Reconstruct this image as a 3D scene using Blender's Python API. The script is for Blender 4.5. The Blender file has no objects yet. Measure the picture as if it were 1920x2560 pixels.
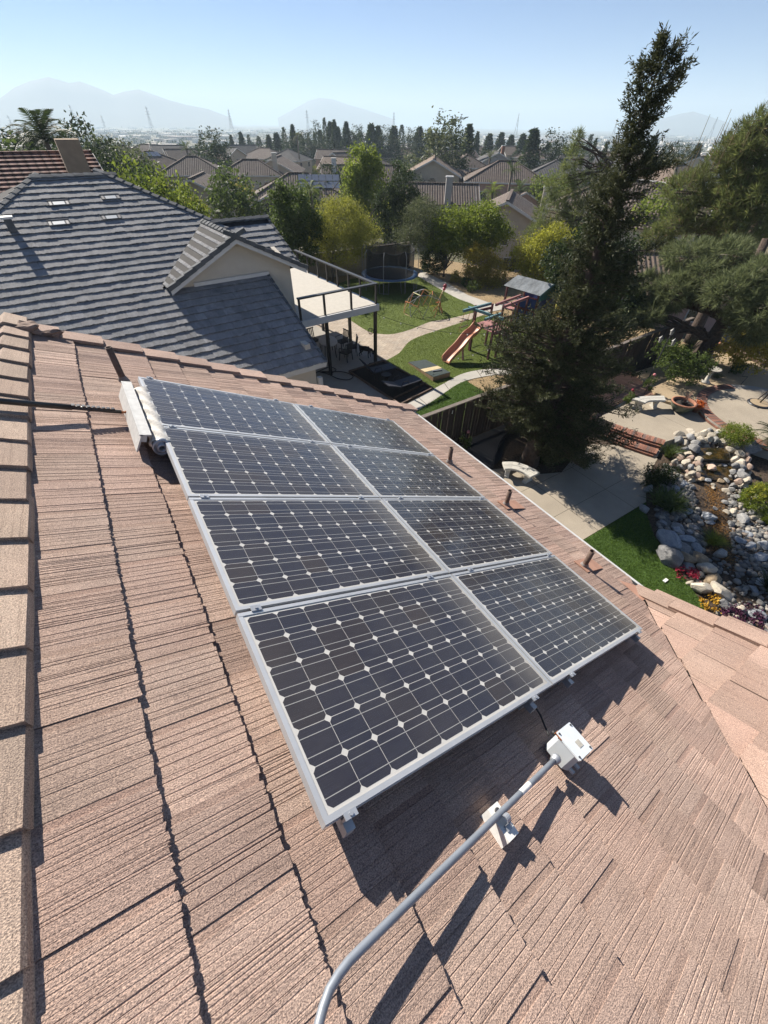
import bpy, bmesh, math, random
import numpy as np
from mathutils import Vector, Matrix, Quaternion

SC = bpy.context.scene
COL = SC.collection
R = math.radians
rnd = random.Random(7)
nrg = np.random.default_rng(11)

# ------------------------------------------------------------------ camera
cam_d = bpy.data.cameras.new("camera")
cam = bpy.data.objects.new("camera", cam_d)
COL.objects.link(cam)
cam_d.sensor_fit = 'HORIZONTAL'
cam_d.sensor_width = 36.0
cam_d.lens = 18.75
cam_d.clip_start = 0.05
cam_d.clip_end = 40000.0
cam.matrix_world = Matrix(((0.8459006, 0.3650850, -0.3887997, 0.0000000), (-0.5332231, 0.5942182, -0.6021444, 0.0000000), (0.0111980, 0.7166713, 0.6973212, 9.0000000), (0.0000000, 0.0000000, 0.0000000, 1.0000000)))
SC.camera = cam

# ------------------------------------------------------------------ world and sun
SUN_EL, SUN_AZ = R(36.0), R(-10.0)          # azimuth from +Y towards +X
w = bpy.data.worlds.new("World")
SC.world = w
w.use_nodes = True
nt = w.node_tree
bg = nt.nodes["Background"]
sky = nt.nodes.new("ShaderNodeTexSky")
sky.sky_type = 'NISHITA'
sky.sun_disc = False
sky.sun_elevation = SUN_EL
sky.sun_rotation = SUN_AZ
sky.altitude = 300
sky.air_density = 0.65
sky.dust_density = 0.0
sky.ozone_density = 10.0
nt.links.new(sky.outputs[0], bg.inputs[0])
bg.inputs[1].default_value = 0.05
sl = bpy.data.lights.new("sun", 'SUN')
sl.energy = 5.0
sl.angle = R(0.5)
sl.color = (1.0, 0.93, 0.83)
sun = bpy.data.objects.new("sun", sl)
COL.objects.link(sun)
SUNV = Vector((math.sin(SUN_AZ) * math.cos(SUN_EL), math.cos(SUN_AZ) * math.cos(SUN_EL), math.sin(SUN_EL)))
sun.rotation_euler = SUNV.to_track_quat('Z', 'Y').to_euler()
sun.location = (0, 0, 60)
SC.view_settings.view_transform = 'Standard'
SC.view_settings.look = 'None'
SC.view_settings.gamma = 1.0
SC.view_settings.exposure = 1.08
SC.view_settings.use_curve_mapping = False
SC.render.engine = 'CYCLES'
cy = SC.cycles
cy.use_denoising = True
cy.max_bounces = 6
cy.diffuse_bounces = 3
cy.glossy_bounces = 3
cy.transmission_bounces = 4
cy.transparent_max_bounces = 12
cy.volume_bounces = 1
cy.caustics_reflective = False
cy.caustics_refractive = False

# ------------------------------------------------------------------ materials
MATS = {}
class NT:
    def __init__(s, m):
        s.t = m.node_tree; s.n = s.t.nodes; s.l = s.t.links
        s.b = s.n["Principled BSDF"]; s.out = s.n["Material Output"]
    def node(s, typ, **kw):
        nd = s.n.new(typ)
        for k, v in kw.items():
            if k.startswith("i_"):
                key = k[2:]
                key = int(key) if key.isdigit() else key.replace("_", " ")
                nd.inputs[key].default_value = v
            else: setattr(nd, k, v)
        return nd
    def link(s, a, b): s.l.new(a, b)
    def coord(s, kind="Object", scale=(1, 1, 1), off=None, rot=(0, 0, 0)):
        tc = s.node("ShaderNodeTexCoord")
        mp = s.node("ShaderNodeMapping")
        mp.inputs["Scale"].default_value = scale
        mp.inputs["Rotation"].default_value = rot
        s.link(tc.outputs[kind], mp.inputs[0])
        if off is not None: s.link(off, mp.inputs[1])
        return mp.outputs[0]
    def noise(s, vec, scale, detail=3.0, rough=0.55):
        nd = s.node("ShaderNodeTexNoise", i_Scale=scale, i_Detail=detail, i_Roughness=rough)
        if vec is not None: s.link(vec, nd.inputs["Vector"])
        return nd.outputs["Fac"]
    def ramp(s, fac, stops):
        nd = s.node("ShaderNodeValToRGB")
        e = nd.color_ramp.elements
        while len(e) < len(stops): e.new(0.5)
        for i, (p_, c) in enumerate(stops):
            e[i].position = p_
            e[i].color = tuple(c) + (1,) if len(c) == 3 else c
        s.link(fac, nd.inputs[0])
        return nd.outputs[0]
    def mix(s, a, b, fac, mode='MIX'):
        nd = s.node("ShaderNodeMix", data_type='RGBA', blend_type=mode)
        for v, i in ((a, 6), (b, 7)):
            if isinstance(v, (tuple, list)): nd.inputs[i].default_value = tuple(v) + (1,)
            else: s.link(v, nd.inputs[i])
        if isinstance(fac, (int, float)): nd.inputs[0].default_value = fac
        else: s.link(fac, nd.inputs[0])
        return nd.outputs[2]
    def math(s, op, a, b=0.0):
        nd = s.node("ShaderNodeMath", operation=op)
        for v, i in ((a, 0), (b, 1)):
            if isinstance(v, (int, float)): nd.inputs[i].default_value = v
            else: s.link(v, nd.inputs[i])
        return nd.outputs[0]
    def bump(s, h, strength=0.3, dist=0.01, normal=None):
        nd = s.node("ShaderNodeBump", i_Strength=strength, i_Distance=dist)
        s.link(h, nd.inputs["Height"])
        if normal is not None: s.link(normal, nd.inputs["Normal"])
        return nd.outputs[0]
    def rand(s): return s.node("ShaderNodeObjectInfo").outputs["Random"]

def newmat(name):
    m = bpy.data.materials.new(name); m.use_nodes = True
    MATS[name] = m
    return m, NT(m)

def simple(name, col, rough=0.7, var=0.25, nscale=6.0, metal=0.0, bump=0.0, bscale=60.0, spec=0.5, objvar=0.0, bdist=0.01):
    """plain colour with mottling, optional fine relief and per-object variation"""
    m, t = newmat(name)
    vec = t.coord("Object")
    n = t.noise(vec, nscale, 4.0)
    lo = tuple(c * (1 - var) for c in col); hi = tuple(min(1, c * (1 + var)) for c in col)
    c = t.ramp(n, [(0.3, lo), (0.7, hi)])
    if objvar:
        hsv = t.node("ShaderNodeHueSaturation")
        v = t.math('ADD', t.math('MULTIPLY', t.rand(), 2 * objvar), 1 - objvar)
        t.link(v, hsv.inputs["Value"]); t.link(c, hsv.inputs["Color"]); c = hsv.outputs[0]
    t.link(c, t.b.inputs["Base Color"])
    t.b.inputs["Roughness"].default_value = rough
    t.b.inputs["Metallic"].default_value = metal
    t.b.inputs["Specular IOR Level"].default_value = spec
    if bump:
        t.link(t.bump(t.noise(vec, bscale, 3.0), bump, bdist), t.b.inputs["Normal"])
    return m

def leafmat(name, lo, hi, trans=0.35, rough=0.6, nscale=1.3, objvar=0.12):
    m, t = newmat(name)
    geo = t.node("ShaderNodeNewGeometry")
    n = t.noise(t.coord("Object"), nscale, 2.0)
    f = t.math('ADD', t.math('MULTIPLY', geo.outputs["Random Per Island"], 0.6), t.math('MULTIPLY', n, 0.45))
    c = t.ramp(f, [(0.12, lo), (0.85, hi)])
    hsv = t.node("ShaderNodeHueSaturation")
    t.link(t.math('ADD', t.math('MULTIPLY', t.rand(), 2 * objvar), 1 - objvar), hsv.inputs["Value"])
    t.link(c, hsv.inputs["Color"]); c = hsv.outputs[0]
    t.link(c, t.b.inputs["Base Color"])
    t.b.inputs["Roughness"].default_value = rough
    t.b.inputs["Specular IOR Level"].default_value = 0.25
    tr = t.node("ShaderNodeBsdfTranslucent"); t.link(c, tr.inputs[0])
    mx = t.node("ShaderNodeMixShader"); mx.inputs[0].default_value = trans
    t.link(t.b.outputs[0], mx.inputs[1]); t.link(tr.outputs[0], mx.inputs[2])
    t.link(mx.outputs[0], t.out.inputs[0])
    return m

# ------------------------------------------------------------------ mesh helpers
class MB:
    """collects vertices and faces; build() links them as one mesh object"""
    def __init__(s): s.v = []; s.f = []; s.mi = []; s.m = 0
    def add(s, vs, fs):
        o = len(s.v)
        s.v += [tuple(q) for q in vs]
        s.f += [tuple(i + o for i in q) for q in fs]
        s.mi += [s.m] * len(fs)
        return s
    def box(s, c, d, M=None):
        x, y, z = d[0] / 2, d[1] / 2, d[2] / 2
        vs = [Vector((a * x, b * y, e * z)) for a in (-1, 1) for b in (-1, 1) for e in (-1, 1)]
        if M is not None: vs = [M @ q for q in vs]
        c = Vector(c)
        return s.add([q + c for q in vs], [(0, 1, 3, 2), (4, 6, 7, 5), (0, 4, 5, 1), (2, 3, 7, 6), (0, 2, 6, 4), (1, 5, 7, 3)])
    def bar(s, a, b, wd, ht=None, up=(0, 0, 1)):
        """rectangular bar from a to b"""
        a, b = Vector(a), Vector(b); ht = ht or wd
        d = (b - a); L = d.length
        if L < 1e-6: return s
        d.normalize(); up = Vector(up)
        if abs(d.dot(up)) > 0.98: up = Vector((1, 0, 0))
        sx = d.cross(up).normalized(); sz = sx.cross(d)
        M = Matrix((sx, d, sz)).transposed()
        return s.box((a + b) / 2, (wd, L, ht), M)
    def tube(s, pts, rad, n=8, cap=True):
        pts = [Vector(q) for q in pts]
        rs = rad if isinstance(rad, (list, tuple)) else [rad] * len(pts)
        vs, fs = [], []
        up = Vector((0.13, 0.21, 1)).normalized()
        d0 = (pts[1] - pts[0]).normalized()
        if abs(d0.dot(up)) > 0.95: up = Vector((1, 0.1, 0)).normalized()
        x = d0.cross(up).normalized()
        for i, q in enumerate(pts):
            d = (pts[min(i + 1, len(pts) - 1)] - pts[max(i - 1, 0)]).normalized()
            x = (x - d * x.dot(d)).normalized(); y = d.cross(x)
            for k in range(n):
                a = 2 * math.pi * k / n
                vs.append(q + (x * math.cos(a) + y * math.sin(a)) * rs[i])
        for i in range(len(pts) - 1):
            for k in range(n):
                k2 = (k + 1) % n
                fs.append((i * n + k, i * n + k2, (i + 1) * n + k2, (i + 1) * n + k))
        if cap:
            fs.append(tuple(range(n - 1, -1, -1))); fs.append(tuple((len(pts) - 1) * n + k for k in range(n)))
        return s.add(vs, fs)
    def lathe(s, prof, n=16, c=(0, 0, 0), cap=False):
        vs, fs = [], []
        for r_, z in prof:
            for k in range(n):
                a = 2 * math.pi * k / n
                vs.append((c[0] + r_ * math.cos(a), c[1] + r_ * math.sin(a), c[2] + z))
        for i in range(len(prof) - 1):
            for k in range(n):
                k2 = (k + 1) % n
                fs.append((i * n + k, i * n + k2, (i + 1) * n + k2, (i + 1) * n + k))
        if cap:
            fs.append(tuple(range(n - 1, -1, -1))); fs.append(tuple((len(prof) - 1) * n + k for k in range(n)))
        return s.add(vs, fs)
    def prism(s, poly, z0, z1):
        """vertical prism over a plan polygon (counter-clockwise)"""
        n = len(poly)
        vs = [(q[0], q[1], z0) for q in poly] + [(q[0], q[1], z1) for q in poly]
        fs = [tuple(range(n - 1, -1, -1)), tuple(range(n, 2 * n))]
        fs += [(i, (i + 1) % n, n + (i + 1) % n, n + i) for i in range(n)]
        return s.add(vs, fs)
    def slab(s, quad, th):
        """thick plate: polygon in space extruded against its normal"""
        q = [Vector(a) for a in quad]
        nrm = (q[1] - q[0]).cross(q[2] - q[0]).normalized() * th
        n = len(q)
        vs = q + [a - nrm for a in q]
        fs = [tuple(range(n)), tuple(range(2 * n - 1, n - 1, -1))]
        fs += [((i + 1) % n, i, n + i, n + (i + 1) % n) for i in range(n)]
        return s.add(vs, fs)
    def ball(s, c, r_, nu=10, nv=6):
        rr = r_ if isinstance(r_, (tuple, list)) else (r_,) * 3
        vs = [(c[0], c[1], c[2] - rr[2])]
        for i in range(1, nv):
            a = -math.pi / 2 + math.pi * i / nv
            for k in range(nu):
                b = 2 * math.pi * k / nu
                vs.append((c[0] + rr[0] * math.cos(a) * math.cos(b), c[1] + rr[1] * math.cos(a) * math.sin(b), c[2] + rr[2] * math.sin(a)))
        vs.append((c[0], c[1], c[2] + rr[2]))
        fs = [(0, 1 + (k + 1) % nu, 1 + k) for k in range(nu)]
        for i in range(nv - 2):
            for k in range(nu):
                a = 1 + i * nu + k; b = 1 + i * nu + (k + 1) % nu
                fs.append((a, b, b + nu, a + nu))
        o = 1 + (nv - 2) * nu; t = len(vs) - 1
        fs += [(o + k, o + (k + 1) % nu, t) for k in range(nu)]
        return s.add(vs, fs)
    def mesh(s, name, mats, smooth=False):
        me = bpy.data.meshes.new(name)
        me.from_pydata(s.v, [], s.f)
        for m in (mats if isinstance(mats, (list, tuple)) else [mats]):
            me.materials.append(MATS[m] if isinstance(m, str) else m)
        if any(s.mi): me.polygons.foreach_set("material_index", s.mi)
        if smooth: me.polygons.foreach_set("use_smooth", [True] * len(me.polygons))
        me.update()
        return me
    def build(s, name, mats, parent=None, smooth=False, M=None):
        return link(name, s.mesh(name, mats, smooth), parent, M)

def link(name, data, parent=None, M=None):
    o = bpy.data.objects.new(name, data)
    COL.objects.link(o)
    if parent is not None: o.parent = parent
    if M is not None: o.matrix_local = M
    return o

def tag(o, label, cat, group=None, kind=None):
    o["label"] = label
    if cat: o["category"] = cat
    if group: o["group"] = group
    if kind: o["kind"] = kind
    return o

def thing(name, label, cat, loc=(0, 0, 0), rz=0.0, group=None, M=None):
    o = bpy.data.objects.new(name, None)
    COL.objects.link(o)
    o.empty_display_size = 0.2
    if M is not None: o.matrix_world = M
    else:
        o.location = loc; o.rotation_euler = (0, 0, rz)
    return tag(o, label, cat, group)

def structure(name, mb, mat, smooth=False, parent=None):
    o = mb.build(name, mat, parent, smooth)
    if parent is None: o["kind"] = "structure"
    return o

def copy_tree(o, parent=None):
    c = o.copy(); COL.objects.link(c); c.parent = parent
    for ch in o.children:
        d = copy_tree(ch, c)
        d.matrix_parent_inverse = ch.matrix_parent_inverse.copy()
    return c

def mesh_np(name, V, F, mats, smooth=False, mi=None):
    """fast mesh from numpy arrays; F is (m,3) or (m,4)"""
    me = bpy.data.meshes.new(name)
    V = np.asarray(V, np.float32); F = np.asarray(F, np.int32)
    me.vertices.add(len(V)); me.vertices.foreach_set("co", V.ravel())
    k = F.shape[1]
    me.loops.add(F.size); me.loops.foreach_set("vertex_index", F.ravel())
    me.polygons.add(len(F))
    me.polygons.foreach_set("loop_start", np.arange(0, F.size, k, dtype=np.int32))
    for m in (mats if isinstance(mats, (list, tuple)) else [mats]): me.materials.append(MATS[m] if isinstance(m, str) else m)
    if mi is not None: me.polygons.foreach_set("material_index", np.asarray(mi, np.int32))
    if smooth: me.polygons.foreach_set("use_smooth", np.ones(len(F), bool))
    me.update(calc_edges=True)
    return me

def frame(o, x, y, z):
    """matrix with the given axes and origin"""
    x, y, z = Vector(x), Vector(y), Vector(z)
    return Matrix(((x.x, y.x, z.x, o[0]), (x.y, y.y, z.y, o[1]), (x.z, y.z, z.z, o[2]), (0, 0, 0, 1)))

# ================================================================== house under the camera
PIT = R(25.6); CP, SP = math.cos(PIT), math.sin(PIT)
ED, EU, EN = Vector((CP, 0, -SP)), Vector((0, 1, 0)), Vector((SP, 0, CP))
RM = frame((-0.1025, 0, 7.0717), ED, EU, EN)            # roof surface: x downslope, y along ridge
PM = frame((-0.029, 0.302, 7.225), ED, EU, EN)          # solar array top surface
KO = Vector((0, 0, 5.446)); KP = frame((0, 0, 5.446), (-1, 0, 0), (0, CP, -SP), (0, SP, CP))
XM = frame((0, 0, 5.446), (0, CP, -SP), (-1, 0, 0), (0, SP, CP))   # cross gable plane: x downslope (+Y), y along -X

def tile_material(name, lo, hi, warm, grain=210.0, bs=0.55, streak=(2.2, 95.0, 1.0), rough=0.9):
    m, t = newmat(name)
    r_ = t.rand()
    off = t.node("ShaderNodeCombineXYZ"); t.link(t.math('MULTIPLY', r_, 37.0), off.inputs[0]); t.link(t.math('MULTIPLY', r_, 91.0), off.inputs[1])
    v1 = t.coord("Object", (1, 1, 1), off.outputs[0])
    vs = t.coord("Object", streak, off.outputs[0])
    g = t.noise(v1, grain, 2.0, 0.6)
    mot = t.noise(v1, 3.2, 3.0)
    st = t.noise(vs, 1.0, 3.0, 0.7)
    c = t.ramp(mot, [(0.3, lo), (0.7, hi)])
    c = t.mix(c, warm, t.math('MULTIPLY', r_, 0.6))
    c = t.mix(c, t.ramp(g, [(0.32, (0.36, 0.34, 0.34)), (0.50, (1, 1, 1)), (0.70, (1.75, 1.7, 1.6))]), 0.78, 'MULTIPLY')
    c = t.mix(c, t.ramp(st, [(0.28, (0.72, 0.70, 0.70)), (0.5, (1, 1, 1))]), 0.7, 'MULTIPLY')
    big = t.noise(t.coord("Generated" if False else "Object", (0.9, 0.9, 0.9), off.outputs[0]), 1.1, 2.0)
    c = t.mix(c, t.ramp(big, [(0.35, (0.80, 0.82, 0.82)), (0.62, (1.08, 1.05, 1.02))]), 0.6, 'MULTIPLY')
    hsv = t.node("ShaderNodeHueSaturation")
    t.link(t.math('ADD', t.math('MULTIPLY', t.math('FRACT', t.math('MULTIPLY', r_, 7.3)), 0.30), 0.85), hsv.inputs["Value"]); t.link(c, hsv.inputs["Color"])
    t.link(hsv.outputs[0], t.b.inputs["Base Color"])
    t.b.inputs["Roughness"].default_value = rough
    t.b.inputs["Specular IOR Level"].default_value = 0.25
    n1 = t.bump(t.ramp(st, [(0.30, (0, 0, 0)), (0.46, (1, 1, 1))]), bs, 0.006)
    n2 = t.bump(g, 0.8, 0.005, n1)
    t.link(n2, t.b.inputs["Normal"])
    return m
tile_material("tan_tile", (0.372, 0.272, 0.222), (0.460, 0.344, 0.284), (0.37, 0.258, 0.218), bs=0.45)
tile_material("tan_cap", (0.37, 0.285, 0.228), (0.45, 0.355, 0.285), (0.37, 0.27, 0.22), bs=0.25, streak=(60.0, 2.0, 1.0))
tile_material("tan_smooth_tile", (0.325, 0.232, 0.188), (0.39, 0.287, 0.235), (0.31, 0.205, 0.17), bs=0.3)
tile_material("grey_tile", (0.22, 0.224, 0.236), (0.33, 0.334, 0.345), (0.23, 0.235, 0.25), grain=110.0, bs=0.5)
tile_material("grey_cap", (0.09, 0.097, 0.108), (0.14, 0.148, 0.16), (0.10, 0.11, 0.115), grain=160.0, bs=0.2)
tile_material("tan_rib", (0.32, 0.228, 0.186), (0.385, 0.28, 0.226), (0.33, 0.22, 0.185), bs=0.2)
simple("underlay", (0.03, 0.028, 0.027), 0.95, 0.2)
simple("mortar", (0.24, 0.17, 0.135), 0.95, 0.3, 14, bump=0.6, bscale=90)
simple("terracotta_paint", (0.36, 0.20, 0.14), 0.75, 0.15, 9)
simple("gutter_white", (0.50, 0.50, 0.49), 0.45, 0.08, 5)
simple("stucco_tan", (0.46, 0.40, 0.33), 0.92, 0.07, 3, bump=0.25, bscale=120)

def tile_mesh(name, mat, seed, wd=0.3328, ln=0.42, grooves=16, rib=True, fray=0.013, th=0.028, lift=0.036, gw=(0.003, 0.0075), gd=(0.0014, 0.0032)):
    """flat concrete tile: x from head (-ln) to butt (0), y across; grooved face, frayed butt"""
    g = random.Random(seed)
    ys = [(0.0, 0.0), (0.004, 0.0)]
    xs = sorted(g.uniform(0.012, wd - (0.05 if rib else 0.012)) for _ in range(grooves))
    last = 0.006
    for q in xs:
        wg = g.uniform(*gw); dg = g.uniform(*gd)
        if q - last < 0.004: continue
        ys += [(q, 0.0), (q + wg * 0.3, -dg), (q + wg * 0.7, -dg), (q + wg, 0.0)]
        last = q + wg
    if rib:
        ys += [(wd - 0.030, 0.0), (wd - 0.028, -0.003), (wd - 0.001, -0.003)]
    else: ys += [(wd - 0.003, 0.0)]
    ys += [(wd, -0.004)]
    mb = MB(); n = len(ys); V = []; F = []
    for y, d in ys: V.append((-ln, y, d * 0.6))
    for y, d in ys: V.append((-g.uniform(0, fray) + (0.004 if d < -0.001 else 0) * -1, y, lift + d))
    for k, (y, d) in enumerate(ys): V.append((V[n + k][0] - 0.003 - g.uniform(0, fray), y, lift - th - 0.002))
    for y, d in ys: V.append((-ln, y, -th))
    for i in range(n - 1):
        F.append((i, n + i, n + i + 1, i + 1))
        F.append((n + i, 2 * n + i, 2 * n + i + 1, n + i + 1))
    F.append((0, 3 * n, 2 * n, n)); F.append((n - 1, 2 * n - 1, 3 * n - 1, 4 * n - 1))
    mb.add(V, F)
    if rib and mat == "tan_tile":
        for i in range(n - 1):
            if ys[i][0] > wd - 0.031: mb.mi[2 * i] = 1
        me = mb.mesh(name, [mat, "tan_rib"])
    else: me = mb.mesh(name, mat)
    bm = bmesh.new(); bm.from_mesh(me); bmesh.ops.recalc_face_normals(bm, faces=bm.faces)
    bm.to_mesh(me); bm.free()
    return me

def cut_mesh(me, M, planes, name):
    """copy of a mesh, kept on the positive side of world planes (co, no)"""
    bm = bmesh.new(); bm.from_mesh(me); Mi = M.inverted()
    for co, no in planes:
        lc = Mi @ Vector(co); ln_ = (M.to_3x3().transposed() @ Vector(no))
        bmesh.ops.bisect_plane(bm, geom=bm.verts[:] + bm.edges[:] + bm.faces[:], plane_co=lc, plane_no=ln_, clear_inner=True)
    out = None
    if bm.faces:
        out = bpy.data.meshes.new(name); bm.to_mesh(out)
        for mt in me.materials: out.materials.append(mt)
    bm.free()
    return out

CAMP = Vector((0, 0, 9.0)); CAMI = cam.matrix_world.inverted()
def in_view(P, m=0.08):
    q = CAMI @ Vector(P)
    if q.z > -0.1: return False
    return abs(q.x / -q.z) < 0.96 + m and abs(q.y / -q.z) < 1.28 + m
def apparent(P): return 1.0 / (Vector(P) - CAMP).length_squared

def place_tiles(items, parent, limit, name, stuff_name):
    """items: (mesh, world matrix). The largest in view become objects, the rest one mesh"""
    sc = []
    for me, M in items:
        c = M @ Vector((-0.17, 0.165, 0))
        sc.append((apparent(c) if in_view(c) else -1, me, M))
    sc.sort(key=lambda a: -a[0])
    for s_, me, M in sc[:limit]:
        if s_ < 0: break
        o = link(name, me, parent); o.matrix_local = M
    rest = [(me, M) for i, (s_, me, M) in enumerate(sc) if i >= limit or s_ < 0]
    if rest:
        bm = bmesh.new()
        mats = rest[0][0].materials[:]
        for me, M in rest:
            k = len(bm.verts); bm.from_mesh(me); bm.verts.ensure_lookup_table()
            for v in bm.verts[k:]: v.co = M @ v.co
        me = bpy.data.meshes.new(stuff_name); bm.to_mesh(me); bm.free()
        for mt in mats: me.materials.append(mt)
        o = link(stuff_name, me, parent); o["kind"] = "stuff"

house = thing("tan_roof_house", "stucco house under the brown tiled roof that carries the solar panels", "house")
YR = 5.62                                               # rake at the far end
def Lr(v, y, n=0.0): return RM @ Vector((v, y, n))
def Lx(v, y, n=0.0): return XM @ Vector((v, y, n))
# decks under the tiles
mb = MB()
ridge_v = -0.955
mb.slab([Lr(ridge_v, -3.0, -0.035), Lr(1.05, -3.0, -0.035), Lr(4.62, 0.95, -0.035), Lr(4.62, YR, -0.035), Lr(ridge_v, YR, -0.035)], 0.03)
rz = Lr(ridge_v, 0).z - 0.035; rx = Lr(ridge_v, 0).x
mb.slab([(rx, YR, rz), (rx - 3.0, YR, rz - 3.0 * SP / CP), (rx - 3.0, -3, rz - 3.0 * SP / CP), (rx, -3, rz)], 0.03)
mb.slab([Lx(0.75, -3.95, -0.035), Lx(0.55, -3.95, -0.035), Lx(-3.2, -3.95, -0.035), Lx(-3.2, -0.35, -0.035)], 0.03)
roof = mb.build("roof", "underlay", house)
# walls below
mb = MB()
mb.slab([(3.75, 5.3, 0), (3.75, 0.3, 0), (3.75, 0.3, 4.75), (3.75, 5.3, 4.75)][::-1], 0.2)
mb.slab([(3.75, 5.3, 0), (-5, 5.3, 0), (-5, 5.3, 4.6), (-1, 5.3, 7.2), (3.75, 5.3, 4.95)], 0.2)
mb.slab([(3.9, 0.5, 0), (3.9, -3, 0), (3.9, -3, 6.6), (3.9, 0.5, 5.05)][::-1], 0.2)
mb.build("wall", "stucco_tan", house)

TV = [tile_mesh("roof_tile", "tan_tile", 100 + i, grooves=(9, 20, 26, 14, 23, 17, 28)[i % 7], gd=((0.0014, 0.0034), (0.001, 0.0026), (0.0018, 0.0040))[i % 3]) for i in range(14)]
TVS = [tile_mesh("roof_tile", "tan_smooth_tile", 200 + i, wd=0.326, grooves=6, fray=0.004, gd=(0.001, 0.0025)) for i in range(5)]
EXPO = 0.3415
items = []
VAL_P, VAL_N = (3.29, 0, 0), Vector((-1, 1, 0)).normalized()      # valley in plan: X = Y + 3.29
for k in range(16):
    vb = -0.43 + EXPO * k
    y = -2.9 + (k % 2) * 0.166 + rnd.uniform(-0.02, 0.02)
    while y < YR - 0.12:
        wv = 0.333
        M = RM @ Matrix.Translation((vb + rnd.uniform(-0.004, 0.004), y, -0.016 + rnd.uniform(-0.0015, 0.0015))) @ Matrix.Rotation(rnd.uniform(-0.006, 0.006), 4, 'Z') @ Matrix.Rotation(rnd.uniform(-0.004, 0.004), 4, 'X')
        me = rnd.choice(TV)
        pts = [M @ Vector((a, b, 0)) for a in (-0.42, 0.0) for b in (0, 0.33)]
        sd = [(q.y - (q.x - 3.29)) for q in pts]
        planes = []
        if min(sd) < 0.05: planes.append(((3.288 - rnd.uniform(0, .022), 0.004, 0), VAL_N))
        if max(q.y for q in pts) > YR - 0.10: planes.append(((0, YR - 0.10, 0), (0, -1, 0)))
        if max(sd) > 0.03:
            if planes: me = cut_mesh(me, M, planes, "roof_tile")
            # tiles hidden under the array go to the merged rest
            if me is not None: items.append((me, M))
        y += wv
xit = []
for k in range(-9, 3):
    vb = 0.62 + EXPO * (k - 2) * 1.0
    y = -4.11 + (k % 2) * 0.166
    while y < 1.5:
        M = XM @ Matrix.Translation((vb + rnd.uniform(-.006, .006), y, -0.016 + rnd.uniform(-0.006, 0.006))) @ Matrix.Rotation(rnd.uniform(-0.010, 0.010), 4, 'Z') @ Matrix.Rotation(rnd.uniform(-0.012, 0.012), 4, 'X')
        me = rnd.choice(TVS)
        pts = [M @ Vector((a, b, 0)) for a in (-0.42, 0.0) for b in (0, 0.33)]
        sd = [((q.x - 3.29) - q.y) for q in pts]
        if max(sd) > 0.03:
            if min(sd) < 0.06: me = cut_mesh(me, M, [((3.284 + rnd.uniform(0, .03), 0.006, 0), -VAL_N)], "roof_tile")
            if me is not None: xit.append((me, M))
        y += 0.333
place_tiles(items + xit, roof, 300, "roof_tile", "covered_roof_tiles")
# tiles on the other slope of the ridge, out of sight of the photograph
oit = []
LM = frame((rx - 0.06, 0, rz + 0.02), (-CP, 0, -SP), (0, -1, 0), (-SP, 0, CP))
for k in range(3):
    for j in range(26):
        oit.append((TV[(j * 3 + k) % 14], LM @ Matrix.Translation((0.42 + EXPO * k, -5.5 + j * 0.333 + (k % 2) * 0.166, 0))))
place_tiles(oit, roof, 0, "roof_tile", "rear_roof_tiles")

# ridge caps
def cap_mesh(name, mat, half=0.185, ln=0.43, rise=0.0, seed=0, slope=PIT, crown=0.038, th=0.034):
    g = random.Random(seed); mb = MB()
    prof = []
    for q in (-1.0, -0.98, -0.5, -0.16, 0.0, 0.16, 0.5, 0.98, 1.0):
        a = abs(q) * half
        z = -a * math.tan(slope) * 0.93
        z += crown - (0.02 if abs(q) > 0.99 else 0) - (0.010 * (1 - abs(q) / 0.16) * 0 if abs(q) < 0.16 else 0)
        prof.append((q * half * math.cos(slope) * 1.02, z))
    n = len(prof); V = []; F = []
    for x, z in prof: V.append((x * 0.93, ln, z - 0.028))
    for x, z in prof: V.append((x + g.uniform(-.002, .002), g.uniform(-.004, .004), z + g.uniform(-.001, .001)))
    for x, z in prof: V.append((x * 0.97, 0.004, z - th))
    for x, z in prof: V.append((x * 0.93, ln, z - 0.028 - th))
    for i in range(n - 1):
        F.append((i, i + 1, n + i + 1, n + i)); F.append((n + i, n + i + 1, 2 * n + i + 1, 2 * n + i))
    F.append((0, n, 2 * n, 3 * n)); F.append((n - 1, 4 * n - 1, 3 * n - 1, 2 * n - 1))
    mb.add(V, F); me = mb.mesh(name, mat)
    bm = bmesh.new(); bm.from_mesh(me); bmesh.ops.recalc_face_normals(bm, faces=bm.faces); bm.to_mesh(me); bm.free()
    return me
caps = [cap_mesh("ridge_tile", "tan_cap", seed=i) for i in range(4)]
y = 5.22; ax = rx; az = rz + 0.055
while y > -2.9:
    o = link("ridge_tile", rnd.choice(caps), roof)
    o.matrix_local = Matrix.Translation((ax + rnd.uniform(-.006, .006), y + rnd.uniform(-.006, .006), az + rnd.uniform(-.003, .003))) @ Matrix.Rotation(rnd.uniform(-.012, .012), 4, 'Z')
    y -= 0.344
# mortar bedding at the ridge end
mb = MB()
mb.ball((ax + 0.10, 5.55, az - 0.045), (0.16, 0.12, 0.05), 14, 8)
mb.ball((ax + 0.30, 5.52, az - 0.135), (0.14, 0.05, 0.035), 14, 8)
mb.v = [tuple(c_ + rnd.uniform(-.014, .014) for c_ in q) for q in mb.v]
mb.build("mortar", "mortar", roof)
link("ridge_tile", caps[1], roof).matrix_local = Matrix.Translation((ax, 5.50, az + .012)) @ Matrix.Rotation(.03, 4, 'Z')
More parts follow.
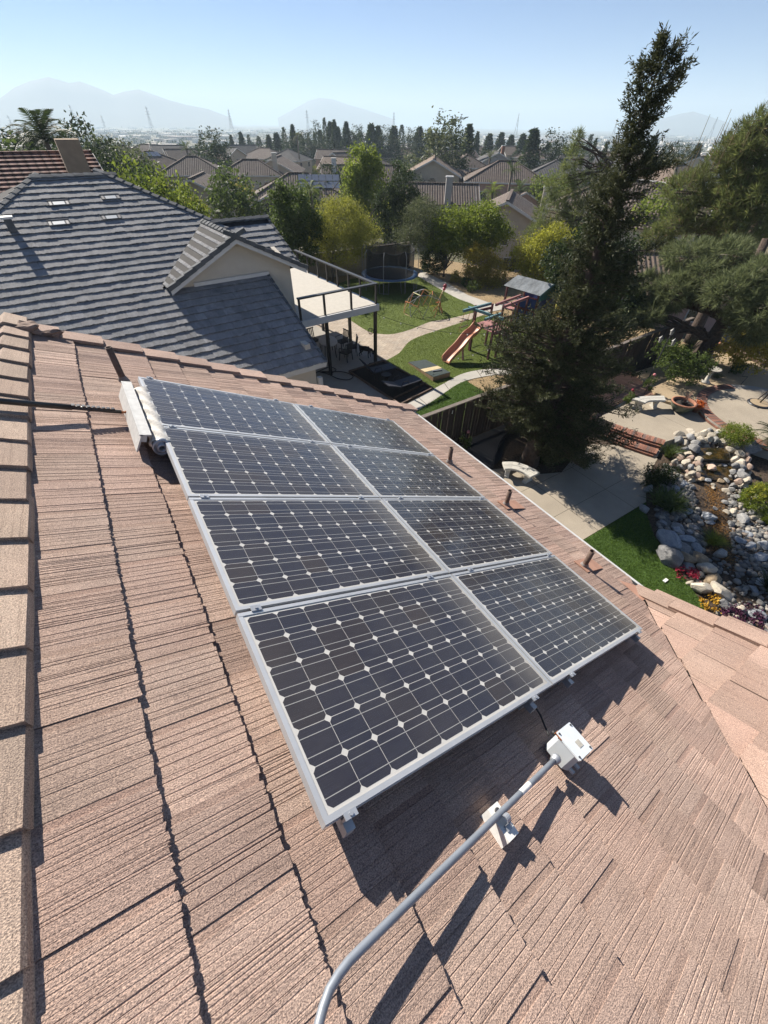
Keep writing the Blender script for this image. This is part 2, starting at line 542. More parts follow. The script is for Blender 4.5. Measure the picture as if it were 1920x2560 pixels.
# rake tiles down the far edge
def rake_mesh(seed, w1=0.25, ln=0.47, mat="tan_tile"):
    g = random.Random(seed); mb = MB()
    V = [(-ln, 0, -0.012), (-ln, w1, -0.012), (-ln, w1, -0.14), (0, 0, 0.026), (0.006, w1 * .5, 0.030), (0, w1, 0.026), (-0.01, w1, -0.12),
         (0, 0.004, -0.006), (0, w1 * .5, -0.004), (-ln, 0, -0.04)]
    F = [(0, 3, 4, 5, 1), (1, 5, 6, 2), (3, 7, 8, 4), (4, 8, 6, 5), (0, 9, 7, 3)]
    mb.add(V, F); me = mb.mesh("rake_tile", mat)
    return me
rks = [rake_mesh(i) for i in range(3)]
v = -0.55
while v < 4.85:
    o = link("rake_tile", rnd.choice(rks), roof)
    o.matrix_local = RM @ Matrix.Translation((v, YR - 0.13 + rnd.uniform(-.008, .008), 0.03)) @ Matrix.Rotation(rnd.uniform(-.01, .01), 4, 'Z')
    v += 0.385
# rake tiles of the cross gable
v = 0.78
rk2 = [rake_mesh(10 + i, 0.17, 0.50, "tan_smooth_tile") for i in range(3)]
while v > -3.4:
    M = XM @ Matrix.Translation((v, -3.86, 0.035)) @ Matrix.Rotation(rnd.uniform(-.012, .012), 4, 'Z') @ Matrix.Scale(-1, 4, (0, 1, 0))
    o = link("rake_tile", rnd.choice(rk2), roof); o.matrix_local = M
    v -= 0.41
# fascia, gutter, valley metal
mb = MB()
yg0, yg1 = 0.62, YR + 0.1
gx, gz = Lr(4.66, 0).x, Lr(4.66, 0, -0.05).z
mb.box((gx + 0.015, (yg0 + yg1) / 2, gz - 0.10), (0.012, yg1 - yg0, 0.13))
mb.box((gx + 0.075, (yg0 + yg1) / 2, gz - 0.16), (0.11, yg1 - yg0, 0.012))
mb.box((gx + 0.130, (yg0 + yg1) / 2, gz - 0.095), (0.010, yg1 - yg0, 0.13))
mb.box((gx + 0.124, (yg0 + yg1) / 2, gz - 0.028), (0.030, yg1 - yg0, 0.010))
for k in range(7): mb.box((gx + 0.07, yg0 + 0.35 + k * 0.75, gz - 0.045), (0.11, 0.02, 0.008))
mb.build("gutter", "gutter_white", house)
mb = MB()
za = Lr((4.0 + .1025) / CP, 0).z
mb.add([(4.16, 0.56, za + .012), (3.86, 0.88, za + .085), (3.80, 0.56, za + .115)], [(0, 1, 2)])
mb.build("valley_flashing", "terracotta_paint", house)

# ================================================================== solar panels
m, t = newmat("solar_cell")
r_ = t.rand()
c = t.ramp(r_, [(0.0, (0.013, 0.014, 0.027)), (0.6, (0.017, 0.016, 0.026)), (0.85, (0.022, 0.018, 0.022)), (1.0, (0.028, 0.020, 0.020))])
vec = t.coord("Object", (1, 1, 1))
c = t.mix(c, t.ramp(t.noise(t.coord("Object", (6, 260, 1)), 1.0, 1.0), [(0.4, (0.75, 0.75, 0.8)), (0.6, (1.35, 1.3, 1.3))]), 0.8, 'MULTIPLY')
t.link(c, t.b.inputs["Base Color"]); t.b.inputs["Roughness"].default_value = 0.45
simple("backsheet", (0.60, 0.585, 0.55), 0.6, 0.06, 3)
simple("panel_frame", (0.56, 0.57, 0.58), 0.5, 0.08, 4, metal=0.55)
simple("galvanised", (0.42, 0.44, 0.47), 0.5, 0.12, 12, metal=0.55)
simple("busbar_silver", (0.46, 0.455, 0.43), 0.5, 0.05, metal=0.3)
simple("bolt_dark", (0.10, 0.10, 0.11), 0.5, 0.1, metal=0.6)
m, t = newmat("panel_glass")
gn = t.node("ShaderNodeNewGeometry"); dp = t.node("ShaderNodeVectorMath", operation='DOT_PRODUCT'); t.link(gn.outputs["Normal"], dp.inputs[0]); t.link(gn.outputs["Incoming"], dp.inputs[1])
fres = t.math('ADD', 0.035, t.math('MULTIPLY', 0.965, t.math('POWER', t.math('SUBTRACT', 1.0, t.math('ABSOLUTE', dp.outputs["Value"])), 5.0)))   # Schlick, same from both sides
tr = t.node("ShaderNodeBsdfTransparent"); gl = t.node("ShaderNodeBsdfGlossy"); gl.inputs["Roughness"].default_value = 0.12
df = t.node("ShaderNodeBsdfDiffuse"); df.inputs[0].default_value = (0.33, 0.31, 0.28, 1)
mx = t.node("ShaderNodeMixShader"); t.link(fres, mx.inputs[0]); t.link(tr.outputs[0], mx.inputs[1]); t.link(gl.outputs[0], mx.inputs[2])
dust = t.noise(t.coord("Object"), 2.2, 5.0, 0.65)
spots = t.noise(t.coord("Object"), 95.0, 2.0, 0.5)
sep = t.node("ShaderNodeSeparateXYZ"); t.link(t.coord("Object"), sep.inputs[0])
low = t.ramp(t.math('ADD', sep.outputs[0], t.math('MULTIPLY', dust, 0.25)), [(0.86, (0.0, 0, 0)), (1.0, (0.30, 0, 0))])   # silt along the lower frame, x is 0..1.65
low2 = t.math('MULTIPLY', t.math('POWER', t.math('MAXIMUM', t.math('SUBTRACT', t.math('ADD', sep.outputs[0], t.math('MULTIPLY', dust, 0.22)), 1.42), 0.0), 1.3), 1.1)
fac = t.math('ADD', t.math('ADD', t.math('MULTIPLY', t.ramp(dust, [(0.35, (0, 0, 0)), (0.8, (1, 1, 1))]), 0.075), 0.028), t.math('ADD', low2, t.math('MULTIPLY', t.ramp(spots, [(0.64, (0, 0, 0)), (0.72, (1, 1, 1))]), 0.05)))
mx2 = t.node("ShaderNodeMixShader"); t.link(fac, mx2.inputs[0]); t.link(mx.outputs[0], mx2.inputs[1]); t.link(df.outputs[0], mx2.inputs[2])
t.link(mx2.outputs[0], t.out.inputs[0])

PW, PH, GX, GY = 1.65, 0.998, 1.662, 1.018
cw, chh = 0.1556, 0.1520
mb = MB(); a_, b_, ch = cw / 2, chh / 2, 0.0168
oc = [(a_ - ch, -b_), (a_, -b_ + ch), (a_, b_ - ch), (a_ - ch, b_), (-a_ + ch, b_), (-a_, b_ - ch), (-a_, -b_ + ch), (-a_ + ch, -b_)]
mb.prism(oc, -0.0012, 0.0)
cell_me = mb.mesh("cell", "solar_cell")
mb = MB(); mb.box((PW / 2, 0, 0), (PW - 0.07, 0.0031, 0.0006)); bus_me = mb.mesh("busbar", "busbar_silver")
mb = MB()
fw_ = 0.022
mb.box((PW / 2, fw_ / 2, -0.02), (PW, fw_, 0.040)); mb.box((PW / 2, PH - fw_ / 2, -0.02), (PW, fw_, 0.040))
mb.box((fw_ / 2, PH / 2, -0.0205), (fw_, PH - 2 * fw_, 0.039)); mb.box((PW - fw_ / 2, PH / 2, -0.0205), (fw_, PH - 2 * fw_, 0.039))
for q in (0.0, PH):
    sgn = -1 if q == 0 else 1
    mb.box((PW / 2, q + sgn * 0.0015, -0.014), (PW - 0.01, 0.003, 0.004))
frame_me = mb.mesh("frame", "panel_frame")
mb = MB(); mb.box((PW / 2, PH / 2, -0.0106), (PW - 2 * fw_, PH - 2 * fw_, 0.012)); back_me = mb.mesh("backsheet", "backsheet")
mb = MB(); mb.add([(fw_, fw_, -0.0025), (PW - fw_, fw_, -0.0025), (PW - fw_, PH - fw_, -0.0025), (fw_, PH - fw_, -0.0025)], [(0, 1, 2, 3)]); glass_me = mb.mesh("glass", "panel_glass")
rows = ["nearest the grey conduit", "second from the grey conduit", "third from the grey conduit", "farthest, by the gable edge"]
for i in range(2):
    for j in range(4):
        M = PM @ Matrix.Translation((i * GX, j * GY, 0))
        p = thing("solar_panel", "solar panel in the %s column, %s" % (("ridge-side", "gutter-side")[i], rows[j]), "solar panel", group="solar panels on the brown roof", M=M)
        link("frame", frame_me, p); link("backsheet", back_me, p); link("glass", glass_me, p)
        for a in range(10):
            for b in range(6):
                o = link("cell", cell_me, p); o.location = (0.035 + 0.158 * (a + 0.5), 0.034 + 0.155 * (b + 0.5), -0.0042)
        for b in range(6):
            for s_ in (-0.039, 0.039):
                o = link("busbar", bus_me, p); o.location = (0, 0.034 + 0.155 * (b + 0.5) + s_, -0.0037)
# rails with feet and clamps
rail_pos = ["by the ridge", "left of the middle seam", "right of the middle seam", "by the gutter side"]
for k, v in enumerate((0.10, 1.42, 1.90, 3.20)):
    p = thing("mounting_rail", ("aluminium rail under the ridge edge of the panels", "aluminium rail just ridge-side of the middle seam of the panels", "aluminium rail just gutter-side of the middle seam of the panels", "aluminium rail under the gutter edge of the panels")[k], "rail", group="rails under the solar panels", M=PM)
    mb = MB(); mb.box((v, 2.05, -0.064), (0.040, 4.20, 0.044)); mb.build("bar", "galvanised", p)
    for y in (0.03, 1.30, 2.70, 4.05):
        mb = MB(); mb.box((v + 0.030, y, -0.110), (0.014, 0.045, 0.10)); mb.box((v + 0.040, y, -0.160), (0.05, 0.045, 0.008))
        mb.tube([(v + 0.037, y, -0.075), (v + 0.050, y, -0.075)], 0.009, 6)
        mb.build("foot", "galvanised", p)
    for j in range(0, 5):
        y = j * GY - 0.010 if j else -0.012
        mb = MB(); mb.box((v, y, 0.004), (0.055, 0.034 if j not in (0, 4) else 0.026, 0.006)); mb.box((v, y, -0.03), (0.04, 0.010, 0.06))
        mb.tube([(v, y, 0.005), (v, y, 0.013)], 0.009, 6)
        mb.build("clamp", "galvanised", p)
# ================================================================== conduit, junction box
simple("conduit_grey", (0.24, 0.265, 0.30), 0.5, 0.10, 10, metal=0.35)
simple("box_grey", (0.45, 0.48, 0.50), 0.5, 0.06, 8)
simple("lid_grey", (0.66, 0.70, 0.72), 0.45, 0.06, 14)
simple("rust", (0.30, 0.11, 0.04), 0.85, 0.5, 30)
simple("white_tag", (0.75, 0.74, 0.70), 0.6, 0.1, 30)
simple("sticker", (0.42, 0.40, 0.35), 0.7, 0.25, 160)
simple("black_rubber", (0.015, 0.015, 0.016), 0.6, 0.2)
cp = thing("conduit_pipe", "grey metal conduit bending across the brown tiles to the junction box", "pipe")
def cz(X, h): return 7.0365 - (X + 0.029) * SP / CP + h
ctl = [(1.135, 0.014, 6.574), (-0.077, -0.021, 7.16), (-0.116, -0.023, 7.178), (-0.154, -0.03, 7.196), (-0.188, -0.041, 7.213), (-0.216, -0.06, 7.226), (-0.236, -0.078, 7.236), (-0.266, -0.118, 7.25), (-0.311, -0.183, 7.272)]
sx0, sx1 = Vector(ctl[0]), Vector(ctl[1])
path = [tuple(sx0.lerp(sx1, q / 8)) for q in range(9)] + [tuple(q) for q in ctl[2:]]
MB().tube(path, 0.0142, 14).build("pipe", "conduit_grey", cp, True)
def onp(tq):
    i = int(tq); f_ = tq - i
    return Vector(path[i]).lerp(Vector(path[i + 1]), f_)
MB().tube([onp(0.02), onp(0.12), onp(0.14), onp(0.22)], [0.026, 0.026, 0.021, 0.021], 12).build("coupling", "galvanised", cp, True)
MB().tube([onp(1.75), onp(2.25)], 0.0146, 14, False).build("tag", "white_tag", cp, True)
st = thing("conduit_support", "pale strut block strapping the grey conduit to the tiles", "bracket")
sm = Matrix.Translation((0.622, -0.028, cz(0.622, 0.045))) @ RM.to_3x3().to_4x4()
mb = MB(); mb.box((0, 0, -0.01), (0.075, 0.135, 0.075)); mb.build("block", "white_tag", st, False, sm)
mb = MB()
for s_ in (-1, 1): mb.box((0.0, s_ * 0.030, 0.031), (0.03, 0.02, 0.006))
for q in range(9):
    a = math.pi * q / 8; a2 = math.pi * (q + 1) / 8
    if q < 8: mb.bar((0, math.cos(a) * .0172, .052 + math.sin(a) * .0172), (0, math.cos(a2) * .0172, .052 + math.sin(a2) * .0172), 0.028, 0.003)
for s_ in (-1, 1): mb.bar((0, s_ * .0172, .028), (0, s_ * .0172, .054), 0.028, 0.003, up=(0, 1, 0))
mb.build("strap", "galvanised", st, False, sm)
mb = MB(); mb.tube([(0.0, 0.042, 0.028), (0, 0.042, 0.042)], 0.011, 6); mb.build("bolt", "bolt_dark", st, False, sm)
jb = thing("junction_box", "light grey square junction box with rusty lid corners on the tiles", "junction box")
jm = Matrix.Translation((1.272, 0.018, cz(1.272, 0.185))) @ RM.to_3x3().to_4x4()
mb = MB()
bs_ = 0.075
mb.prism([(-bs_, -bs_ + .025), (-bs_ + .025, -bs_), (bs_ - .025, -bs_), (bs_, -bs_ + .025), (bs_, bs_ - .025), (bs_ - .025, bs_), (-bs_ + .025, bs_), (-bs_, bs_ - .025)], -0.135, -0.012)
mb.build("body", "box_grey", jb, False, jm)
mb = MB(); mb.prism([(-.076, -.08), (.076, -.08), (.08, -.076), (.08, .076), (.076, .08), (-.076, .08), (-.08, .076), (-.08, -.076)], -0.010, 0.0)
lid = mb.build("lid", "lid_grey", jb, False, jm)
for sx in (-1, 1):
    for sy in (-1, 1):
        MB().tube([(sx * .066, sy * .066, 0.0), (sx * .066, sy * .066, .005)], 0.006, 8).build("screw", "bolt_dark", lid)
mb = MB(); mb.box((0.012, -0.022, 0.0015), (0.042, 0.036, 0.001)); mb.build("sticker", "sticker", lid)
for c_, d_ in (((-0.079, 0.06, -0.006), (0.004, 0.045, 0.009)), ((-0.02, -0.0815, -0.006), (0.11, 0.003, 0.007)), ((-0.07, 0.0815, -0.005), (0.03, 0.004, 0.009))):
    mb = MB(); mb.box(c_, d_); mb.build("rust_streak", "rust", lid)
mb = MB()
for s_ in (-1, 1): mb.box((0.03 * s_, -0.088, -0.128), (0.022, 0.03, 0.012)); mb.box((0.088, 0.04 * s_, -0.128), (0.03, 0.022, 0.012))
mb.build("mounting_lug", "box_grey", jb, False, jm)
mb = MB(); mb.tube([(-.02, .075, -.06), (-.02, .10, -.06)], .014, 8); mb.build("cable_gland", "black_rubber", jb, True, jm)
cb = MB(); cb.tube([(1.203, 0.115, 6.536), (1.247, 0.163, 6.485), (1.283, 0.216, 6.458), (1.277, 0.26, 6.491), (1.258, 0.295, 6.55)], 0.006, 6)
tag(cb.build("cable", "black_rubber", None, True), "black cable hanging from the array down to the junction box", "cable")
# ================================================================== vent pipes
simple("vent_brown", (0.13, 0.085, 0.065), 0.75, 0.35, 22, metal=0.1)
simple("lead_grey", (0.22, 0.20, 0.19), 0.7, 0.2, 20)
vl = ["brown vent pipe by the ridge, behind the brush", "brown vent pipe by the gutter, farthest along", "brown vent pipe by the gutter, middle of three", "brown vent pipe by the gutter, nearest the valley"]
for k, (px_, py_, hh) in enumerate(((-0.165, 4.56, 0.36), (3.385, 3.484, 0.27), (3.47, 2.393, 0.27), (3.525, 1.181, 0.285))):
    z0 = cz(px_, 0.0)
    p = thing("vent_pipe", vl[k], "vent pipe", (px_, py_, z0), group="vent pipes through the brown roof")
    mb = MB(); mb.lathe([(0.030, -0.05), (0.030, hh), (0.024, hh), (0.024, hh - 0.10)], 14); mb.build("pipe", "vent_brown", p, True)
    mb = MB(); mb.lathe([(0.056, -0.02), (0.050, 0.03), (0.040, 0.055), (0.031, 0.075)], 14); mb.build("collar", "lead_grey", p, True)
    mb = MB(); Mf = RM.to_3x3().to_4x4()
    if k >= 2:
        mb.box((0.12, 0, 0.022), (0.44, 0.19, 0.006)); mb.build("flashing", "terracotta_paint", p, False, Mf)
# ================================================================== panel cleaning brush with pole
simple("brush_white", (0.50, 0.495, 0.475), 0.6, 0.10, 18, bump=0.4, bscale=70)
simple("bristle_grey", (0.60, 0.57, 0.52), 0.9, 0.15, 60)
simple("pole_black", (0.018, 0.018, 0.020), 0.35, 0.2)
br = thing("cleaning_brush", "white roller brush head with spiral bristles leaning on the upper panel edge", "cleaning brush")
BM = frame(Lr(-0.015, 3.08, 0.085), EU, -ED, EN)        # x along the roller
mb = MB()
L = 1.0
mb.box((L / 2, 0.150, 0.045), (L, 0.012, 0.15), Matrix.Rotation(R(8), 3, 'X'))
mb.box((L / 2, 0.118, 0.116), (L, 0.078, 0.012), Matrix.Rotation(R(-6), 3, 'X'))
mb.box((L / 2, 0.125, 0.080), (L * .98, 0.04, 0.05))
mb.build("cover", "brush_white", br, False, BM)
mb = MB()
rr, L2 = 0.068, L
nu, nl = 24, 120
V = []; F = []
for i in range(nl + 1):
    for k in range(nu):
        a = 2 * math.pi * k / nu; x = L2 * i / nl
        r2 = rr + 0.016 * max(0, math.sin(3 * a + x * 2 * math.pi / 0.19)) ** 0.6 - 0.004
        V.append((x, r2 * math.cos(a), r2 * math.sin(a) + 0.03))
for i in range(nl):
    for k in range(nu): F.append((i * nu + k, (i + 1) * nu + k, (i + 1) * nu + (k + 1) % nu, i * nu + (k + 1) % nu))
mb.add(V, F); mb.build("bristle_roll", "bristle_grey", br, True, BM)
mb = MB(); mb.v = []; 
prof = [(0.020, -0.02), (0.036, -0.02), (0.036, 0.02), (0.062, 0.022), (0.062, -0.004), (0.066, -0.004)]
mb.lathe([(0.022, 0.05), (0.022, -0.028), (0.034, -0.028), (0.034, 0.0), (0.050, 0.002), (0.052, -0.012), (0.066, -0.012), (0.068, 0.02)], 20)
mb.build("hub", "galvanised", br, True, BM @ Matrix.Translation((0.0, 0, 0.03)) @ Matrix.Rotation(R(90), 4, 'Y'))
po = thing("telescopic_pole", "black telescopic pole with clamps running over the ridge to the brush", "pole")
A_, B_ = Vector((-1.174, 3.565, 7.7)), Vector((-0.253, 3.68, 7.244))
A_ = A_ + (A_ - B_) * 0.6
mid = A_.lerp(B_, 0.80)
MB().tube([A_, mid], 0.022, 10).build("tube", "pole_black", po, True)
MB().tube([mid, B_], 0.016, 10).build("inner_tube", "pole_black", po, True)
d = (B_ - A_).normalized()
for k in range(9):
    c = mid.lerp(B_, 0.05 + k * 0.10)
    M = frame(c + Vector((0, 0, 0.018)), d, Vector((0, 0, 1)).cross(d).normalized(), Vector((0, 0, 1)))
    mb = MB(); mb.box((0, 0.0, 0), (0.022, 0.036 - .001 * k, 0.020)); mb.box((0, 0.02, -0.012), (0.014, 0.02, 0.014))
    mb.build("clamp", "pole_black", po, False, M)
mb = MB(); mb.tube([B_ - d * 0.05, B_ + d * 0.10], 0.009, 8); mb.box(B_ + d * 0.02, (0.05, 0.012, 0.012)); mb.build("joint", "rust", po)

# ================================================================== grey roofed neighbour house
GM = Matrix.Translation((10.67, 17.55, 0)) @ Matrix.Rotation(R(4.0), 4, 'Z')
T2 = 0.4813; C2 = 1 / math.sqrt(1 + T2 * T2); S2 = T2 * C2; P2 = math.atan(T2)
simple("stucco_cream", (0.55, 0.50, 0.42), 0.92, 0.05, 2.5, bump=0.3, bscale=140)
simple("trim_white", (0.60, 0.59, 0.565), 0.6, 0.06, 4)
simple("deck_coat", (0.44, 0.41, 0.355), 0.85, 0.06, 5)
simple("steel_black", (0.018, 0.018, 0.020), 0.42, 0.2, 8, spec=0.5)
simple("vent_pale", (0.55, 0.57, 0.57), 0.4, 0.05)
simple("dark_glass", (0.02, 0.025, 0.03), 0.08, 0.2, spec=0.8)
gh = thing("grey_roof_house", "cream stucco house with grey tiled roof, front gable and balcony", "house", M=GM)
def zmain(b): return 2.7 + (b + 3.967) * T2
TG = [tile_mesh("roof_tile", "grey_tile", 300 + i, grooves=9, gw=(0.008, 0.018), gd=(0.003, 0.007), fray=0.034, lift=0.042, th=0.030) for i in range(7)]
mb = MB()
dz = -0.045
def Q(a, b, z): return (a, b, z + dz)
mb.add([Q(-21, -3.9, zmain(-3.9)), Q(-4.99, -3.9, zmain(-3.9)), Q(-4.99, 0.2, zmain(.2)), Q(-3.5, 0.4, zmain(.4)), Q(-3.5, 3.06, zmain(3.06)), Q(-5.72, 3.06, zmain(3.06)), Q(-8.57, 5.91, zmain(5.91)), Q(-11.07, 5.91, zmain(5.91))], [tuple(range(8))])
mb.add([Q(-8.57, 5.91, 7.454), Q(-5.72, 3.06, zmain(3.06)), Q(-3.5, 3.06, zmain(3.06)), Q(-3.5, 7, zmain(3.06) - 3.94 * T2), Q(-3.5, 11, 4.6), Q(-8.57, 11, 5.0)], [tuple(range(6))])
mb.add([Q(-11.07, 5.91, 7.454), Q(-8.57, 5.91, 7.454), Q(-8.57, 14, 3.5), Q(-21, 14, 3.5)], [(0, 1, 2, 3)])
mb.add([Q(-21, -3.9, zmain(-3.9)), Q(-11.07, 5.91, 7.454), Q(-21, 14, 3.5)], [(0, 1, 2)])
groof = mb.build("roof", "underlay", gh)
# gable roof deck
mb = MB()
GA, GZ, GB0, GB1 = -6.15, 6.13, -0.18, 3.1
for s_ in (-1, 1):
    e = GA + s_ * 2.68; ez = GZ - 2.68 * T2
    q = [(GA, GB0, GZ - .05), (e, GB0, ez - .05), (e, GB0 + 0.75, ez - .05), (GA, GB1, GZ - .05)]
    mb.slab(q if s_ < 0 else q[::-1], 0.06)
gg = mb.build("gable_roof", "underlay", gh)
# tiles on the big plane
FM = frame((0, -3.967, 2.7), (0, -C2, -S2), (1, 0, 0), (0, -S2, C2))      # x downslope, y along +a
items = []
nrow = 33
for k in range(nrow):
    vb = 0.04 - 0.336 * k
    bb = -3.967 - vb * C2                          # plan b of the butt
    y = -13.9 + (k % 2) * 0.166 + rnd.uniform(-.02, .02)
    while y < -3.3:
        M = FM @ Matrix.Translation((vb + rnd.uniform(-.010, .010), y, -0.016 + rnd.uniform(-.006, .006))) @ Matrix.Rotation(rnd.uniform(-.012, .012), 4, 'Z') @ Matrix.Rotation(rnd.uniform(-.012, .012), 4, 'X')
        b0, b1 = bb, bb + 0.42 * C2; a0, a1 = y, y + 0.33
        ok = True; pl = []
        if b0 > 5.9: ok = False
        if b1 > 5.91: pl.append(((0, 5.91, 0), (0, -1, 0)))
        # left hip: a > -11.07-(5.91-b)
        if a1 + 0.0 < -11.07 - (5.91 - b0): ok = False
        elif a0 < -11.07 - (5.91 - b1): pl.append(((-11.07, 5.91, 0), (1, -1, 0)))
        if b0 > 3.06 and a0 > -8.57 + 5.91 - b0: ok = False
        elif b1 > 3.0 and a1 > -8.57 + 5.91 - b1: pl.append(((-8.57, 5.91, 0), (-1, -1, 0)))
        if b0 < 0.2:
            if a0 > -5.0: ok = False
            elif a1 > -4.99: pl.append(((-4.985, 0, 0), (-1, 0, 0)))
            if b1 > 0.2 and a1 > -8.7: pl.append(((0, 0.2, 0), (0, -1, 0)))
        else:
            if a0 > -3.47: ok = False
            elif a1 > -3.45: pl.append(((-3.45, 0, 0), (-1, 0, 0)))
            if (a0 + a1) / 2 < -6.15:
                if a0 > -8.9 - 0.3:
                    if b1 < a0 + 9.247: ok = False
                    elif b0 < a1 + 9.247: pl.append(((-8.8, 0.42, 0), (-1, 1, 0)))
            else:
                if a1 + b1 < -3.053: ok = False
                elif a0 + b0 < -3.053: pl.append(((-4, 0.947, 0), (1, 1, 0)))
        if ok:
            me = TG[rnd.randrange(7)]
            if pl: me = cut_mesh(me, M, pl, "roof_tile")
            if me is not None: items.append((me, M))
        y += 0.333
def place_tiles_local(items, parent, limit, base):
    """as place_tiles, for tiles given in their house's own frame"""
    sc = []
    for me, M in items:
        c = base @ M @ Vector((-0.17, 0.165, 0)); sc.append((apparent(c) if in_view(c) else -1, me, M))
    sc.sort(key=lambda a: -a[0])
    rest = []
    for i, (s_, me, M) in enumerate(sc):
        if i < limit and s_ > 0:
            o = link("roof_tile", me, parent); o.matrix_local = M
        else: rest.append((me, M))
    bm = bmesh.new()
    for me, M in rest:
        k = len(bm.verts); bm.from_mesh(me); bm.verts.ensure_lookup_table()
        for v_ in bm.verts[k:]: v_.co = M @ v_.co
    me = bpy.data.meshes.new("farther_roof_tiles"); bm.to_mesh(me); bm.free()
    me.materials.append(rest[0][0].materials[0])
    o = link("farther_roof_tiles", me, parent); o["kind"] = "stuff"
place_tiles_local(items, groof, 300, GM)
# gable tiles
items = []
for s_ in (-1, 1):
    HM = frame((GA + s_ * 2.70, 0, GZ - 2.70 * T2), (s_ * C2, 0, -S2), (0, -s_, 0), (s_ * S2, 0, C2))
    for k in range(10):
        vb = 0.0 - 0.336 * k
        ac = 2.70 + vb * C2                         # distance from ridge of the butt
        if ac < 0.1: continue
        y = -4.0 + (k % 2) * 0.166
        while y < 4.0:
            M = HM @ Matrix.Translation((vb, y, -0.014))
            bl = sorted(((-s_) * y, (-s_) * (y + 0.33)))
            # roof spans b from GB0 to valley b = 3.1 - ac*... (plan 45 degrees)
            lim = 3.10 - (ac - 0.42 * C2) + 0.0
            pl = []
            if bl[1] > GB0 + 0.05 and bl[0] < lim:
                if bl[0] < GB0: pl.append(((0, GB0, 0), (0, 1, 0)))
                pl.append(((GA, 3.12, 0), (-s_ * 1.0, -1, 0)))
                if ac < 0.45: pl.append(((GA, 0, 0), (s_, 0, 0)))
                me = cut_mesh(TG[rnd.randrange(7)], M, pl, "roof_tile")
                if me is not None: items.append((me, M))
            y += 0.333
for me, M in items:
    o = link("roof_tile", me, gg); o.matrix_local = M
gcap = [cap_mesh("ridge_tile", "grey_cap", half=0.17, seed=20 + i, slope=P2) for i in range(3)]
gcapf = [cap_mesh("ridge_tile", "grey_cap", half=0.16, seed=30 + i, slope=R(17)) for i in range(3)]
def lay_caps(parent, P0, P1, meshes, step=0.345, lift=0.03):
    P0, P1 = Vector(P0), Vector(P1); d = P1 - P0; L = d.length; d.normalize()
    x = d.cross(Vector((0, 0, 1))).normalized(); z = x.cross(d)
    n_ = int(L / step)
    for i in range(n_ + 1):
        M = frame(P0 + d * (i * step) + Vector((0, 0, lift)), x, d, z)
        o = link("ridge_tile", rnd.choice(meshes), parent); o.matrix_local = M @ Matrix.Rotation(rnd.uniform(-.012, .012), 4, 'Z')
lay_caps(groof, (-11.07, 5.91, 7.47), (-8.57, 5.91, 7.47), gcap)
lay_caps(groof, (-14.6, 2.38, zmain(2.38)), (-11.0, 5.98, 7.46), gcapf)
lay_caps(groof, (-5.80, 3.14, zmain(3.14)), (-8.57, 5.91, 7.46), gcapf)
lay_caps(groof, (-3.45, 3.06, zmain(3.06) + .02), (-5.6, 3.06, zmain(3.06) + .02), gcap)
lay_caps(gg, (GA, GB0, GZ + .02), (GA, 3.0, GZ + .02), gcap)
def lay_rake(parent, P0, P1, side, mat="grey_cap", step=0.37, w_=0.17, name="rake_tile"):
    """angle tiles along a rake from low P0 to high P1; side points outwards"""
    P0, P1, side = Vector(P0), Vector(P1), Vector(side).normalized()
    d = (P0 - P1); L = d.length; d.normalize(); z = d.cross(side); z = z if z.z > 0 else -z
    i = 0
    me = rake_meshes.setdefault(mat + str(w_), rake_mesh(77, w_, step + 0.07, mat))
    while i * step < L:
        M = frame(P0 - d * (i * step), d, side, z)
        o = link(name, me, parent); o.matrix_local = M @ Matrix.Rotation(rnd.uniform(-.01, .01), 4, 'Z'); i += 1
rake_meshes = {}
for s_ in (-1, 1):
    lay_rake(gg, (GA + s_ * 2.70, GB0 + 0.12, GZ - 2.70 * T2 + .03), (GA, GB0 + 0.12, GZ + .03), (0, -1, 0))
lay_rake(groof, (-5.08, -3.93, zmain(-3.93) + .02), (-5.08, 0.15, zmain(.15) + .02), (1, 0, 0), w_=0.10)
lay_rake(groof, (-3.55, 0.4, zmain(.4) + .02), (-3.55, 3.0, zmain(3.0) + .02), (1, 0, 0), w_=0.10)
# walls, fascias
mb = MB()
mb.box((-11.0, -3.45, 1.36), (11.4, 0.2, 2.72)); mb.box((-5.40, -1.6, 1.6), (0.2, 3.5, 3.2))
mb.build("wall", "stucco_cream", gh)
mb = MB()
hw = 2.35
mb.slab([(-8.55, 0.2, 3.0), (-4.05, 0.2, 0.0), (-4.05, 0.2, GZ - 2.1 * T2 - .12), (GA, 0.2, GZ - .12), (-8.55, 0.2, GZ - 2.4 * T2 - .12)], 0.18)
mb.slab([(-4.05, 0.21, 0.0), (-4.05, 9.0, 0.0), (-4.05, 9.0, 4.9), (-4.05, 3.06, 5.75), (-4.05, 0.21, 5.0)], 0.18)
mb.build("wall", "stucco_cream", gh)
mb = MB(); mb.slab([(-7.9, 0.12, zmain(.12) + .02), (-5.0, 0.12, zmain(.12) + .02), (-5.0, 0.12, zmain(.12) + .14), (-7.9, 0.12, zmain(.12) + .14)], 0.03)
mb.build("step_flashing", "trim_white", gh)
for s_ in (-1, 1):
    mb = MB(); e = GA + s_ * 2.62; ez = GZ - 2.62 * T2
    q = [(GA, GB0 + .02, GZ - .03), (e, GB0 + .02, ez - .03), (e, GB0 + .02, ez - .25), (GA, GB0 + .02, GZ - .25)]
    mb.slab(q if s_ > 0 else q[::-1], 0.035 * (1)); mb.build("fascia", "trim_white", gh)
mb = MB(); mb.box((-10.0, -3.93, 2.60), (9.95, 0.035, 0.19)); mb.build("fascia", "trim_white", gh)
